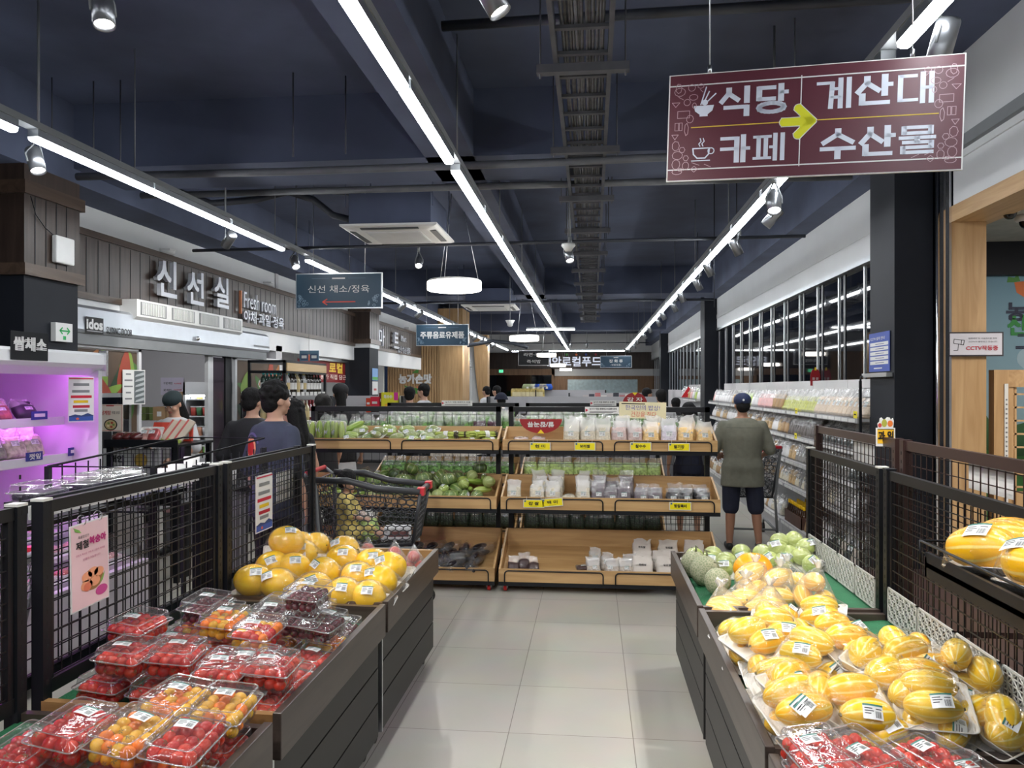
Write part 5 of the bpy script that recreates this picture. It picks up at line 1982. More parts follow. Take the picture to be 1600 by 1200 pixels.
for si, (x0, x1) in enumerate(SX):
    sd = ['squash', 'grain'][si]
    greens(x0 + .04, x1 - .04, YS + .15, 1.185, 13, f'on the rear top tray of the {sd} stand', (lambda f: 'leafd' if f > .78 else 'leaf') if si == 0 else (lambda f: 'leaf'), (.13, .25, .10), -10, f'greens on the rear of the {sd} stand')
for si, (x0, x1) in enumerate(((-2.35, -.80), (-.76, .76))):
    sd = ['left', 'right'][si]
    greens(x0 + .04, x1 - .04, TIERS[0][0] + 1.75 + .11, 1.17, 11, f'on the top tray of the second {sd} stand', lambda f: 'leaf', (.14, .27, .11), -14, f'greens on the second {sd} stand')
    greens(x0 + .04, x1 - .04, TIERS[1][0] + 1.75 + .14, .70, 11, f'on the middle tray of the second {sd} stand', (lambda f: 'leaf') if si == 0 else (lambda f: 'leafp'), (.15, .24, .12), -18, f'greens on the second {sd} stand')
    greens(x0 + .04, x1 - .04, YS + 1.75 + .14, 1.19, 11, f'on the rear top tray of the second {sd} stand', lambda f: 'leaf', (.14, .30, .11), -8, f'greens on the second {sd} stand')
    greens(x0 + .04, x1 - .04, TIERS[2][0] + 1.75 + .2, .17, 9, f'on the bottom tray of the second {sd} stand', lambda f: 'leafk', (.17, .22, .13), -24, f'greens on the second {sd} stand')
# ================================================================ RIGHT WALL SHELVES
m_shelf = plain('white enamel shelf', (.56, .56, .57), .4, var=.03)
m_rail = plain('grey price rail', (.33, .33, .35), .35, var=.05)
m_card = plain('brown kraft paper', (.36, .23, .12), .7, var=.08)
LV = [(.17, 2.17), (.58, 2.21), (.86, 2.22), (1.14, 2.23), (1.415, 2.235)]
XBK = 2.535


def shelf_unit(y0, y1, label):
    t = thing('shelving_unit', label, 'shelf', (2.36, (y0 + y1) / 2, 0), 0, 'white shelves along the window wall')
    MB().box(XBK - .015, XBK, y0, y1, 0, 1.76).build('back_panel', m_shelf, t)
    MB().box(2.18, XBK - .015, y0, y1, .0, .13).build('base', m_rail, t)
    for z, x in LV:
        s_ = MB().box(x, XBK - .016, y0 + .004, y1 - .004, z - .022, z).build('shelf_board', m_shelf, t)
        mb = MB().box(x - .014, x - .0, y0 + .004, y1 - .004, z - .036, z + .006)
        mb.build('price_rail', m_rail, s_)
        mb = MB()
        k = y0 + .06
        while k < y1 - .06:
            mb.box(x - .016, x - .014, k, k + .17, z - .03, z)
            k += .19
        mb.build('price_strip', m_plas, s_)
        if z > .3:
            mb = MB()
            mb.box(x, x + .003, y0 + .01, y1 - .01, z, z + .035)
            mb.build('clear_guard', m_clam, s_)
    return t


un = [6.78, 7.98, 9.18, 10.38, 11.58, 12.78, 13.98]
for i, y in enumerate(un):
    shelf_unit(y, y + 1.19, f'white five level shelf unit along the window wall, {ORD[i]} past the dark pillar')
for i, y in enumerate((17.0, 18.2, 19.4)):
    shelf_unit(y, y + 1.19, f'white shelf unit beyond the second window pillar, {ORD[i]} of three')
t = thing('end_frame', 'black wire end frame at the near end of the white shelves', 'shelf end', (2.3, 6.75, 0))
MB().box(2.225, 2.245, 6.74, 6.76, 0, 1.74).tube([(2.235, 6.75, 1.73), (2.24, 6.75, 1.77), (2.29, 6.75, 1.79), (2.52, 6.75, 1.79)], .009, 8).build('post', m_black, t)
mb = MB()
for k in range(22):
    mb.box(2.245, 2.53, 6.748, 6.752, .1 + k * .075, .104 + k * .075)
mb.build('wires', m_black, t)

rnd = random.Random(33)
G.update(smoke=grain('dark dried seaweed', (.035, .042, .045), .5, 30, .5), grey=grain('grey dried roots', (.22, .21, .20), .35, 30), beige=grain('beige noodles', (.55, .44, .33), .15, 60), lime=grain('yellow green dried leaves', (.42, .44, .10), .35, 30),
         gift=plain('pink striped gift bag', (.70, .42, .42), .5, var=.15, scale=20), green=plain('green and yellow snack bag', (.45, .60, .14), .4, var=.4, scale=8), snack=grain('brown mixed snack', (.45, .30, .14), .4, 30), kraft=m_card, white=plain('white glossy pouch', (.66, .65, .66), .35, var=.08, coat=.3), strip=grain('dark pressed strips', (.09, .075, .07), .5, 30))
WRD = dict(smoke='dark seaweed', grey='grey dried roots', beige='beige noodles', lime='yellow green dried leaves', gift='pink striped paper', green='green and yellow snacks', snack='brown mixed snacks', kraft='brown kraft paper', white='white goods', strip='dark pressed strips', cream='pale grain', clear='pale beans')


def kind_at(lv, y, r):
    if lv == 4:
        return 'beige' if y < 8.35 else 'lime' if y < 9.75 else 'kraft' if y < 10.15 else 'gift' if y < 11 else r.choice(('snack', 'white', 'green', 'white')) if y < 13.2 else r.choice(('white', 'gift', 'white'))
    if lv == 3:
        return 'smoke' if y < 8.1 else 'strip' if y < 9.4 else r.choice(('kraft', 'snack', 'white')) if y < 12 else r.choice(('snack', 'white'))
    if lv == 2:
        return 'smoke' if y < 7.1 else 'grey' if y < 9 else r.choice(('white', 'grey', 'snack'))
    if lv == 1:
        return r.choice(('grey', 'cream', 'white')) if y < 9 else r.choice(('snack', 'white', 'cream'))
    return r.choice(('clear', 'smoke')) if y < 7.6 else r.choice(('white', 'cream', 'kraft'))


lvw = ['base', 'second', 'third', 'fourth', 'top']
cnt = {}
for lv, (z, x) in enumerate(LV):
    y = 6.88
    while y < 15.1:
        k = kind_at(lv, y, rnd)
        if lv == 0 and 8.3 < y < 9.4:
            y += .2
            continue
        big = lv == 4
        size = (.20, .27, .07) if k == 'beige' else (.14, .25, .06) if k in ('lime', 'strip') else (.24, .24, .10) if k == 'smoke' else (.20, .23, .09) if k in ('gift', 'white', 'green', 'snack', 'kraft') else (.16, .20, .07)
        tilt = -22 if k in ('beige', 'smoke', 'lime') else -12
        c = cnt[(lv, k)] = cnt.get((lv, k), -1) + 1
        bag(k, 'packaged_goods', f'{WRD[k]} pouch on the {lvw[lv]} wall shelf, {ORD[c]} of its kind', 'package', f'{WRD[k]} pouches on the {lvw[lv]} wall shelf', (x + .075, y, z + .002), (R(tilt), R(rnd.uniform(-4, 4)), R(-90 + rnd.uniform(-8, 8))), size, c, ftop=m_ftopd if k in ('smoke', 'strip') else m_ftop, full=.8 if k in ('gift', 'kraft', 'white', 'green') else .70, lab=k in ('beige', 'grey', 'cream', 'smoke'))
        y += (size[0] * .62 if k in ('beige', 'lime', 'strip') else size[0] * .8) + (.0 if y < 10 else .06)
for i, y in enumerate((17.2, 17.6, 18.0, 18.4, 18.8, 19.2, 19.7, 20.2)):
    k = ('white', 'green', 'white', 'gift', 'snack', 'white', 'gift', 'white')[i]
    bag(k, 'packaged_goods', f'{WRD[k]} pouch beyond the second window pillar, {ORD[i]} from the pillar', 'package', 'pouches beyond the second window pillar', (2.33, y, 1.417), (R(-10), 0, R(-90)), (.3, .3, .12), i, full=.8, lab=False)
# bottles with yellow caps in a crate on the base shelf
t = thing('bottle_crate', 'dark brown crate on the base wall shelf full of yellow capped bottles', 'crate', (2.33, 8.81, .172))
mb = MB()
for a in ((2.20, 2.21, 8.46, 9.16), (2.46, 2.47, 8.46, 9.16), (2.20, 2.47, 8.46, 8.47), (2.20, 2.47, 9.15, 9.16)):
    mb.box(*a, .174, .30)
mb.box(2.20, 2.47, 8.46, 9.16, .172, .178)
mb.build('crate_walls', plain('brown printed carton', (.10, .045, .03), .6), t)
MEB = mesh_of(MB().lathe([(.0, 0), (.030, 0), (.032, .01), (.032, .12), (.022, .15), (.013, .18), (.013, .20)], 14), 'glass', plain('dark sauce bottle', (.05, .02, .008), .1, coat=.5))
MEC = mesh_of(MB().lathe([(.0, .235), (.014, .235), (.016, .23), (.016, .195)], 12), 'cap', pr(240, 190, 10, .4))
for i in range(9):
    for j in range(3):
        b = thing('sauce_bottle', f'dark sauce bottle with yellow cap, {ORD[i]} along the crate, {["front", "middle", "rear"][j]} line', 'bottle', (2.245 + j * .09, 8.505 + i * .076, .180), 0, 'yellow capped bottles in the crate')
        meshobj('glass', MEB, b)
        meshobj('cap', MEC, b)
# yellow tags on the rails
for i, (u, v, X) in enumerate(((1244, 642, 2.218), (1336, 648, 2.218), (1243, 681, 2.212), (1150, 624, 2.218))):
    p = at(u, v, X=X)
    t = thing('price_tag', f'small yellow price tag on the wall shelf rail, {["near, on the top shelf", "nearest the pillar, on the top shelf", "on the fourth shelf", "far, on the top shelf"][i]}', 'price tag', p)
    P = Panel(p, (0, -1, 0), (0, 0, 1))
    P.slab('card', m_yel, -.045, .045, -.03, .03, -.003, 0)
    P.rect('print', m_kk, -.025, .025, -.004, .008, .001)
    P.emit(t)
# oval maroon sign over the shelf and the red triangle further on
p = at(1274, 589, Y=9.2)
t = thing('tongue_sign', 'small maroon tongue shaped sign with a yellow tip on the wall shelves', 'sign', p)
P = Panel(p, (1, 0, 0), (0, 0, 1))
P.mb('board', m_maroon).extr([P.p(x, y, 0) for x, y in [(-.055, -.10), (.055, -.10), (.055, .02), (.04, .075), (0, .10), (-.04, .075), (-.055, .02)]], (0, .006, 0))
P.poly('tip', pr(236, 200, 40), [(-.012, .075), (.012, .075), (.008, .11), (-.008, .11)], .002)
for x in (-.02, .02):
    P.text('콩류', m_plas, x, -.02, .028, .026, bold=.02)
P.emit(t)
MB().cyl((p.x, p.y + .01, 1.42), (p.x, p.y + .01, p.z - .09), .004, n=6).build('stem', m_alu, t)
p = at(1076, 613, X=2.30)
t = thing('triangle_sign', 'red triangular stand-up sign on the far end of the wall shelves', 'sign', p)
P = Panel(p, (1, 0, 0), (0, 0, 1))
P.mb('board', pr(200, 30, 40)).extr([P.p(x, y, 0) for x, y in [(-.17, -.12), (.17, -.12), (0, .14)]], (0, .03, 0))
P.poly('window', m_plas, [(-.03, -.03), (.03, -.03), (0, .02)], .002)
P.emit(t)

# ================================================================ OPEN FRIDGE ON THE LEFT
m_fr = plain('white enamel fridge', (.66, .67, .69), .3, var=.02)
m_frin = plain('white fridge liner', (.70, .68, .72), .4, var=.02)
m_pink = emit('pink display tube', (.80, .16, 1.0), 17)
FY0, FY1 = 1.0, 5.08
t = thing('open_fridge', 'open display fridge glowing pink with wrapped salad leaves', 'fridge', (-3.9, 3.3, 0))
mb = MB()
mb.extr([(-3.40, FY0, 1.815), (-3.38, FY0, 1.84), (-3.385, FY0, 1.905), (-3.43, FY0, 1.925), (-4.29, FY0, 1.94), (-4.29, FY0, 1.80), (-3.52, FY0, 1.80), (-3.47, FY0, 1.765)], (0, FY1 - FY0, 0))
cn = mb.build('canopy', m_fr, t)
MB().box(-3.42, -3.37, FY1, FY1 + .025, 1.76, 1.94).build('chrome_end', m_chrome, cn)
MB().box(-4.29, -3.40, FY1 - .04, FY1, .1, 1.80).build('end_panel', m_fr, t)
MB().box(-4.29, -4.25, FY0, FY1, .1, 1.80).build('back_liner', m_frin, t)
MB().box(-4.29, -3.05, FY0, FY1, .06, .30).box(-3.10, -3.05, FY0, FY1, .30, .50).build('deck', m_frin, t)
MB().box(-3.075, -3.06, FY0, FY1, .50, .74).build('front_glass', m_clam, t)
for z, x in ((1.22, -3.60), (1.47, -3.66)):
    s_ = MB().box(-4.25, x, FY0, FY1 - .045, z - .02, z).build('shelf', m_frin, t)
    MB().box(x, x + .012, FY0, FY1 - .045, z - .045, z + .012).build('shelf_rail', m_fr, s_)
for y in (2.4, 3.95):
    MB().box(-4.25, -3.55, y, y + .02, .9, 1.78).build('divider', m_frin, t)
for z, x in ((1.79, -3.56), (1.445, -3.75), (1.195, -3.68)):
    MB().cyl((x, FY0 + .1, z), (x, FY1 - .1, z), .012, n=8).build('lamp_tube', m_pink, t)
# its goods
m_herb = grain('dark salad leaves', (.12, .15, .08), .6, 30)
G.update(herb=m_herb, herbp=grain('pale salad leaves', (.34, .36, .22), .5, 30), darkpk=plain('black tray pack', (.03, .025, .04), .4, var=.2), mixpk=grain('dried red and dark snack pack', (.30, .08, .07), .7, 20))
WRD.update(herb='dark salad leaves', herbp='pale salad leaves', darkpk='dark trays', mixpk='red and dark mix')
i = 0
y = FY0 + 1.6
while y < FY1 - .12:
    k = rnd.choice(('herb', 'herbp', 'herb', 'herbp'))
    bag(k, 'salad_bag', f'bag of {WRD[k]} on the lower fridge shelf, {ORD[i]} from the camera', 'salad bag', 'salad bags on the lower fridge shelf', (-3.70, y, 1.222), (R(-24), 0, R(90 + rnd.uniform(-8, 8))), (.17, .21, .09), i, ftop=m_ftopl, full=.7)
    i += 1
    y += .17
i = 0
y = FY0 + 1.7
while y < FY1 - .12:
    k = ('mixpk', 'darkpk', 'mixpk', 'mixpk')[i % 4]
    bag(k, 'fridge_pack', f'pack of {WRD[k]} on the upper fridge shelf, {ORD[i]} from the camera', 'pack', 'packs on the upper fridge shelf', (-3.78, y, 1.472), (R(-30), 0, R(90)), (.19, .15, .07), i, full=.85)
    i += 1
    y += .24
m_meat = [plain('red marbled meat', (.42, .06, .06), .4, var=.5, scale=25, coat=.6), plain('pale pink meat', (.58, .30, .26), .4, var=.4, scale=25, coat=.6), plain('orange cooked food', (.55, .22, .06), .4, var=.4, scale=25, coat=.6)]
TRM = tray_mesh(.20, .14, .022)
MEATS = []
for s_ in range(5):
    o_ = Vector((s_ * 3.1, 1, 2))
    MEATS.append(mesh_of(MB().ball((0, 0, .024), .085, .056, .026, 18, 8, f=lambda d, o_=o_: 1 + .12 * noise.noise(d * 3 + o_)), 'food', m_meat[s_ % 3]))
MEF = hull_mesh([Vector((sx * .1, sy * .07, .022)) for sx in (-1, 1) for sy in (-1, 1)] + [v.co * 1.04 for v in MEATS[0].vertices], 'cling_film', m_wrap)
i = 0
for r_, (x, z) in enumerate(((-3.24, .52), (-3.48, .60), (-3.74, .70))):
    MB().box(x - .12, x + .11, FY0 + .2, FY1 - .06, z - .03, z).build('step', m_frin, t)
    y = FY0 + 1.1
    c = 0
    while y < FY1 - .15:
        q = thing('meat_tray', f'wrapped meat tray in the fridge well, {ORD[c]} from the camera, {["front", "middle", "rear"][r_]} row', 'food tray', (x, y, z + .002), R(90) + rnd.uniform(-.1, .1), 'meat trays in the fridge well')
        meshobj('tray', TRM, q)
        meshobj('food', rnd.choice(MEATS), q)
        meshobj('cling_film', MEF, q)
        y += .215
        c += 1
# cards on the fridge
P0 = at(47, 541, X=-3.375)
t = thing('shelf_sign', 'black sign card with white lettering 쌈채소 on the fridge canopy', 'sign', P0)
P = Panel(P0, (0, 1, 0), (0, 0, 1))
P.slab('card', pr(10, 13, 20, .8), -.155, .155, -.085, .085, -.004, 0)
P.text('쌈채소', m_plas, 0, .012, .075, .27, bold=.06)
P.emit(t)
a = at(127, 624, X=-3.40)
t = thing('price_card', 'white notice card with red lines and blue picture hung in the fridge front', 'notice', a)
P = Panel(a, (.45, .89, 0), (0, 0, 1))
def notice(P, w, h):
    P.slab('card', m_plas, -w, w, -h, h, -.002, 0)
    P.rect('top_band', pr(190, 40, 70), -w * .95, w * .95, h * .90, h * .95)
    for k, (c, ww, y) in enumerate(((m_grey, .62, .66), (m_grey, .72, .36), (pr(190, 20, 50), .82, .12), (pr(214, 180, 20), .6, -.10), (pr(170, 10, 40), .66, -.32), (m_grey, .55, -.5))):
        P.rect('print_line', c, -w * ww, w * ww * (.9 if k % 2 else 1), h * (y - .06), h * (y + .06), .001)
    P.rect('picture', pr(50, 80, 160), -w * .95, w * .95, -h * .96, -h * .72, .001)
    P.poly('picture', pr(40, 60, 110), [(-w * .95, -h * .74), (-w * .5, -h * .66), (0, -h * .72), (w * .5, -h * .62), (w * .95, -h * .72), (w * .95, -h * .76), (-w * .95, -h * .78)], .0015)
    P.disc('picture_dot', pr(210, 90, 70), w * .2 - w * .5, -h * .86, w * .12, h * .05, .002)
notice(P, .085, .15)
P.emit(t)
for i, (u, v, X) in enumerate(((62, 649, -3.64), (54, 713, -3.58), (118, 705, -3.58))):
    p = at(u, v, X=X)
    q = thing('price_card', f'blue price card with white print on the fridge shelf rail, {["on the upper shelf", "nearer on the lower shelf", "farther on the lower shelf"][i]}', 'price card', p)
    P = Panel(p, (0, 1, 0), (0, 0, 1))
    P.slab('card', pr(40, 50, 130), -.075, .075, -.028, .028, -.003, 0)
    if i == 1:
        P.text('깻잎', m_plas, 0, 0, .035, .10, bold=.03)
    else:
        P.rect('print', m_plas, -.05, .05, -.010, .012, .001)
    P.emit(q)

# rack top behind the left mesh: blackberry boxes, navy cloth, white strip
t = thing('rack_shelf', 'black shelf on the far side of the left mesh with berry boxes', 'shelf', (-1.98, 2.2, 1.2))
MB().box(-2.24, -1.86, 1.2, 3.4, 1.205, 1.22).build('shelf_plate', m_black, t)
for y in (1.3, 3.3):
    MB().box(-2.14, -1.84, y, y + .015, 1.15, 1.205).build('bracket', m_black, t)
m_berry = plain('black berries', (.012, .010, .022), .35, var=.4, scale=60, bump=1, bscale=90)
for i, (u, v) in enumerate(((18, 757), (45, 752), (85, 752), (125, 748), (5, 772))):
    p = at(u, v, Z=1.262)
    q = thing('berry_box', f'clear box of black berries on the shelf behind the left mesh, {ORD[i]} of five', 'fruit box', (max(-2.15, min(-1.96, p.x)), p.y, 1.222), rnd.uniform(-.1, .1), 'berry boxes behind the left mesh')
    meshobj('tub', TUB, q)
    meshobj('lid', LID, q)
    mb = MB()
    mb.rings([rrect(CW * .40, CD * .42, .004), rrect(CW * .44, CD * .45, .045), rrect(CW * .40, CD * .42, .055)])
    mb.build('berries', m_berry, q, local=True)
mb = MB()
nx, ny = 14, 10
g = [[Vector((-2.22 + .36 * i / nx, 2.88 + .5 * j / ny, 1.226 + .03 * math.exp(-((i - 7) / 4) ** 2) + .012 * math.sin(j * 1.3 + i))) for j in range(ny + 1)] for i in range(nx + 1)]
for i in range(nx):
    for j in range(ny):
        mb._add([g[i][j], g[i + 1][j], g[i + 1][j + 1], g[i][j + 1]], [(0, 1, 2, 3)], sm=True)
bmesh.ops.remove_doubles(mb.bm, verts=mb.bm.verts, dist=1e-5)
mark(mb.build('folded_cloth', plain('navy cloth', (.025, .022, .06), .9, var=.15)), 'navy blue cloth lying on the shelf behind the left mesh', 'cloth')
t = thing('price_strip_panel', 'long white strip board seen through the top of the left mesh', 'strip board', (-1.80, 2.8, 1.2))
a = at(60, 800, X=-1.80).z
MB().box(-1.806, -1.80, 2.32, 3.40, a - .02, a + .025).build('board', m_plas, t)
t = thing('wire_rack_stand', 'black wire basket stand with white rolls behind the left mesh', 'basket stand', (-2.35, 4.0, 0))
mb = MB()
for x in (-2.62, -2.08):
    for y in (3.5, 4.75):
        mb.box(x - .012, x + .012, y - .012, y + .012, 0, 1.30)
mb.tube([(-2.62, 3.5, 1.30), (-2.62, 4.75, 1.36), (-2.08, 4.75, 1.36), (-2.08, 3.5, 1.30)], .006, 6, close=True)
for k in range(13):
    y = 3.5 + k * .1
    mb.box(-2.623, -2.617, y - .002, y + .002, 1.1, 1.30)
    mb.box(-2.083, -2.077, y - .002, y + .002, 1.1, 1.30)
mb.box(-2.62, -2.08, 3.5, 4.75, 1.08, 1.09)
mb.build('wire_frame', m_black, t)
for i in range(7):
    x, y = -2.2 - .16 * (i % 2), 3.62 + .15 * i
    q = thing('paper_roll', f'white paper cup stack in the black wire basket, {ORD[i]} from the camera', 'cup stack', (x, y, 1.092), 0, 'white cup stacks in the wire basket')
    MB().lathe([(.0, 0), (.038, 0), (.045, .14 + .02 * (i % 3)), (.0, .14 + .02 * (i % 3))], 16).build('cup_stack', m_plas, q, local=True)

# peach poster and notice on the left mesh
O = (at(112, 815, X=-1.712) + at(176, 940, X=-1.712)) / 2
O = at(141, 880, X=-1.712)
t = thing('hanging_poster', 'pink peach poster hung from two rings on the left mesh', 'poster', O)
P = Panel(O, (0, 1, .03), (0, -.03, 1))
w, h = (at(170, 860, X=-1.712).y - at(110, 860, X=-1.712).y) / 2, (at(141, 812, X=-1.712).z - at(141, 945, X=-1.712).z) / 2
m_pp = plain('pink printed paper', (.80, .55, .58), .45, var=.12, scale=3)
P.slab('sheet', m_plas, -w, w, -h, h, -.002, 0)
P.rect('print_ground', m_pp, -w * .95, w * .95, -h * .97, h * .97, .0008)
P.poly('leaf', pr(120, 170, 80), [(-w * .85, h * .95), (-w * .55, h * .86), (-w * .45, h * .78), (-w * .75, h * .84)])
P.text('특별할인전', m_kk, -w * .35, h * .69, h * .07, w * .55, bold=.0)
P.text('제철', m_kk, -w * .42, h * .50, h * .19, w * .62, bold=.03)
P.text('복숭아', pr(190, 20, 120), w * .38, h * .54, h * .18, w * .88, bold=.04)
P.text('과일의 특성상 구매 후 교환이 어려울', pr(170, 50, 110), 0, h * .28, h * .05, w * 1.5, bold=0)
P.text('반품이 가능합니다', pr(170, 50, 110), .005, h * .15, h * .055, w * .9, bold=0)
P.disc('basket', pr(150, 110, 60), w * .12, -h * .38, w * .55, h * .26, .0016)
for a, b, r_ in ((-.2, -.28, .27), (.12, -.22, .27), (.42, -.26, .26), (-.22, -.48, .3), (.2, -.45, .28)):
    P.disc('peach', pr(236, 160, 120), w * a, h * b, w * r_, h * r_ * .42, .002)
P.disc('peach_cut', pr(222, 120, 90), -w * .2, -h * .52, w * .2, h * .1, .0024)
P.disc('badge', pr(196, 70, 140), w * .55, -h * .72, w * .32, h * .12, .002)
P.poly('leaf', pr(120, 170, 80), [(w * .45, -h * .55), (w * .6, -h * .4), (w * .75, -h * .3), (w * .62, -h * .5)])
P.emit(t)
for s_ in (-.35, .5):
    mb = MB()
    c = P.p(s_ * w, h + .008, -.004)
    mb.tube([c + Vector((0, .0, 0)) + Vector((.016 * math.cos(q), 0, .018 * math.sin(q))) for q in [2 * math.pi * k / 16 for k in range(16)]], .0018, 5, close=True)
    mb.build('ring', m_chrome, t)
O = at(413, 785, X=-1.708)
w = (at(426, 785, X=-1.708).y - at(400, 785, X=-1.708).y) / 2
h = (at(413, 741, X=-1.708).z - at(413, 829, X=-1.708).z) / 2
t = thing('hanging_notice', 'white notice with red and yellow lines clipped on the left mesh before the melons', 'notice', O)
P = Panel(O, (0, 1, .0), (0, 0, 1))
notice(P, w, h)
P.emit(t)
MB().tube([P.p(-w * .9, h - .005, .002), P.p(-w * .9, h + .018, .002), P.p(w * .9, h + .022, .002), P.p(w * .9, h - .005, .002)], .002, 6).build('wire_clip', m_black, t)
for i, (u0, u1, v0, v1, X, s_) in enumerate(((432, 462, 735, 782, -1.86, 1), (1333, 1366, 688, 722, 1.40, -1), (1514, 1584, 712, 772, 1.40, -1))):
    a, b = at(u0, (v0 + v1) / 2, X=X), at(u1, (v0 + v1) / 2, X=X)
    z0, z1 = at((u0 + u1) / 2, v1, X=X).z, at((u0 + u1) / 2, v0, X=X).z
    nm = ['white sheet hung on the back of the left melon rack', 'white sheet behind the tall brown rack next to the pillar', 'large white sheet hung behind the near brown rack'][i]
    mark(MB().box(X - .001, X + .001, min(a.y, b.y), max(a.y, b.y), z0, z1).build('paper_sheet', m_plas), nm, 'paper sheet')

# greens on the far side of the right mesh
for i in range(8):
    veg('oval', i, 'watermelon', f'wrapped green gourd lying behind the right mesh, {ORD[i]} from the camera', (1.56 + .16 * (i % 2), 1.38 + .19 * i, .675), (0, .1, .5 + i), 'gourds behind the right mesh', True, 1.25)

# fruit card on the brown rack
p = at(1380, 674, X=1.36)
p.y -= .03
t = thing('fruit_card', 'white edged fruit card with yellow lettering 과일 on the brown rack', 'sign', p)
P = Panel(p, (1, 0, 0), (0, 0, 1))
P.slab('card', m_plas, -.043, .043, -.068, .018, -.003, 0)
P.rect('face', pr(232, 180, 40), -.037, .037, -.055, .012, .001)
P.rect('band', m_kk, -.037, .037, .010, .013, .0014)
P.text('과 일', m_kk, 0, -.020, .044, .066, bold=.03)
cr = [(-.034, .018), (-.036, .038), (-.028, .046), (-.026, .062), (-.018, .066), (-.008, .055), (-.002, .058), (.008, .068), (.018, .066), (.024, .055), (.032, .064), (.037, .05), (.034, .018)]
P.mb('card', m_plas).extr([P.p(x, y, -.003) for x, y in cr], (0, -.003, 0))
P.disc('fruit_print', pr(170, 170, 70), -.006, .04, .012, .018, .001)
P.disc('fruit_print', pr(222, 120, 50), .02, .038, .012, .015, .001)
P.disc('fruit_print', pr(190, 70, 60), -.026, .030, .008, .010, .001)
P.emit(t)

# ================================================================ SIGNS
# big maroon sign on two rods
TL, TR, BL, BR = at(1043, 116, Y=3.24), at(1506, 86, Y=3.05), at(1044, 287, Y=3.24), at(1508, 262, Y=3.05)
O = (TL + TR + BL + BR) / 4
U = ((TR + BR) - (TL + BL)).normalized()
Vv = ((TL + TR) - (BL + BR))
Vv = (Vv - U * Vv.dot(U)).normalized()
W2, H2 = ((TR + BR) - (TL + BL)).length / 4, ((TL + TR) - (BL + BR)).length / 4
m_mar = plain('maroon sign face', (.105, .022, .036), .35, var=.04)
m_let = plain('pale blue white lettering', (.66, .70, .80), .4, var=.02)
m_yl = plain('bright yellow arrow', (.72, .72, .02), .4, var=.03)
t = thing('hanging_direction_sign', 'large maroon hanging sign with white lettering 식당 카페 계산대 수산물 and yellow arrow', 'sign', O)
P = Panel(O, U, Vv)
P.slab('board', m_plas, -W2, W2, -H2, H2, -.012, 0)
P.rect('face', m_mar, -W2 + .005, W2 - .005, -H2 + .004, H2 - .004, .001)
for s_ in (-1, 1):
    P.rect('rule', m_plas, -W2 + .005, W2 - .005, s_ * H2 * .785 - .0025, s_ * H2 * .785 + .0025, .002)
k = 1200 / 1371
def sx_(px):      # sign coordinates from the two crops of the photograph
    return (px - 1275) / 463 * 2 * W2
cx = lambda u: (u - 1275.5) / 463.5 * 2 * W2
def cy(u, v):
    f = (u - 1043) / 463
    top, bot = 116 - 30 * f, 287 - 25 * f
    return H2 - (v - top) / (bot - top) * 2 * H2
E_ = lambda a, b, rx, ry: [(a + rx * math.cos(R(q)), b + ry * math.sin(R(q))) for q in range(0, 361, 20)]
HAN = {
    '식': [[(.27, .97), (.27, .82), (.03, .50)], [(.27, .80), (.58, .55)], [(.86, 1), (.86, .48)], [(.14, .29), (.86, .29), (.86, 0)]],
    '당': [[(.60, .93), (.10, .93), (.10, .52), (.60, .52)], [(.80, 1), (.80, .47)], [(.80, .74), (1, .74)], E_(.5, .2, .40, .16)],
    '카': [[(.05, .92), (.58, .92), (.58, 0)], [(.05, .50), (.58, .50)], [(.80, 1), (.80, 0)], [(.80, .5), (1, .5)]],
    '페': [[(.0, .92), (.56, .92)], [(.0, .07), (.56, .07)], [(.16, .92), (.16, .07)], [(.40, .92), (.40, .07)], [(.71, 1), (.71, 0)], [(.54, .5), (.71, .5)], [(.95, 1), (.95, 0)]],
    '계': [[(.03, .88), (.46, .88), (.42, 0)], [(.70, 1), (.70, 0)], [(.44, .66), (.70, .66)], [(.44, .36), (.70, .36)], [(.94, 1), (.94, 0)]],
    '산': [[(.30, .97), (.30, .80), (.04, .46)], [(.30, .78), (.64, .50)], [(.80, 1), (.80, .36)], [(.80, .70), (1, .70)], [(.17, .36), (.17, .07), (.92, .07)]],
    '대': [[(.52, .93), (.08, .93), (.08, .09), (.55, .09)], [(.70, 1), (.70, 0)], [(.70, .5), (.94, .5)], [(.94, 1), (.94, 0)]],
    '수': [[(.5, .98), (.5, .84), (.06, .53)], [(.5, .82), (.94, .53)], [(.0, .32), (1, .32)], [(.5, .32), (.5, 0)]],
    '물': [[(.12, .93), (.88, .93), (.88, .73), (.12, .73), (.12, .93)], [(0, .57), (1, .57)], [(.5, .57), (.5, .42)], [(.10, .41), (.90, .41), (.90, .235), (.10, .235), (.10, .06), (.94, .06)]]}
for tx, u, v, hpx, wpx in (('식당', 1186, 156, 50, 114), ('카페', 1185, 231, 46, 110), ('계산대', 1374, 142, 50, 182), ('수산물', 1381, 220, 50, 176)):
    hh, ww, n = hpx / 173 * 2 * H2, wpx / 463.5 * 2 * W2, len(tx)
    cw = ww / (n + (n - 1) * .04)
    for i, ch in enumerate(tx):
        for st in HAN[ch]:
            for (xa_, ya_), (xb_, yb_) in zip(st, st[1:]):
                f = abs(yb_ - ya_) * hh / (abs(yb_ - ya_) * hh + abs(xb_ - xa_) * cw)
                g = lambda x_, y_: (cx(u) - ww / 2 + i * cw * 1.04 + cw * (.05 + .90 * x_), cy(u, v) - hh / 2 + hh * (.07 + .86 * y_))
                P.line('lettering', m_let, [g(xa_, ya_), g(xb_, yb_)], (cw * .20 * f + hh * .145 * (1 - f)) * (.72 if ch == '물' else .85 if ch in '식당산수' else .66 if ch in '계페대' else .8))
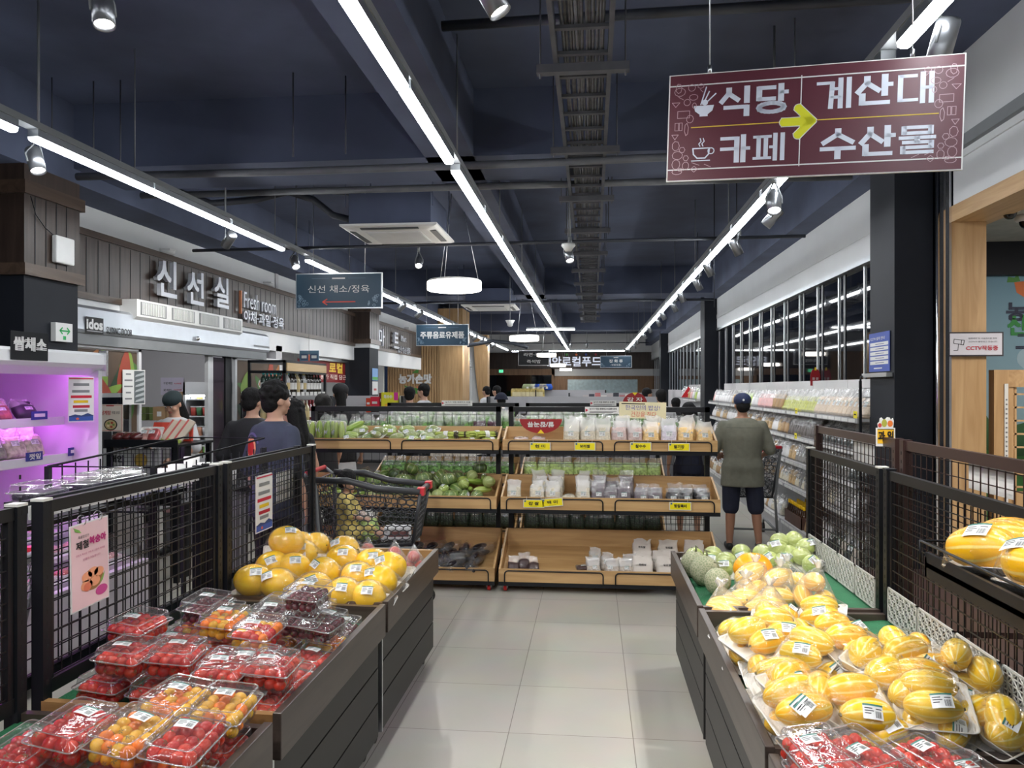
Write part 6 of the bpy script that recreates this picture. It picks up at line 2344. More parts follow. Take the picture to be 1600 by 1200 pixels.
P.rect('rule', m_plas, cx(1262) - .002, cx(1262) + .002, cy(1262, 259), cy(1262, 117), .002)
P.line('gold_rule', pr(214, 180, 60), [(cx(1084), cy(1084, 199.5)), (cx(1240), cy(1240, 190))], .004)
P.line('gold_rule', pr(214, 180, 60), [(cx(1286), cy(1286, 187)), (cx(1470), cy(1470, 177))], .004)
ax, ay = cx(1285), cy(1285, 188)
for m_, g_ in ((m_plas, .006), (m_yl, 0)):
    hgt = .0028 if m_ is m_plas else .0036
    P.line('arrow', m_, [(ax - .115, ay), (ax - .02, ay)], .032 + g_, hgt)
    P.disc('arrow', m_, ax - .115, ay, .016 + g_ / 2, h=hgt)
    for s_ in (-1, 1):
        P.line('arrow', m_, [(ax - .062, ay + s_ * .052), (ax - .012, ay)], .030 + g_, hgt)
        P.disc('arrow', m_, ax - .062, ay + s_ * .052, .0155 + g_ / 2, h=hgt)
    P.disc('arrow', m_, ax - .012, ay, .0155 + g_ / 2, h=hgt)
    P.poly('arrow', m_, [(ax - .055, ay + .045), (ax - .055, ay - .045), (ax - .006, ay)], hgt)
# bowl and cup icons
bx, by = cx(1104), cy(1104, 168)
P.poly('bowl_icon', m_let, [(bx - .040, by + .010), (bx + .040, by + .010), (bx + .034, by - .012), (bx + .016, by - .026), (bx + .016, by - .034), (bx - .016, by - .034), (bx - .016, by - .026), (bx - .034, by - .012)])
for a, b in (((-.012, .014), (.008, .084)), ((-.004, .014), (.020, .066)), ((.010, .022), (.046, .056))):
    P.line('bowl_icon', m_let, [(bx + a[0], by + a[1]), (bx + b[0], by + b[1])], .005)
P.disc('bowl_icon', m_let, bx + .004, by + .022, .012)
bx, by = cx(1103), cy(1103, 241)
P.line('cup_icon', m_let, [(bx - .036, by + .022), (bx + .030, by + .022), (bx + .027, by - .002), (bx + .013, by - .018), (bx - .018, by - .018), (bx - .033, by - .002)], .005, close=True)
P.loop('cup_icon', m_let, bx + .036, by + .010, .012, .012, .004)
P.line('cup_icon', m_let, [(bx - .040, by - .028), (bx + .032, by - .028)], .004)
for q in (-.008, .004):
    P.line('cup_icon', m_let, [(bx + q, by + .030), (bx + q - .005, by + .040), (bx + q + .004, by + .050), (bx + q, by + .062)], .004)
# small line drawings of food along both ends
m_ln = plain('pinkish white line drawing', (.50, .32, .36), .5)
r_ = random.Random(9)
for s_ in (-1, 1):
    X = lambda d: s_ * (W2 - d)
    for (d, y, a, b, n, ph) in ((.045, .60, .022, .017, 10, 0), (.040, .66, .012, .020, 7, 1), (.092, .66, .014, .014, 12, 0), (.128, .68, .013, .010, 6, .5), (.100, .50, .017, .012, 10, 0), (.030, .40, .018, .012, 3, .5), (.075, .42, .013, .013, 12, 0), (.104, .36, .008, .011, 10, 0),
                             (.062, .22, .034, .020, 4, .78), (.088, .14, .014, .016, 9, 0), (.036, .02, .010, .022, 4, .78), (.052, .02, .008, .022, 4, .78), (.075, -.03, .008, .026, 6, .3), (.030, -.14, .015, .013, 3, 2.6), (.034, -.30, .015, .020, 7, 0), (.060, -.37, .012, .012, 6, 0), (.042, -.46, .021, .017, 9, .2),
                             (.076, -.51, .011, .011, 6, 0), (.037, -.61, .016, .020, 10, 0), (.076, -.64, .013, .017, 8, .4), (.042, -.735, .020, .011, 10, 0), (.048, -.66 - .22, .0, .0, 3, 0), (.054, -.70 - .0, .010, .006, 6, 0), (.110, -.70, .014, .012, 4, 0)):
        if a:
            P.loop('food_drawing', m_ln, X(d), y * H2 * 1.12 + .0, a, b, .0022, n=n, ph=ph)
    for (d, y, L) in ((.10, -.66, .03), (.04, .58, .02), (.125, .70, .012), (.150, -.70, .026)):
        P.line('food_drawing', m_ln, [(X(d), y * H2), (X(d + L), y * H2 - .012)], .0022)
P.emit(t)
for u, Y in ((1112, 3.21), (1430, 3.08)):
    q = at(u, 100, Y=Y)
    yy = P.p(cx(u), H2, -.006)
    MB().cyl(yy, yy + Vector((0, 0, .03)), .008, n=10).cyl(yy + Vector((0, 0, .03)), Vector((yy.x, yy.y, ZC)), .0025, n=6).build('hanging_rod', m_alu, t)

# blue hanging signs
m_blue = plain('petrol blue sign face', (.018, .055, .095), .4, var=.12, scale=2)
def blue_sign(u0, u1, v0, v1, Y, lines, label, col=None, arrow=False, deco=True, rods=True):
    a, b = at(u0, v0, Y=Y), at(u1, v1, Y=Y)
    w, h = (b.x - a.x) / 2, (a.z - b.z) / 2
    O = (a + b) / 2
    t = thing('hanging_aisle_sign', label, 'sign', O, 0, 'blue hanging aisle signs')
    P = Panel(O, (1, 0, 0), (0, 0, 1))
    P.slab('board', m_alu, -w, w, -h, h, -.03, 0)
    P.rect('face', col or m_blue, -w + .01, w - .012, -h + .012, h - .012, .001)
    for tx, y, hh, ww, bo in lines:
        P.text(tx, m_plas, 0, y * h, hh * h, ww * w, bold=bo)
    if deco:
        P.line('header_rule', pr(90, 120, 145), [(-w * .62, h * .70), (-w * .22, h * .70)], h * .015)
        P.line('header_rule', pr(90, 120, 145), [(w * .22, h * .70), (w * .62, h * .70)], h * .015)
        P.rect('header_print', m_plas, -w * .15, w * .15, h * .66, h * .74)
        r_ = random.Random(3)
        for s_ in (-1, 1):
            for k in range(11):
                P.loop('food_drawing', pr(140, 165, 185), s_ * w * (.93 - .30 * r_.random() * (k + 3) / 13), -h * (.25 + .6 * (k + .5) / 11), h * r_.uniform(.04, .10), h * r_.uniform(.04, .09), h * .02, n=r_.choice((5, 7, 9)), ph=k)
    if arrow:
        y = -h * .62
        P.line('arrow', pr(226, 80, 62), [(-w * .34, y), (w * .38, y)], h * .055)
        P.line('arrow', pr(226, 80, 62), [(-w * .27, y + h * .16), (-w * .37, y), (-w * .27, y - h * .16)], h * .055)
    P.emit(t)
    if rods:
        for s_ in (-.6, .6):
            q = P.p(s_ * w, h, -.015)
            zt = ZB if any(bb <= q.y <= bb + .72 for bb in (6.05, 15.2, 24.6)) else ZC
            MB().cyl(q, (q.x, q.y, zt), .004, n=6).build('hanging_rod', m_alu, t)


blue_sign(462, 597, 427.5, 481.5, 8.3, [('신선 채소/정육', .10, .42, 1.42, .0)], 'blue hanging sign 신선 채소/정육 with a red arrow', arrow=True)
blue_sign(650, 732, 507, 540, 14.9, [('주류음료유제품', .0, .62, 1.66, .03)], 'blue hanging sign 주류음료유제품 before the oak wall')
blue_sign(810, 858, 548, 571, 26.6, [('라면·커피', .48, .46, 1.3, .0), ('즉석밥', -.46, .46, .9, .0)], 'black hanging sign with two lines 라면·커피 즉석밥', m_black, deco=False)
blue_sign(938, 987, 556, 574.5, 28.6, [('잡 화 류', .12, .52, .85, .02), ('-생활용품-', -.52, .3, .7, .0)], 'far blue hanging sign 잡화류 beside the large white letters')

# raised letters on the shop fronts
m_let2 = plain('white acrylic letter face', (.52, .54, .60), .3, var=.03)
t = thing('raised_letters', 'raised white letters 신선실 Fresh room on the dark cladding', 'lettering', (-4.59, 9, 2.8))
P = Panel((-4.573, 0, 0), (0, 1, 0), (0, 0, 1))
for tx, u, v, hp in (('신', 256, 435, 56), ('선', 301, 450, 50), ('실', 342, 457, 46)):
    P.sep += 1
    p = at(u, v, X=-4.56)
    ztop, zbot = at(u, v - hp / 2, X=-4.56).z, at(u, v + hp / 2, X=-4.56).z
    P.text(tx, m_let2, p.y, p.z, (ztop - zbot), (ztop - zbot) * .98, bold=.02, h=.002, ext=.05, name='lettering')
P.sep += 1
p = at(373, 472, X=-4.58)
P.slab('divider_bar', pr(206, 130, 90), p.y - .01, p.y + .015, p.z - .15, p.z + .15, .001, .03)
a, b = at(379, 468, X=-4.57), at(429, 474, X=-4.57)
P.text('Fresh room', m_let2, a.y, a.z - .0, .21, b.y - a.y, bold=0, h=.002, ext=.025, name='lettering', anchor='l')
a, b = at(379, 491, X=-4.57), at(441, 497, X=-4.57)
P.text('야채·과일·정육', m_let2, a.y, a.z - .02, .16, b.y - a.y, bold=.02, h=.002, ext=.025, name='lettering', anchor='l')
P.emit(t)
t = thing('raised_letters', 'raised white letters 마트 on the second shop front cladding', 'lettering', (-4.59, 17.5, 2.8))
for tx, u, v, hp in (('마', 594, 527, 25), ('트', 617, 532, 24)):
    P.sep += 1
    p = at(u, v, X=-4.56)
    P.text(tx, m_let2, p.y, p.z, .36, .40, bold=.02, h=.002, ext=.05, name='lettering')
P.sep += 1
p = at(628, 531, X=-4.57)
P.text('Mart', m_let2, p.y - .12, p.z + .03, .14, .5, bold=.0, h=.002, ext=.02, name='lettering', anchor='l')
p = at(626, 545, X=-4.57)
P.text('농산·수산·정육', m_let2, p.y - .3, p.z - .02, .17, 1.25, bold=.0, h=.002, ext=.02, name='lettering', anchor='l')
P.emit(t)
t = thing('raised_letters', 'white letters 농가손맛 with chilli drawing on the far slatted wall', 'lettering', at(650, 592, Y=21.37))
P = Panel((0, 21.368, 0), (1, 0, 0), (0, 0, 1))
p = at(649, 592, Y=21.36)
P.text('농가손맛', plain('bright white letters', (.70, .70, .70), .4), p.x, p.z, .25, .92, bold=.05, ext=.03)
P.poly('chilli', pr(70, 130, 50), [(p.x - .33, p.z - .18), (p.x - .2, p.z - .35), (p.x + .05, p.z - .42), (p.x + .25, p.z - .36), (p.x + .1, p.z - .27), (p.x - .12, p.z - .24)])
P.poly('chilli', pr(214, 90, 50), [(p.x + .02, p.z - .22), (p.x + .36, p.z - .2), (p.x + .24, p.z - .34), (p.x + .12, p.z - .30)])
P.poly('chilli', pr(70, 130, 50), [(p.x - .1, p.z + .17), (p.x + .1, p.z + .30), (p.x + .08, p.z + .16)])
P.emit(t)
t = thing('raised_letters', 'large white letters 태안로컬푸드 on the dark far wall', 'lettering', at(893, 565, Y=33.9))
P = Panel((0, 33.935, 0), (1, 0, 0), (0, 0, 1))
a, b = at(848, 565, Y=33.9), at(939, 565, Y=33.9)
P.text('태안로컬푸드', emit('lit white letters', (.8, .85, 1), .62), (a.x + b.x) / 2, a.z, .42, b.x - a.x, bold=.02, ext=.04)
for k in range(4):
    P.disc('dot', [pr(90, 170, 90), pr(220, 110, 60), pr(70, 90, 170), pr(190, 60, 80)][k], a.x + 1.05 + .42 * k, a.z + .30, .05)
P.emit(t)
p = at(783, 580, Y=33.9)
t = thing('exit_sign', 'green lit exit sign over the far dark doorway', 'exit sign', p)
P = Panel(p, (1, 0, 0), (0, 0, 1))
P.slab('box', m_plas, -.1, .1, -.07, .07, -.04, 0)
P.rect('lit_face', emit('lit green exit face', (.1, .75, .35), 1.2), -.09, .09, -.06, .06, .001)
P.line('pictogram', m_plas, [(-.03, -.04), (0, 0), (0, .035), (.03, .0)], .012, .002)
P.emit(t)

# fixtures on the near left pillar
p = at(96, 391, X=-4.28)
t = thing('wifi_router_box', 'white square box with a trailing cable on the clad pillar', 'router', p)
w = (at(110, 391, X=-4.28).y - at(81, 391, X=-4.28).y) / 2
mb = MB().box(-4.286, -4.24, p.y - w, p.y + w, p.z - .115, p.z + .105)
mb.build('case', m_plas, t, bevel=.012)
MB().tube([at(88, 371, X=-4.275), at(70, 355, X=-4.275), at(56, 335, X=-4.275), at(48, 306, X=-4.26)], .004, 6).build('cable', m_black, t)
p = at(95, 519.5, X=-4.285)
t = thing('exit_light', 'small white emergency light with green arrows on the dark pillar', 'exit sign', p)
P = Panel(p, (0, 1, 0), (0, 0, 1))
P.slab('box', m_plas, -.10, .10, -.075, .075, -.012, .03)
m_grn = pr(40, 170, 90)
P.line('arrow', m_grn, [(-.05, .012), (.06, .012)], .012, .032)
for s_ in (-1, 1):
    P.line('arrow', m_grn, [(.005 + s_ * .03, .036), (.005 + s_ * .058, .012), (.005 + s_ * .03, -.012)], .012, .032)
P.rect('mark', m_grn, -.015, .02, -.06, -.03, .032)
P.emit(t)
p = at(586, 596, X=-4.29)
t = thing('poster', 'two small posters pasted on the second shop side pillar', 'poster', p)
P = Panel(p, (0, 1, 0), (0, 0, 1))
P.slab('poster_sheet', pr(120, 160, 210), -.2, .2, .02, .26, -.001, .002)
P.slab('poster_sheet', m_plas, -.2, .2, -.26, .0, -.001, .002)
P.rect('print', pr(90, 170, 80), -.19, .19, .03, .09, .003)
P.rect('print', pr(190, 80, 80), -.1, .1, -.18, -.14, .003)
P.emit(t)


def dome(p, up, label, r=.075):
    p = Vector(p)
    t = thing('cctv_dome', label, 'camera dome', p, 0, 'white security domes')
    MB().lathe([(.0, .03), (r, .03), (r * 1.02, .01), (r * .85, -.012), (r * .62, -.016)], 24, c=p).build('housing', m_plas, t)
    MB().lathe([(r * .6, -.014), (r * .55, -.035), (r * .4, -.055), (r * .2, -.065), (.0, -.067)], 20, c=p).build('dark_dome', m_glass_dark, t)


for u, v, X, lab in ((262, 389, -4.66, 'white security dome above the fresh room letters'), (420, 445, -4.66, 'white security dome left of the blue vegetables sign'), (636, 514, -4.66, 'white security dome over the second shop front')):
    p = at(u, v, X=X)
    p.z = 3.16
    dome(p, 0, lab)
    MB().box(-4.72, -4.60, p.y - .06, p.y + .06, 3.19, 3.21).build('bracket', m_plas, bpy.data.objects[[o.name for o in COL.objects if o.name.startswith('cctv_dome')][-1]])
dome(at(1578, 328, Z=2.92), 0, 'white security dome under the cafe ceiling, nearer the oak portal')
dome(at(1603, 343, Z=2.92), 0, 'white security dome under the cafe ceiling at the picture edge')

# notices by the window side pillar
a, b = at(1390, 550, X=2.292), at(1358, 550, X=2.292)
c = (a + b) / 2
w = abs(a.y - b.y) / 2
h = (at(1374, 521, X=2.292).z - at(1374, 582, X=2.292).z) / 2
t = thing('notice_sheet', 'blue and white camera notice on the dark window pillar', 'notice', c)
P = Panel(c, (0, -1, 0), (0, 0, 1))
P.slab('sheet', pr(66, 88, 170), -w, w, -h, h, -.003, 0)
P.text('CCTV 설치 안내', m_plas, -.03, h * .70, h * .16, w * 1.4, bold=.01)
for k in range(5):
    y = h * (.42 - .24 * k)
    P.rect('table', m_plas, -w * .88, w * .88, y - h * .10, y + h * .08, .001)
    P.rect('table_text', pr(60, 70, 120), -w * .35, w * .5, y - h * .03, y + .0, .002)
P.rect('footer', m_plas, -w * .5, w * .3, -h * .86, -h * .80, .001)
P.emit(t)
z = at(1374, 585, X=2.27).z
MB().box(2.25, 2.295, c.y - w - .05, c.y + w + .05, z - .02, z + .012).build('holder_bar', m_alu, t)
p0, p1 = at(1484, 519, Y=5.9), at(1568, 556.5, Y=5.9)
c = (p0 + p1) / 2
w, h = (p1.x - p0.x) / 2, (p0.z - p1.z) / 2
t = thing('projecting_sign', 'white projecting sign with a camera drawing and red lettering CCTV작동중', 'sign', c)
P = Panel(c, (1, 0, 0), (0, 0, 1))
P.slab('frame', pr(40, 34, 44), -w, w, -h, h, -.012, 0)
P.rect('face', pr(208, 206, 214), -w + .0, w - .010, -h + .010, h - .010, .001)
P.text('범죄예방 및 시설관리를 위해', pr(60, 58, 66), w * .22, h * .47, h * .14, w * 1.05, bold=0)
P.text('CCTV가 촬영되고 있습니다.', pr(60, 58, 66), w * .24, h * .20, h * .14, w * 1.08, bold=0)
P.text('CCTV작동중', pr(190, 30, 50), w * .20, -h * .32, h * .38, w * 1.18, bold=.02)
cxx, cyy = -w * .66, h * .2
P.line('camera_drawing', m_kk, [(cxx - w * .18, cyy + h * .22), (cxx + w * .2, cyy + h * .12), (cxx + w * .17, cyy - h * .26), (cxx - w * .20, cyy - h * .12)], .004, close=True)
P.line('camera_drawing', m_kk, [(cxx + w * .10, cyy + h * .14), (cxx + w * .08, cyy - h * .22)], .004)
P.line('camera_drawing', m_kk, [(cxx - w * .02, cyy - h * .2), (cxx - w * .04, cyy - h * .7), (cxx - w * .2, cyy - h * .72)], .004)
P.emit(t)

# oak lattice screen in the cafe
p = at(1550, 578, Y=6.2)
t = thing('lattice_screen', 'oak lattice screen with small panes at the right picture edge', 'screen', (p.x + .7, 6.2, 0))
zt = p.z
x = p.x
MB().box(x, x + .105, 6.17, 6.25, 0, zt).build('stile', m_oak, t)
MB().box(x + .105, x + 1.5, 6.18, 6.24, zt - .13, zt).build('top_rail', m_oakx, t)
mb = MB()
for k in range(8):
    q = x + .16 + k * .075 * 2.4
    mb.box(q, q + .016, 6.20, 6.22, .3, zt - .13)
for k in range(9):
    q = zt - .19 - k * .10
    mb.box(x + .105, x + 1.5, 6.20, 6.22, q, q + .013)
mb.box(x + .105, x + .15, 6.19, 6.24, .0, zt - .13)
mb.build('lattice', m_oak, t)
MB().box(x + .155, x + .30, 6.165, 6.2, 0, .0 + .9).build('lower_panel', m_oak, t)
t2 = thing('height_chart', 'narrow white paper strip with dark marks on the oak screen', 'paper strip', (x + .09, 6.16, 1.2))
MB().box(x + .072, x + .098, 6.164, 6.168, .8, zt - .105).build('strip', m_plas, t2)
mb = MB()
for k in range(22):
    mb.box(x + .080, x + .091, 6.162, 6.164, .85 + k * .035, .862 + k * .035)
mb.build('marks', m_grey, t2)
ld = bpy.data.lights.new('cafe_fill_light', 'AREA')  # unseen area light and glowing panel, added to light the cafe
ld.energy = 60
ld.size = .6
ld.color = (1, .93, .85)
t = thing('cafe_fill_panel', 'unseen lit panel added to light the cafe', 'ceiling light', (4.3, 4.6, 2.93))
MB().box(4.0, 4.6, 4.3, 4.9, 2.925, 2.95).build('panel', emit('cafe fill face', (1, .95, .88), 5), t)
lo = bpy.data.objects.new('lamp', ld)
lo.parent = t
lo.location = (0, 0, -.02)
COL.objects.link(lo)

# ================================================================ FRESH ROOM FRONT
t = thing('sliding_door_header', 'silver sliding door header box with black logo over the fresh room entrance', 'door header', (-4.5, 8.8, 2.17))
ya, yb = 6.19, at(421, 540, X=-4.45).y
zt_, zb_ = at(300, 503, X=-4.45).z, at(300, 538, X=-4.45).z
mb = MB().extr([(-4.59, ya, zb_), (-4.46, ya, zb_), (-4.445, ya, zb_ + .03), (-4.46, ya, zt_ - .03), (-4.50, ya, zt_), (-4.59, ya, zt_)], (0, yb - ya, 0))
mb.build('casing', plain('satin silver casing', (.50, .53, .57), .28, .65, var=.04), t)
P = Panel((-4.440, 0, 0), (0, 1, 0), (0, 0, 1))
p = at(148, 509, X=-4.44)
P.rect('logo_plate', m_kk, p.y - .125, p.y + .125, p.z - .07, p.z + .075, .0)
P.text('idos', m_plas, p.y, p.z + .012, .085, .22, bold=.05, h=.001)
P.rect('logo_rule', pr(150, 150, 155), p.y - .11, p.y + .11, p.z - .055, p.z - .045, .001)
p = at(187, 518, X=-4.44)
P.text('SLIDING DOOR', m_kk, p.y, p.z, .06, .40, bold=.02, h=.0)
p = at(399, 540, X=-4.44)
P.rect('small_print', m_grey, p.y - .05, p.y + .45, p.z - .015, p.z + .01, .0)
P.emit(t)
p = at(307, 529, X=-4.44)
MB().ball((-4.43, p.y, p.z), .028, nu=14, nv=8).build('knob', m_chrome, t)
MB().box(-4.58, -4.47, 6.2, yb - .05, zb_ - .10, zb_ - .0).build('track', m_grey, t)


def poster_door(y0, y1, label, seed):
    t = thing('poster_door', label, 'door panel', (-4.53, (y0 + y1) / 2, 0))
    zt = zb_ - .075
    mb = MB()
    for a in ((y0, y0 + .05, 0, zt), (y1 - .05, y1, 0, zt), (y0, y1, zt - .05, zt), (y0, y1, 0, .1)):
        mb.box(-4.55, -4.51, *a)
    mb.build('frame', m_fr, t)
    MB().box(-4.54, -4.53, y0 + .05, y1 - .05, .1, zt - .05).build('door_leaf', pr(176, 170, 168), t)
    P = Panel((-4.529, (y0 + y1) / 2, 0), (0, 1, 0), (0, 0, 1))
    w = (y1 - y0) / 2 - .05
    r = random.Random(seed)
    z0, z1 = .7, zt - .06
    P.rect('poster_ground', pr(84, 66, 50), -w, w, z0, z1, .0)
    cols = [pr(70, 110, 50), pr(36, 60, 36), pr(186, 130, 80), pr(120, 150, 60), pr(150, 60, 40), pr(200, 196, 190), pr(170, 110, 60)]
    for k in range(26):
        a, b = r.uniform(-w * .8, w * .8), r.uniform(z0 + .15, z1 - .12)
        ang, L, q = r.uniform(0, 3.1), r.uniform(.14, .34), r.uniform(.05, .11)
        pts = []
        for s_ in range(14):
            th = 2 * math.pi * s_ / 14
            x_, y_ = L * math.cos(th), q * math.sin(th) * (1 - .4 * math.cos(th))
            xx_, yy_ = a + x_ * math.cos(ang) - y_ * math.sin(ang), b + x_ * math.sin(ang) + y_ * math.cos(ang)
            pts.append((max(-w, min(w, xx_)), max(z0, min(z1, yy_))))
        P.poly('vegetable_print', cols[k % 7], pts, .001 + .0002 * k)
    P.rect('window_pane', m_glass_dark, -w * .75, w * .75, .75, 1.60, .008)
    P.frame('window_rim', m_alu, -w * .8, w * .8, .72, 1.63, .04, .009)
    P.emit(t)
    MB().tube([(-4.50, y0 + .1, .95), (-4.47, y0 + .1, .98), (-4.47, y0 + .1, 1.45), (-4.50, y0 + .1, 1.48)], .014, 8).build('pull_handle', m_black, t)


poster_door(6.2, 7.37, 'sliding door leaf with vegetable poster, left of the fresh room opening', 2)
poster_door(9.43, 10.9, 'sliding door leaf with leafy vegetable poster, right of the fresh room opening', 5)
t = thing('glass_door_leaf', 'dark glass door leaf reflecting pink beside the fresh room opening', 'door panel', (-4.55, 9.4, 0))
MB().box(-4.575, -4.565, 8.92, 9.24, .1, 2.05).build('glass', plain('smoked door glass', (.07, .055, .07), .06, var=.02), t)
mb = MB().box(-4.59, -4.545, 8.80, 8.92, 0, 2.07)
mb.build('stile', m_fr, t)
MB().box(-4.59, -4.545, 9.24, 9.40, 0, 2.07).build('dark_stile', m_black, t)
# air curtain
y0, y1 = at(214, 480, X=-4.42).y, at(379, 510, X=-4.42).y
t = thing('air_curtain', 'white air curtain with four grilles over the sliding door header', 'air curtain', (-4.5, (y0 + y1) / 2, 2.45))
zt2, zb2 = at(214, 467, X=-4.42).z, at(214, 494, X=-4.42).z
MB().extr([(-4.595, y0, zb2 - .04), (-4.47, y0, zb2 - .04), (-4.42, y0, zb2), (-4.42, y0, zt2), (-4.595, y0, zt2)], (0, y1 - y0, 0)).build('case', m_plas, t)
L = (y1 - y0) / 4
for k in range(4):
    mb = MB()
    mb.box(-4.421, -4.417, y0 + k * L + .06, y0 + (k + 1) * L - .05, zb2 + .02, zt2 - .02)
    n = 14
    for q in range(n):
        y = y0 + k * L + .08 + q * (L - .15) / n
        mb.box(-4.417, -4.410, y, y + .014, zb2 + .025, zt2 - .025, 1)
    mb.build('grille', [m_grey, m_plas], t)
MB().box(-4.59, -4.50, y0 + .1, y1 - .1, zb2 - .055, zb2 - .04).build('mount', m_black, t)

# inside the fresh room
a, b = at(251, 590, Y=11.14), at(287, 617, Y=11.14)
c = (a + b) / 2
t = thing('price_poster', 'pale price sheet on the fresh room wall with red figures', 'notice', c)
P = Panel(c, (1, 0, 0), (0, 0, 1))
w, h = (b.x - a.x) / 2, (a.z - b.z) / 2
P.slab('sheet', pr(206, 200, 218), -w, w, -h, h, -.004, .0)
P.text('구운계란', m_kk, -w * .35, h * .35, h * .26, w * .8, bold=.01)
P.text('6,500원', pr(200, 50, 70), w * .5, h * .32, h * .2, w * .6, bold=.01)
P.text('꽃계란', m_kk, -w * .4, -h * .45, h * .26, w * .7, bold=.01)
P.text('10,800원', pr(200, 50, 70), w * .5, -h * .42, h * .2, w * .65, bold=.01)
P.emit(t)
x0, x1 = at(286, 600, Y=10.4).x, at(352, 600, Y=10.4).x
zt_c = at(300, 597, Y=10.4).z
t = thing('glass_cabinet', 'lit glass fronted cabinet of packed food inside the fresh room', 'cabinet', ((x0 + x1) / 2, 10.6, 0))
MB().box(x0, x1, 10.85, 10.9, 0, zt_c).box(x0, x1, 10.4, 10.85, 0, .75).box(x0, x0 + .03, 10.4, 10.85, .75, zt_c).box(x1 - .03, x1, 10.4, 10.85, .75, zt_c).box(x0, x1, 10.4, 10.85, zt_c - .18, zt_c).build('body', m_fr, t)
for z in (1.0, 1.28, 1.52):
    MB().box(x0 + .03, x1 - .03, 10.45, 10.85, z - .015, z).build('shelf', m_fr, t)
MB().cyl((x0 + .05, 10.48, zt_c - .195), (x1 - .05, 10.48, zt_c - .195), .012, n=8).build('lamp_tube', emit('white cabinet tube', (.9, .97, 1), 14), t)
cols = {0: [pr(110, 160, 70), pr(190, 140, 90), pr(120, 170, 80)], 1: [pr(200, 200, 205), pr(210, 150, 120)], 2: [pr(180, 70, 60), pr(60, 110, 70)], 3: [pr(225, 225, 228), pr(220, 190, 90)]}
for lv, z in enumerate((.752, 1.002, 1.282, 1.522)):
    n = 6
    for k in range(n):
        xq = x0 + .09 + k * (x1 - x0 - .18) / (n - 1)
        q = thing('food_pack', f'food pack in the lit cabinet, {ORD[k]} from left on the {["lowest", "second", "third", "top"][lv]} shelf', 'food pack', (xq, 10.55, z), 0, 'packs in the lit cabinet')
        c_ = cols[lv][k % len(cols[lv])]
        MB().rings([rrect(.034, .04, 0, .01), rrect(.04, .046, .12 if lv else .09, .01)]).build('tub', c_, q, local=True)
        MB().rings([rrect(.043, .049, .12 if lv else .09, .01), rrect(.043, .049, .135 if lv else .105, .01)]).build('lid', m_plas, q, local=True)
t = thing('carton', 'brown cartons ledge inside the fresh room', 'counter', (-6.3, 10.9, 0))
MB().box(-7.2, x0 - .1, 10.7, 11.1, 0, 1.2).build('counter', m_greyw, t)
for k, (u, z) in enumerate(((254, 1.2), (275, 1.2), (280, 1.42))):
    p = at(u, 640, Y=10.85)
    q = thing('cardboard_box', f'brown cardboard box on the fresh room counter, {["left", "middle", "top"][k]} one', 'cardboard box', (p.x, 10.88, z + .002))
    MB().box(-.10, .10, -.12, .12, 0, .20).build('box', m_card, q, local=True, bevel=.004)
    MB().box(-.035, .035, -.1212, -.1208, .06, .13).build('print', m_plas, q, local=True)
    MB().box(-.1002, .1002, -.02, .02, .199, .2015).build('tape', pr(170, 140, 100), q, local=True)
for k in range(4):
    p = at(225 + 4 * (k % 2), 640, Y=10.85)
    q = thing('green_packet', f'green printed packet stacked on the fresh room counter, {ORD[k]} from the left', 'packet', (p.x + .13 * (k % 2), 10.85, 1.202 + .1 * (k // 2)), 0, 'green packets on the counter')
    MB().box(-.06, .06, -.05, .05, 0, .095).build('packet', pr(96, 110, 60), q, local=True, bevel=.006)

for x, y, lab in ((-5.9, 9.2, 'unseen lit panel added to brighten the fresh room'), (-6.0, 13.2, 'unseen lit panel added to brighten the red banner shop'), (-6.0, 18.2, 'unseen lit panel added to brighten the second shop')):
    t = thing('shop_fill_panel', lab, 'ceiling light', (x, y, 2.89))  # glowing panels added out of view to brighten the shop interiors
    MB().box(x - .3, x + .3, y - .3, y + .3, 2.87, 2.90).build('panel', emit('shop fill light', (.95, .97, 1), 16) if 'shop fill light' not in bpy.data.materials else bpy.data.materials['shop fill light'], t)

# black table of packed food in front of the fresh room, with poster
a, b = at(150, 694, Y=6.35), at(282, 690, Y=6.35)
a.x = max(a.x, -4.2)
zt3 = a.z
t = thing('food_table', 'black display table of packed food before the fresh room', 'display table', ((a.x + b.x) / 2, 6.6, 0))
MB().box(a.x, b.x, 6.30, 6.95, zt3 - .02, zt3).box(a.x, b.x, 6.30, 6.31, zt3, zt3 + .045).build('table_top', m_black, t)
for xx_ in (a.x + .03, b.x - .03):
    for yy in (6.34, 6.9):
        MB().box(xx_ - .02, xx_ + .02, yy - .02, yy + .02, 0, zt3 - .02).build('leg', m_black, t)
MB().box(a.x + .5, a.x + .62, 6.5, 6.62, 0, zt3 - .02).build('column', m_black, t)
mb = MB()
grid_x(mb, 6.36, a.x + .04, b.x - .04, zt3 - .36, zt3 - .03, .035, .035)
mb.build('mesh_front', m_wire, t)
P = Panel(((a.x + b.x) / 2 - .1, 6.39, zt3 - .16), (1, 0, 0), (0, 0, 1))
P.slab('banner', m_plas, -.3, .2, -.14, .12, -.002, 0)
P.text('태안', m_kk, -.17, .03, .06, .13, bold=.03)
P.disc('onion_print', pr(206, 170, 80), .05, .02, .06)
P.emit(t)
W3 = b.x - a.x
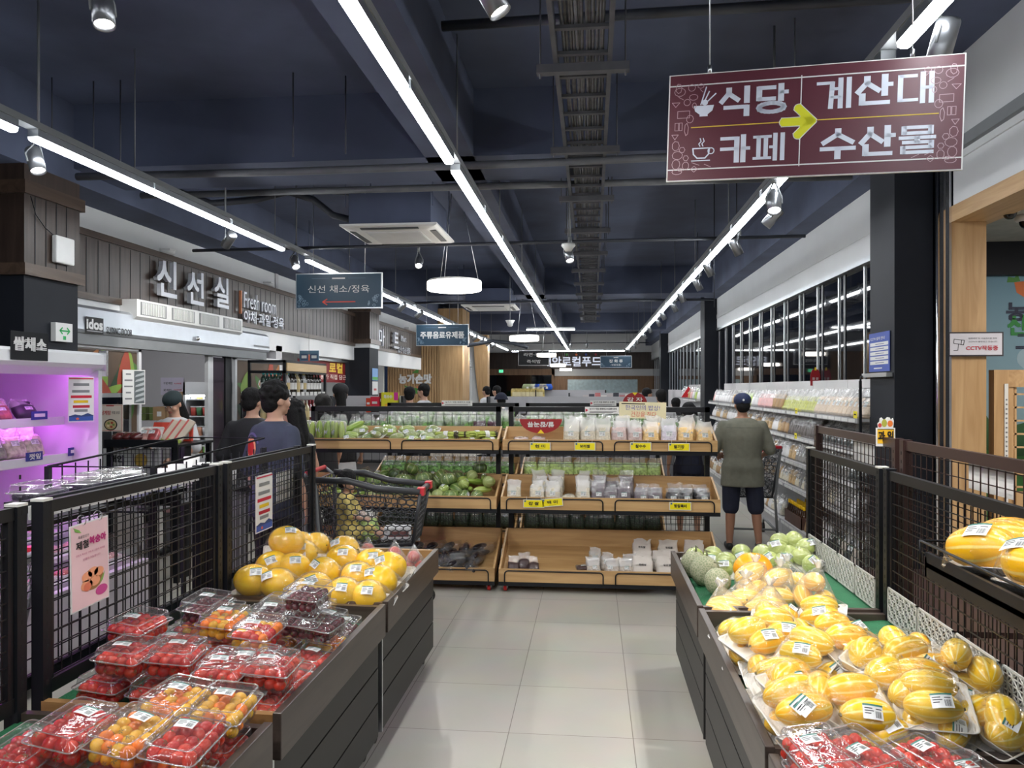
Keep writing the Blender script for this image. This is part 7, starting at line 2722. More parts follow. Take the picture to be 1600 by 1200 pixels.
for k in range(8):
    xq = a.x + W3 * (.06 + .11 * k)
    if k < 3:
        q = thing('wrapped_meat', f'dark wrapped meat pack on the black food table, {ORD[k]} from the left', 'meat pack', (xq, 6.5, zt3 + .002), rnd.uniform(-.4, .4), 'wrapped meat packs')
        MB().ball((0, 0, .05), .075, .10, .05, 16, 8, f=lambda d: 1 + .15 * noise.noise(d * 2)).build('meat', plain('dark smoked meat', (.09, .015, .015), .2, coat=.6, var=.5, scale=14) if k == 0 else bpy.data.materials['dark smoked meat'], q, local=True)
    elif k < 5:
        q = thing('side_dish_tray', f'white tray of side dish propped on the food table, {ORD[k - 3]} from the left', 'food tray', (xq, 6.52, zt3 + .05), rot=(R(50), 0, .1))
        meshobj('tray', TRM, q, rot=(0, 0, R(90)))
        meshobj('food', MEATS[(k + 1) % 5], q, rot=(0, 0, R(90)))
        meshobj('label', CLAB[0], q, (0, 0, -.03))
    else:
        q = thing('long_packet', f'long red and white packet leaning on the food table, {ORD[k - 5]} from the left', 'packet', (xq - .02, 6.62, zt3 + .07), rot=(R(-35), R(24), .1))
        MB().box(-.035, .035, -.016, .016, -.10, .16).build('packet', pr(206, 190, 170), q, local=True, bevel=.006)
        MB().box(-.036, -.02, -.017, .017, -.095, .15).build('stripe', pr(190, 80, 72), q, local=True)
        MB().box(-.035, .035, -.0165, .0165, -.095, -.06).build('green_end', pr(150, 170, 60), q, local=True)
for k in range(7):
    q = thing('red_packet', f'red topped packet in the rear line of the food table, {ORD[k]} from the left', 'packet', (a.x + W3 * (.30 + .07 * k), 6.78, zt3 + .002), .1 * (k % 3), 'red topped packets')
    MB().hexa([(-.06, -.02, 0), (.06, -.02, 0), (.06, .02, 0), (-.06, .02, 0), (-.05, .04, .17), (.05, .04, .17), (.05, .05, .17), (-.05, .05, .17)]).build('pouch', pr(212, 70, 50), q, local=True)
    MB().box(-.04, .04, -.023, -.019, .02, .07).build('label', m_plas, q, local=True)
c = at(172, 653, Y=6.72)
t = thing('table_poster', 'cream poster card 삼계탕 with a soup bowl standing on the food table', 'poster', c)
P = Panel(c, (1, 0, 0), (0, 0, 1))
w, h = (at(192, 653, Y=6.72).x - at(152, 653, Y=6.72).x) / 2, .125
P.slab('card', pr(230, 220, 206), -w, w, -h, h + .0, -.004, 0)
P.frame('border', pr(210, 110, 100), -w + .006, w - .006, -h + .006, h - .006, .004, .001)
P.rect('border', pr(190, 70, 70), -w * .3, w * .3, h - .018, h - .004, .001)
P.text('삼계탕', pr(200, 40, 50), -w * .32, h * .38, h * .32, w * .78, bold=.01)
P.text('제철 보양', m_kk, w * .45, h * .40, h * .22, w * .62, bold=.0)
P.disc('bowl_print', m_kk, w * .05, -h * .5, w * .52, h * .42, .0012)
P.disc('bowl_print', pr(200, 180, 130), w * .05, -h * .5, w * .44, h * .35, .0016)
for k in range(5):
    P.disc('garnish_print', [pr(120, 150, 70), pr(180, 70, 50), pr(236, 220, 180)][k % 3], w * (.05 + .22 * math.cos(k * 1.3)), -h * (.5 + .16 * math.sin(k * 1.3)), w * .1, h * .08, .002)
P.emit(t)
MB().box(-w * .1 + c.x, w * .1 + c.x, 6.725, 6.74, zt3, c.z - h + .02).build('stand', m_alu, t)
c = at(211, 605, X=-4.46)
c.x = -4.47
t = thing('door_poster', 'white poster with grey photograph taped over the left door leaf edge', 'poster', c)
P = Panel(c, (.3, .95, 0), (0, 0, 1))
P.slab('sheet', m_plas, -.13, .13, -.17, .17, -.002, 0)
P.rect('picture', pr(90, 98, 100), .0, .12, -.16, .16, .001)
for k in range(6):
    P.poly('picture', pr(170, 176, 178), [(.01, -.15 + .05 * k), (.115, -.13 + .05 * k), (.115, -.10 + .05 * k), (.02, -.13 + .05 * k)], .002)
for k, ww in enumerate((.06, .09, .1, .06, .08)):
    P.rect('print_line', m_grey, -.065 - ww / 2, -.065 + ww / 2, .12 - .06 * k, .135 - .06 * k, .001)
P.emit(t)

# black bottle rack with an oak fascia
t = thing('bottle_rack', 'black metal rack with an oak fascia holding rows of bottles', 'rack', (-3.7, 9.6, 0))
rx0, rx1, ry0, ry1, rzt = -3.95, -3.50, 8.57, 9.95, 2.0
mb = MB()
for x in (rx0, rx1 - .03):
    for y in (ry0, ry1 - .03):
        mb.box(x, x + .03, y, y + .03, 0, rzt)
for z in (rzt - .03, rzt - .15):
    mb.box(rx0, rx1, ry0, ry0 + .02, z, z + .03).box(rx0, rx1, ry1 - .02, ry1, z, z + .03).box(rx0, rx0 + .02, ry0, ry1, z, z + .03).box(rx1 - .02, rx1, ry0, ry1, z, z + .03)
mb.build('frame', m_black, t)
MB().box(rx1, rx1 + .012, ry0 + .03, ry1 - .03, rzt - .125, rzt - .03).build('fascia', wood('pale oak fascia', (.56, .38, .18), (.68, .49, .26), 'Y', .4, 5), t)
for z in (1.62, 1.27, .92, .5):
    MB().box(rx0, rx1, ry0, ry1, z - .02, z).build('shelf', m_black, t)
    mb = MB()
    for k in range(9):
        mb.box(rx1 + .001, rx1 + .006, ry0 + .05 + k * .145, ry0 + .15 + k * .145, z - .035, z + .01)
    mb.build('price_card', m_plas, t)
BM = []
for c_, cap in (((.01, .03, .02), (.02, .30, .30)), ((.02, .015, .012), (.015, .015, .015)), ((.50, .42, .24), (.6, .58, .5)), ((.16, .015, .02), (.25, .02, .03)), ((.45, .46, .48), (.5, .4, .1))):
    g_ = plain('bottle glass', c_, .08, coat=.5, var=.05)
    BM.append((mesh_of(MB().lathe([(.0, 0), (.034, 0), (.036, .01), (.036, .15), (.03, .175), (.014, .20), (.013, .245), (.0, .245)], 14), 'glass', g_),
               mesh_of(MB().lathe([(.0366, .04), (.0366, .12)], 14), 'label', m_plas if c_[0] < .3 else pr(200, 180, 130)), mesh_of(MB().lathe([(.0145, .215), (.0155, .245), (.0155, .255), (.0, .255)], 12), 'cap', plain('bottle cap', cap, .35))))
for lv, z in enumerate((1.62, 1.27)):
    for j, x in enumerate((-3.56, -3.66, -3.80)):
        for k in range(12):
            y = ry0 + .09 + k * .105
            q = thing('bottle', f'bottle on the {["upper", "lower"][lv]} rack shelf, {ORD[k]} from near end, {["front", "middle", "rear"][j]} row', 'bottle', (x, y, z + .001), 0, 'bottles in the black rack')
            kk = (0 if (k < 5 and j) else [3, 4, 1, 1, 2, 1, 4, 1, 1, 1, 1, 1][k]) if lv == 0 else (2 if k < 8 else 3)
            for nm, me in zip(('glass', 'label', 'cap'), BM[kk]):
                meshobj(nm, me, q)
# red banner in the shop beyond and small sign over it
a, b = at(466, 556, X=-4.75), at(541, 590, X=-4.75)
ya, yb = a.y, min(b.y, 14.6)
c = Vector((-4.76, (ya + yb) / 2, (2.16 + 1.80) / 2))
t = thing('shop_banner', 'dark red banner with yellow lettering 로컬 under the white apron', 'banner', c)
P = Panel(c, (0, 1, 0), (0, 0, 1))
w = (yb - ya) / 2
P.slab('cloth', pr(120, 20, 26), -w, w, -.2, .2, -.004, 0)
P.text('로컬', pr(226, 190, 70), w * .55, .07, .18, .75, bold=.04)
P.text('농가 직접 담근', pr(226, 210, 200), w * .45, -.10, .09, 1.4, bold=.02)
P.emit(t)
MB().box(-4.77, -4.70, ya, yb, 2.16, 2.20).build('hanging_bar', m_alu, t)
c = at(483, 556, Y=10.6)
t = thing('small_hanging_sign', 'small blue double sign over the bottle rack', 'sign', c)
P = Panel(c, (1, 0, 0), (0, 0, 1))
P.slab('board', pr(90, 120, 140), -.14, .14, -.075, .075, -.01, 0)
P.rect('pane', pr(60, 80, 110), -.125, -.02, -.06, .03, .001)
P.rect('pane', pr(60, 80, 110), .02, .125, -.06, .03, .001)
P.rect('bar', pr(220, 110, 80), -.012, .012, -.07, .02, .001)
P.rect('print', m_plas, -.11, -.035, -.035, .005, .002)
P.rect('print', m_plas, .035, .11, -.035, .005, .002)
P.emit(t)
MB().cyl(c, (c.x, c.y, ZC), .003, n=5).build('hanging_rod', m_alu, t)

# ================================================================ FAR STORE: low shelves, boxes and goods
def gondola(x0, x1, y, h, label):
    t = thing('store_gondola', label, 'shelf', ((x0 + x1) / 2, y, 0))
    MB().box(x0, x1, y + .2, y + .24, 0, h).build('back_panel', m_greyw, t)
    for z in (.12, .5, .88, h - .26):
        MB().box(x0, x1, y - .1, y + .2, z - .02, z).build('shelf_board', m_black, t)
    MB().box(x0, x1, y - .12, y - .1, h - .30, h - .24).build('price_rail', m_rail, t)
    for a in (x0, x1 - .03):
        MB().box(a, a + .03, y - .1, y + .24, 0, h).build('end_panel', m_black, t)


gondola(-4.2, -3.0, 12.2, 1.55, 'dark low shelf of snack boxes before the second shop pillar')
gondola(-1.9, 1.2, 14.0, 1.52, 'dark low shelf across the store behind the greens stands')
gondola(-1.6, .4, 22.0, 1.62, 'far low shelf carrying a row of golden jars')
gondola(-.6, 1.3, 20.0, 1.55, 'far low shelf with small boxes near the pale window')
for k, (u0, u1, v0, v1, Y, c_, lab) in enumerate([(597, 623, 613, 629, 12.15, (210, 205, 40), 'yellow and green snack box with a pink corner'), (573, 580, 622, 637, 12.1, (190, 60, 30), 'small orange red snack box, leftmost on the low shelf'), (580, 593, 620, 637, 12.12, (200, 30, 60), 'bright red snack box beside the yellow one'), (593, 597, 614, 634, 12.2, (90, 40, 30), 'thin brown snack box squeezed beside the yellow one')]):
    a, b = at(u0, v1, Y=Y), at(u1, v0, Y=Y)
    t = thing('snack_box', lab, 'snack box', ((a.x + b.x) / 2, Y, 1.29))
    w, h = (b.x - a.x) / 2, b.z - 1.29
    MB().box(-w, w, -.04, .04, 0, h).build('carton', pr(*c_), t, local=True)
    P = Panel((0, -.041, 0), (1, 0, 0), (0, 0, 1))
    if k == 0:
        P.rect('pink_corner', pr(200, 40, 140), w * .5, w, h * .6, h, .001)
        P.rect('food_print', pr(230, 170, 40), -w * .6, w * .6, h * .1, h * .42, .001)
        P.text('옥수수', m_plas, -w * .2, h * .78, h * .18, w * 1.0, bold=.03)
    else:
        P.rect('print', m_plas, -w * .6, w * .6, h * .55, h * .7, .001)
    for o in P.emit(None):
        o.parent = t
JAR = mesh_of(MB().rings([rrect(.10, .09, 0, .03), rrect(.115, .105, .06, .03), rrect(.115, .105, .24, .03), rrect(.09, .08, .30, .03)]), 'pouch', plain('golden printed pouch', (.50, .38, .12), .4, var=.5, scale=9))
JARL = mesh_of(MB().box(-.07, .07, -.108, -.104, .08, .2), 'label', pr(226, 214, 170))
for k in range(7):
    p = at(805 + k * 6.6, 612, Y=22.05)
    t = thing('golden_pouch', f'golden food pouch on the far shelf, {ORD[k]} from the left', 'pouch', (p.x, 22.04, 1.362), 0, 'golden pouches on the far shelf')
    meshobj('pouch', JAR, t)
    meshobj('label', JARL, t)
for k, (u, v, c_) in enumerate(((825, 603, (150, 160, 120)), (835, 602, (190, 190, 170)), (842, 603, (30, 80, 190)), (855, 612, (30, 90, 200)), (849, 611, (190, 180, 160)))):
    p = at(u, v, Y=22.2)
    t = thing('parcel', f'wrapped parcel on top of the far shelf, {["green grey", "pale", "dark blue", "bright blue tall", "cream"][k]} one', 'parcel', (p.x, 22.12, 1.622))
    MB().rings([rrect(.14, .08, 0, .03), rrect(.16, .09, .08, .03), rrect(.12, .07, .17, .03)]).build('wrap', pr(*c_), t, local=True)
    MB().box(-.03, .03, -.092, -.088, .03, .09).build('label', m_plas, t, local=True)
for k in range(8):
    p = at(915 + k * 9.5, 610, Y=20.0)
    t = thing('small_carton', f'small printed carton on the far shelf by the pale window, {ORD[k]} from the left', 'carton', (p.x, 20.02, 1.292), 0, 'small cartons on the far shelf')
    MB().box(-.07, .07, -.06, .06, 0, .20 + .03 * (k % 3)).build('carton', pr(*[(200, 190, 190), (60, 60, 70), (200, 120, 120), (230, 225, 220)][k % 4]), t, local=True)
    MB().box(-.05, .05, -.062, -.06, .05, .13).build('print', pr(*[(150, 60, 60), (200, 200, 205), (235, 235, 235), (150, 60, 110)][k % 4]), t, local=True)
# ================================================================ PEOPLE
from mathutils.bvhtree import BVHTree
WS = bpy.data.scenes.new('workshop')


def fuse(mb, voxel, name, mat, it=5):
    """one continuous smooth skin from overlapping volumes"""
    o = mb.build(name, mat)
    COL.objects.unlink(o)
    WS.collection.objects.link(o)
    r = o.modifiers.new('r', 'REMESH')
    r.mode = 'VOXEL'
    r.voxel_size = voxel
    s_ = o.modifiers.new('s', 'SMOOTH')
    s_.factor = .5
    s_.iterations = it
    vl = WS.view_layers[0]
    vl.update()
    me = bpy.data.meshes.new_from_object(o.evaluated_get(vl.depsgraph))
    me.name = name
    bpy.data.objects.remove(o)
    for p in me.polygons:
        p.use_smooth = True
    return me


def limb(mb, pts, rs, n=12):
    pts = [Vector(p) for p in pts]
    for p, r in zip(pts, rs):
        mb.ball(p, r, nu=n, nv=8)
    for (a, b, ra, rb) in zip(pts, pts[1:], rs, rs[1:]):
        if (b - a).length > 1e-4:
            mb.cyl(a, b, ra, rb, n)


def loft(mb, rows, n=20):
    mb.rings([[Vector((cx_ + a * math.cos(2 * math.pi * i / n), cy_ + b * math.sin(2 * math.pi * i / n), z)) for i in range(n)] for z, cx_, cy_, a, b in rows])


def hand(mb, w, d, up, side, r=.0088):
    """palm, five bent fingers of different lengths and a side thumb; w wrist, d direction, up back of the hand"""
    d = Vector(d).normalized()
    up = Vector(up)
    up = (up - d * up.dot(d)).normalized()
    x = d.cross(up) * side
    w = Vector(w)
    for k in range(4):
        limb(mb, [w, w + d * .085 + x * (.011 * (k * 2 - 3))], [.017, .0125])
    for k, L in enumerate((.062, .074, .070, .054)):
        a = w + d * .085 + x * (.0125 * (k * 2 - 3))
        b = a + (d * .85 - up * .45).normalized() * L * .45 + x * (.002 * (k * 2 - 3))
        c = b + (d * .35 - up * .9).normalized() * L * .35
        e = c + (-d * .1 - up).normalized() * L * .25
        limb(mb, [a, b, c, e], [r * 1.08, r, r * .92, r * .8], 8)
    a = w + d * .025 - x * .026
    limb(mb, [a, a + d * .03 - x * .022 - up * .008, a + d * .058 - x * .026 - up * .020], [.013, .0105, .009], 8)


def skin_mat(n, c):
    return plain(n, c, .5, var=.06, scale=12)


m_skin = skin_mat('light skin', (.52, .30, .21))
m_skint = skin_mat('tanned skin', (.40, .20, .125))
m_hair = plain('black hair', (.006, .0055, .006), .7, spec=.25, var=.4, scale=60, bump=.5, bscale=120)
m_eyew = pr(225, 222, 218, .3)
m_lip = pr(176, 96, 88)


def person(label, loc, rz, H=1.70, top=None, bottom=None, kind='shorts', hair='short', arms=None, head=(0, 0), wide=1.0, voxel=.012, skin=None, lean=0.0, legs=None, hem=.62, cuff=.30, tsk=0.0, face=True, hat=None, hs=1.0, sit=False, shoes=None, apron=None, sleeve=.6, group=None, collar=False):
    s = H / 1.70
    skin = skin or m_skin
    t = thing('person', label, 'person', loc, rz, group)
    V3 = lambda x, y, z: Vector((x * wide, y + lean * max(0, z - .9), z))
    ol = lambda p, k=1: (p.x, p.y, p.z)
    mb = MB()
    zt = .0 if not sit else .0
    hip = [V3(sx * .09, 0, .90) for sx in (-1, 1)]
    if legs is None:
        legs = [[(sx * .10, .01, .48), (sx * .11, -.01, .085)] for sx in (-1, 1)]
    sh = [V3(sx * .166, -.005, 1.368) for sx in (-1, 1)]
    if arms is None:
        arms = [[(sx * .235, -.03, 1.12), (sx * .25, .05, .88)] for sx in (-1, 1)]
    arms = [[V3(*q) for q in a] for a in arms]
    tor = [(.84, .13, .10), (.92, .155, .115), (1.02, .135, .105), (1.12, .145, .11), (1.25, .165, .118), (1.34, .170, .108), (1.395, .145, .088), (1.43, .095, .068), (1.46, .06, .056)]
    T = lambda k, dz=0: [(z + dz, 0, lean * max(0, z - .9) - .008, a * wide + k, b * (wide * .5 + .5) + k) for z, a, b in tor]
    loft(mb, T(0))
    nk = V3(0, -.005, 1.45)
    hc = V3(0, .012, 1.595)
    limb(mb, [nk - Vector((0, 0, .03)), hc - Vector((0, .015, .05))], [.056, .052])
    Hm = Matrix.Translation(hc) @ Matrix.Rotation(head[0], 4, 'Z') @ Matrix.Rotation(head[1], 4, 'X') @ Matrix.Scale(hs, 4)
    hp = lambda x, y, z: Hm @ Vector((x, y, z))
    H3 = Hm.to_3x3().to_4x4()
    mb.ball(hp(0, -.008, .018), .076, .094, .088, 20, 14, M=H3)
    mb.ball(hp(0, .018, -.045), .056, .066, .066, 18, 12, M=H3)
    mb.ball(hp(0, .058, -.085), .026, .022, .020, 12, 8, M=H3)
    limb(mb, [hp(0, .082, .01), hp(0, .094, -.026), hp(0, .090, -.034)], [.009, .012, .011])
    for sx in (-1, 1):
        mb.ball(hp(sx * .078, -.006, -.012), .010, .020, .032, 10, 8, M=H3)
        mb.ball(hp(sx * .045, .058, -.03), .022, .024, .022, 10, 8, M=H3)
    for sx, a, S in zip((-1, 1), arms, sh):
        limb(mb, [S, S.lerp(a[0], .5), a[0], a[0].lerp(a[1], .4), a[1]], [.050, .044, .040, .038, .026])
        d = a[1] - a[0]
        hand(mb, a[1], d, Vector((sx * .8, .1, .6)), sx)
    for sx, L, h in zip((-1, 1), legs, hip):
        K, A = Vector(L[0]), Vector(L[1])
        K.x *= wide
        A.x *= wide
        f = Vector((0, 1, 0)) if not sit else Vector((0, .3, 1)).normalized()
        limb(mb, [h, h.lerp(K, .5), K, K.lerp(A, .35), A], [.088, .074, .054, .055, .036])
        limb(mb, [A + Vector((0, -.035, -.045)), A + f * .09 + Vector((sx * .01, 0, -.055)), A + f * .165 + Vector((sx * .015, 0, -.062))], [.036, .036, .024])
    if s != 1:
        mb.bm.transform(Matrix.Scale(s, 4))
    body = fuse(mb, voxel, 'body', skin, 4)
    meshobj('body', body, t)
    X = lambda m: m.bm.transform(Matrix.Scale(s, 4))
    # shirt
    mb = MB()
    rows = [r for r in T(.020 + tsk) if r[0] >= hem + .1]
    rows = rows[:-1] + [(1.452, 0, rows[-1][2], .080 * wide, .070)]
    if hem < .84:
        rows = [(z_, a_, b_, max(p_, .186 * wide) if z_ < 1.0 else p_, max(q_, .148) if z_ < 1.0 else q_) for z_, a_, b_, p_, q_ in rows]
        rows = [(hem, 0, -.004, .184 * wide + tsk, .146 + tsk)] + rows
    loft(mb, rows)
    for sx, a, S in zip((-1, 1), arms, sh):
        if sleeve > 0:
            e = S.lerp(a[0], min(1, sleeve * 1.3))
            limb(mb, [S, S.lerp(e, .5), e], [.062, .060 + tsk * .5, .060 + tsk * .8])
            if sleeve > .9:
                limb(mb, [a[0], a[0].lerp(a[1], .8)], [.052, .042])
    if collar:
        limb(mb, [nk + Vector((.05 * math.cos(q), .045 * math.sin(q), .0)) for q in [i * .628 for i in range(11)]], [.016] * 11, 8)
    X(mb)
    sm = fuse(mb, voxel, 'shirt', top, 12)
    so = meshobj('shirt', sm, t)
    # lower garment
    mb = MB()
    loft(mb, [(.80, 0, 0, .150 * wide, .112), (.88, 0, 0, .172 * wide, .130), (.98, 0, 0, .155 * wide, .122), (1.02, 0, 0, .14 * wide, .11)])
    for sx, L, h in zip((-1, 1), legs, hip):
        K, A = Vector((L[0][0] * wide, *L[0][1:])), Vector((L[1][0] * wide, *L[1][1:]))
        if kind == 'shorts':
            limb(mb, [h, h.lerp(K, .5), K + (A - K) * .04], [.106, .103, .092])
        elif kind == 'trousers':
            limb(mb, [h, h.lerp(K, .5), K, K.lerp(A, .5), A], [.104, .092, .074, .068, .062])
    if kind == 'skirt':
        loft(mb, [(.35, 0, 0, .24, .2), (.6, 0, 0, .2, .17), (.9, 0, 0, .165, .13)])
    X(mb)
    meshobj({'shorts': 'shorts', 'trousers': 'trousers', 'skirt': 'skirt'}[kind], fuse(mb, voxel, kind, bottom, 3), t)
    mb = MB()
    for sx, L in zip((-1, 1), legs):
        A = Vector((L[1][0] * wide, *L[1][1:]))
        f = Vector((0, 1, 0)) if not sit else Vector((0, .3, 1)).normalized()
        limb(mb, [A + Vector((0, -.04, -.044)), A + f * .09 + Vector((sx * .01, 0, -.048)), A + f * .175 + Vector((sx * .015, 0, -.055))], [.040, .042, .030])
    X(mb)
    meshobj('shoes', fuse(mb, voxel, 'shoes', shoes or m_rub, 2), t)
    # hair and hat
    mb = MB()
    o_ = Vector((len(label), H * 7, 1))
    nf = lambda d: 1 + .09 * noise.noise(d * 4 + o_) + .05 * noise.noise(d * 11 + o_)
    hk = .92 if hat else 1
    mb.ball(hp(0, -.018, .042 if not hat else .034), .090 * hk, .102 * hk, .090 * hk, 28, 18, M=H3, f=nf)
    mb.ball(hp(0, -.050, -.018), .077, .058, .074, 20, 12, M=H3, f=nf)
    r_ = random.Random(len(label))
    for k in range(90 if voxel < .012 and not hat else 0):
        a, e = r_.uniform(0, 6.28), r_.uniform(-.15, 1.5)
        d = Vector((math.cos(a) * math.cos(e), math.sin(a) * math.cos(e), math.sin(e)))
        if d.y > .55 and d.z < .45:
            continue
        mb.ball(hp(d.x * .090, -.018 + d.y * .101, .042 + d.z * .090), r_.uniform(.011, .019), nu=8, nv=6)
    if hair in ('long', 'tail'):
        for sx in ((-1, 1) if hair == 'long' else (0,)):
            limb(mb, [hp(sx * .05, -.04, .02), hp(sx * .066, -.05, -.10), hp(sx * .06, -.075, -.24), hp(sx * .05, -.08, -.36)], [.06, .05, .055, .03])
        limb(mb, [hp(0, -.07, 0), hp(0, -.085, -.2), hp(0, -.09, -.37)], [.06, .06, .03])
    X(mb)
    meshobj('hair', fuse(mb, max(.008, voxel * .7), 'hair', m_hair, 2), t)
    if hat:
        mb = MB()
        kind_h, hm = hat
        mb.ball(hp(0, -.014, .052), .096, .110, .084, 22, 12, M=H3)
        if kind_h == 'cap':
            limb(mb, [hp(-.05, .075, .04), hp(-.03, .14, .022), hp(.03, .14, .022), hp(.05, .075, .04)], [.012] * 4)
            limb(mb, [hp(0, .07, .04), hp(0, .14, .022)], [.03, .012])
        elif kind_h == 'bucket':
            mb.lathe([(.09, .06), (.13, -.02), (.125, -.03), (.085, .0)], 20, c=hp(0, -.01, .03), M=H3)
        X(mb)
        meshobj('bandana' if kind_h == 'bandana' else 'hat', fuse(mb, max(.008, voxel * .7), 'hat', hm, 2), t)
    if face:
        for sx in (-1, 1):
            mb = MB().ball(hp(sx * .032, .079, .004), .0135, .008, .008, 10, 8)
            mb.ball(hp(sx * .032, .0865, .004), .006, .003, .006, 8, 6, 1)
            X(mb)
            mb.build('eye', [m_eyew, m_kk], t, local=True)
            mb = MB()
            limb(mb, [hp(sx * .018, .088, .026), hp(sx * .034, .087, .031), hp(sx * .05, .078, .026)], [.004, .0045, .003], 6)
            X(mb)
            mb.build('eyebrow', m_hair, t, local=True)
        mb = MB()
        limb(mb, [hp(-.020, .078, -.062), hp(0, .086, -.060), hp(.020, .078, -.062)], [.004, .007, .004], 8)
        X(mb)
        mb.build('mouth', m_lip, t, local=True)
    if apron:
        mb = MB()
        loft(mb, [(.45, 0, .03, .165, .13), (.9, 0, .03, .165, .12), (1.05, 0, .034, .14, .112), (1.30, 0, .045, .11, .10)])
        X(mb)
        meshobj('apron', fuse(mb, voxel, 'apron', apron, 3), t)
    return t, so, s


def decal(o, name, parts, yaw_dir):
    """printed shapes laid on the shirt: each part is (outline in x, z, material), cast along yaw_dir"""
    bv = BVHTree.FromPolygons([v.co for v in o.data.vertices], [tuple(p.vertices) for p in o.data.polygons])
    d = Vector(yaw_dir)
    for k, (pts, m) in enumerate(parts):
        mb = MB()
        for q in pts:
            vs = []
            for x, z in q:
                h = bv.ray_cast(Vector((x, 0, z)) - d * 1.0, d)
                if h[0] is None:
                    break
                vs.append(h[0] + h[1] * (.003 + .0006 * k))
            if len(vs) == len(q):
                mb.poly(vs)
        ob = mb.build(name, m, None)
        ob.parent = o


def ringcells(cx, cz, r0, r1, a0, a1, n=14):
    out = []
    for i in range(n):
        b0, b1 = R(a0 + (a1 - a0) * i / n), R(a0 + (a1 - a0) * (i + 1) / n)
        out.append([(cx + r0 * math.cos(b0), cz + r0 * math.sin(b0)), (cx + r1 * math.cos(b0), cz + r1 * math.sin(b0)), (cx + r1 * math.cos(b1), cz + r1 * math.sin(b1)), (cx + r0 * math.cos(b1), cz + r0 * math.sin(b1))])
    return out


c_olive = plain('olive grey cotton', (.155, .155, .12), .8, var=.1, scale=20, bump=.3, bscale=12)
c_navy = plain('navy shorts cloth', (.012, .015, .035), .8, var=.15, bump=.3, bscale=14)
c_navyt = plain('faded navy cotton', (.036, .043, .078), .8, var=.12, scale=10, bump=.35, bscale=10)
c_black = plain('black cotton', (.010, .010, .013), .8, var=.2, bump=.3, bscale=12)
c_white = plain('white cotton', (.60, .60, .62), .8, var=.05, bump=.3, bscale=12)
c_pink = plain('pale pink apron cloth', (.62, .36, .38), .8, var=.06, bump=.3, bscale=12)
c_grey = plain('grey cloth', (.20, .20, .22), .8, var=.1)
c_dots = plain('dark bandana with white specks', (.012, .025, .03), .8, var=.2)
c_cap = plain('navy cap cloth', (.016, .028, .085), .7, var=.1, bump=.3, bscale=40)

# the man in the olive shirt pushing a cart
p = at(1160, 858, Z=0)
tE, so, s = person('man from behind in olive short sleeved shirt, navy shorts and navy cap', (p.x, p.y, 0), R(-4), 1.60, c_olive, c_navy, 'shorts', 'short', [[(-.24, .02, 1.10), (-.19, .27, 1.02)], [(.24, .02, 1.10), (.20, .27, 1.02)]], (R(3), R(-6)), 1.24, .010, m_skint, tsk=.012, hem=.70, hat=('cap', c_cap), sleeve=.75, legs=[[(-.10, .01, .48), (-.115, -.03, .085)], [(.115, .01, .48), (.14, -.01, .085)]], face=True, collar=True)
decal(so, 'yoke_seam', [([[(-.17 + .02 * i, 1.268), (-.15 + .02 * i, 1.268), (-.15 + .02 * i, 1.272), (-.17 + .02 * i, 1.272)] for i in range(17)], plain('olive seam', (.09, .09, .07), .8))], (0, 1, 0))
for o in tE.children:
    if o.name.startswith('hat'):
        decal(o, 'logo', [(ringcells(-.0, 1.555, 0, .011, 0, 360, 8), m_plas)], (0, 1, 0))
# the man in the navy T-shirt behind the left mesh
p = at(430, 640, Y=5.16)
tA, so, s = person('man in navy T-shirt with a printed back, black hair, looking right', (p.x, 5.16, 0), R(-30), 1.70, c_navyt, c_black, 'trousers', 'short', None, (R(-12), 0), 1.05, .010, tsk=.012, hem=.80, sleeve=.8)
decal(so, 'back_print', [(ringcells(-.07, 1.27, 0, .055, 0, 360), pr(180, 40, 40)), (ringcells(-.07, 1.27, .055, .075, 0, 360), pr(222, 150, 110)), (ringcells(-.07, 1.27, .09, .105, 20, 160), pr(90, 80, 130)), (ringcells(-.07, 1.27, .09, .105, 200, 340), pr(90, 80, 130)), ([[(-.15, 1.14), (-.05, 1.14), (-.05, 1.16), (-.15, 1.16)]], pr(190, 70, 60))], (0, 1, 0))
p = at(398, 640, Y=6.55)
person('person in black T-shirt seen from behind, left of the navy T-shirt man', (p.x - .02, 6.55, 0), R(15), 1.66, c_black, c_grey, 'trousers', 'short', None, (R(-30), R(-8)), 1.05, .012, tsk=.012, hem=.80, sleeve=.8)
p = at(457, 660, Y=6.12)
person('woman with long black hair in a black top, face turned left', (p.x, 6.12, 0), R(55), 1.56, c_black, c_grey, 'trousers', 'long', None, (R(28), R(-6)), .92, .010, sleeve=.25, hem=.80)
# member of staff behind the food table
p = at(268, 665, Y=7.35)
tD, so, s = person('shop worker in dark bandana, white T-shirt and pale pink apron, bending over', (p.x, 7.50, 0), R(178), 1.62, c_white, c_grey, 'trousers', 'tail', [[(-.26, .10, 1.14), (-.17, .34, 1.03)], [(.26, .10, 1.14), (.17, .34, 1.03)]], (R(-6), R(-28)), .98, .010, lean=.16, hat=('bandana', c_dots), apron=c_pink, tsk=.015, hem=.80, sleeve=.8)
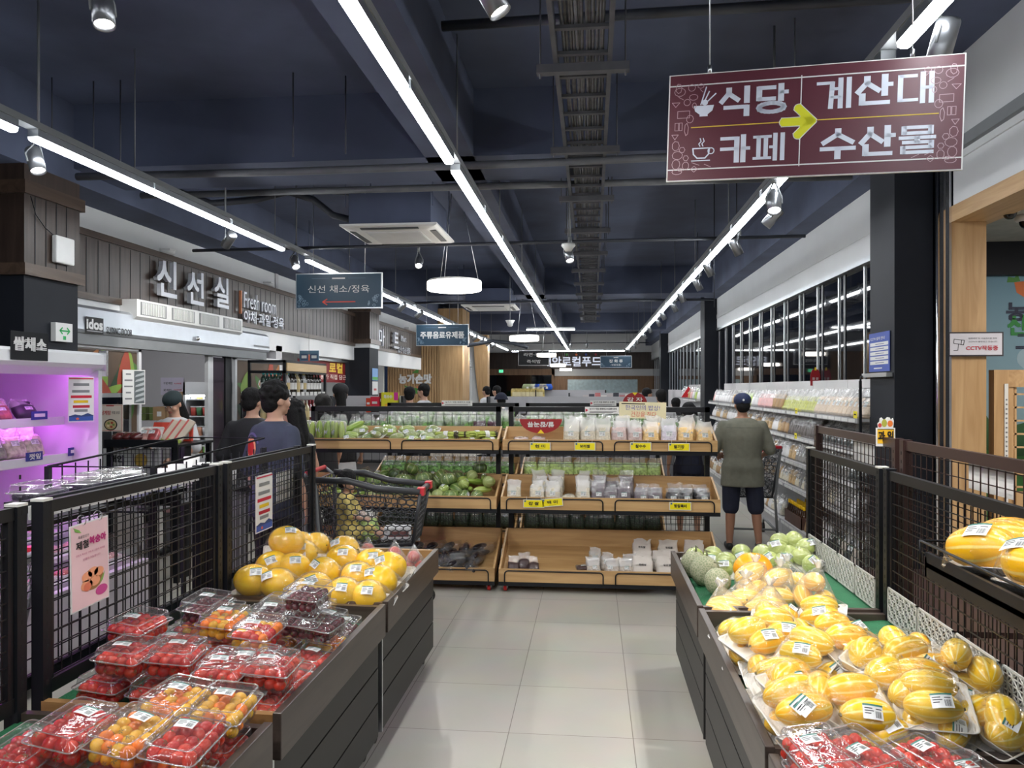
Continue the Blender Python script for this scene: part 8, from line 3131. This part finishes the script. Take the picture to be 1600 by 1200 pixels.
# shoppers further in
BG = [
    (532, 623, 8.9, 1.71, c_black, c_white, 'skirt', 'tail', 25, ('cap', c_black), 'shopper in a black cap behind the left end of the squash stand'),
    (504, 634, 8.0, 1.60, c_black, c_black, 'trousers', 'long', 60, None, 'woman with dark hair looking down beside the shopper in the black cap'),
    (640, 622, 11.4, 1.68, c_grey, c_black, 'trousers', 'short', 10, None, 'dark haired person from behind, left of the pair before the slatted wall'),
    (662, 618, 12.6, 1.73, c_white, c_black, 'trousers', 'short', 80, None, 'dark haired man in profile facing left before the slatted wall'),
    (760, 620, 18.6, 1.70, c_white, c_grey, 'trousers', 'short', 60, None, 'far shopper in a white shirt near the curved oak edge'),
    (776, 620, 18.2, 1.71, c_navyt, c_grey, 'trousers', 'short', 70, None, 'far shopper in dark clothes beside the white shirted one'),
    (783, 628, 12.6, 1.58, c_navyt, c_grey, 'trousers', 'short', 20, ('bucket', c_navy), 'shopper in a navy bucket hat behind the second stands'),
    (1011, 620, 15.3, 1.66, c_black, c_grey, 'trousers', 'short', -70, None, 'shopper in profile facing right near the far wall shelves'),
    (1033, 624, 12.2, 1.64, c_white, c_grey, 'trousers', 'short', 10, None, 'broad dark haired shopper behind the paper sign'),
    (1056, 634, 13.0, 1.50, c_black, c_grey, 'trousers', 'short', 0, None, 'short brown haired shopper just right of the paper sign'),
    (1076, 642, 8.9, 1.50, c_navy, c_navy, 'shorts', 'long', 0, None, 'shopper in navy seen through the mesh of the grain stand')]
for (u, v, Y, H, top, bot, kd, hr, rz, hat, lab) in BG:
    p = at(u, v, Y=Y)
    person(lab, (p.x, Y, 0), R(rz), H, top, bot, kd, hr, None, (0, 0), 1.0, .017, hat=hat, tsk=.012, hem=.8, sleeve=.75, face=rz > 40 or rz < -40)


# ================================================================ SHOPPING CARTS
m_cart = plain('charcoal cart plastic', (.035, .037, .042), .42, var=.08)
m_cartg = plain('grey cart plastic', (.22, .23, .24), .45, var=.05)
m_hand = plain('red cart handle', (.58, .03, .05), .35, var=.05)


def hexwall(mb, A, B, C, D, cell=.052, r=.0042):
    """hexagon lattice filling the quad A (bottom left) B (bottom right) C (top right) D"""
    A, B, C, D = map(Vector, (A, B, C, D))
    W, Hh = (B - A).length, (D - A).length
    q = lambda x, y: (A.lerp(B, x)).lerp(D.lerp(C, x), y)
    nx, ny = max(2, int(W / cell)), max(2, int(Hh / (cell * .8)))
    dx, dy = 1 / nx, 1 / ny
    for j in range(ny):
        for i in range(nx):
            o = .5 * (j % 2)
            x, y = (i + o) * dx, j * dy
            P = [(x, y + dy * .33), (x, y + dy), (x + dx * .5, y + dy * 1.33), (x - dx * .5, y + dy * 1.33)]
            P = [(min(1, max(0, a)), min(1, max(0, b))) for a, b in P]
            for a, b in ((0, 1), (1, 2), (1, 3)):
                if P[a] != P[b]:
                    mb.tube([q(*P[a]), q(*P[b])], r, 4)


def cart(label, loc, rz, m=None, rim=None, handle=None):
    """basket on a wheeled frame; handle at -Y, nose at +Y"""
    m = m or m_cart
    t = thing('shopping_cart', label, 'shopping cart', loc, rz)
    w0, w1, L0, L1, zb, zt = .19, .27, -.34, .42, .50, .93
    lo = [(-w0, -.30, zb), (w0, -.30, zb), (w0 * .85, .36, zb + .03), (-w0 * .85, .36, zb + .03)]
    hi = [(-w1, L0, zt + .08), (w1, L0, zt + .08), (w1 * .85, L1, zt - .02), (-w1 * .85, L1, zt - .02)]
    mb = MB()
    for i in range(4):
        j = (i + 1) % 4
        hexwall(mb, lo[i], lo[j], hi[j], hi[i])
    hexwall(mb, lo[0], lo[1], lo[2], lo[3])
    mb.tube(lo, .012, 6, close=True)
    for i in range(4):
        mb.tube([lo[i], hi[i]], .014, 6)
    mb.build('basket', m, t, local=True)
    mb = MB()
    pts = []
    for i in (0, 3, 2, 1):
        pts.append(Vector(hi[i]))
    for s_ in (-1, 1):
        mb.tube([(s_ * w1, L0, zt + .08), (s_ * w1, -.1, zt + .075), (s_ * w1 * .95, .1, zt + .02), (s_ * w1 * .85, L1, zt - .01)], .024, 8)
    mb.tube([(-w1 * .85, L1, zt - .01), (w1 * .85, L1, zt - .01)], .024, 8)
    r_ = mb.build('rim', m, t, local=True)
    MB().box(-w1 * .87, -w1 * .55, L1 - .02, L1 + .03, zt - .035, zt + .02).box(w1 * .55, w1 * .87, L1 - .02, L1 + .03, zt - .035, zt + .02).build('corner_bumper', m_hand, r_, local=True)
    MB().cyl((-w1, L0 - .08, zt + .12), (w1, L0 - .08, zt + .12), .017, n=12).build('handle', handle or m_hand, t, local=True)
    mb = MB()
    for s_ in (-1, 1):
        mb.tube([(s_ * w1, L0 - .08, zt + .12), (s_ * w1, L0, zt + .06), (s_ * .22, -.32, zb), (s_ * .24, -.34, .10)], .014, 8)
        mb.tube([(s_ * .24, -.34, .14), (s_ * .20, .36, .17), (s_ * .20, .42, .10)], .014, 8)
        mb.tube([(s_ * .22, -.32, zb - .01), (s_ * w0 * .85, .36, zb)], .012, 8)
    mb.tube([(-.24, -.34, .16), (.24, -.34, .16)], .012, 8)
    mb.build('frame', m_grey, t, local=True)
    for x in (-.24, .24):
        MB().cyl((x - .014, -.34, .055), (x + .014, -.34, .055), .055, n=16).build('wheel', m_rub, t, local=True)
    for x in (-.20, .20):
        MB().cyl((x - .014, .42, .055), (x + .014, .42, .055), .055, n=16).build('wheel', m_rub, t, local=True)
    return t


p = at(1163, 800, Y=8.95)
cart('shopping cart with red handle pushed by the man in the olive shirt', (p.x + .05, tE.location.y + .62, 0), R(-4), handle=m_hand)
p = at(572, 800, Y=5.72)
cart('charcoal shopping cart with a small child in it before the squash stand', (p.x + .02, 5.74, 0), R(-86))
cx0, cy0 = p.x + .02, 5.74
cart('grey shopping cart with a red rim seen through the left mesh', (-2.60, 2.85, 0), R(20), m_cartg, handle=m_hand)
# the child, sitting in the basket facing the nose of the cart
c_yel = plain('yellow and white romper cloth', (.62, .50, .16), .8, var=.5, scale=14)
person('small child in yellow and white clothes sitting in the charcoal cart', (cx0 - .17, cy0 - .01, .10), R(-88), .92, c_yel, c_yel, 'shorts', 'short', [[(-.20, .10, 1.16), (-.12, .26, 1.10)], [(.20, .10, 1.16), (.12, .26, 1.10)]], (R(-8), R(-8)), 1.05, .008, legs=[[(-.10, .34, .94), (-.10, .58, .86)], [(.10, .34, .94), (.10, .58, .86)]], hs=1.32, sit=True, shoes=c_white, hem=.82, sleeve=.8)
t = thing('parcel', 'white and brown packet lying in the charcoal cart', 'packet', (cx0 + .22, cy0, .535), R(10))
MB().box(-.10, .10, -.06, .06, 0, .10).build('wrap', c_white, t, local=True, bevel=.01)
MB().box(-.085, .085, -.063, -.06, .03, .07).build('print', pr(110, 70, 70), t, local=True)
bag('leafp', 'greens_bag', 'bag of pale greens lying in the charcoal cart by the child', 'greens bag', None, (cx0 + .03, cy0 - .06, .54), (R(-30), 0, R(40)), (.15, .24, .12), 1, ftop=m_ftopl, full=.62, lab=False)

bpy.data.scenes.remove(WS)
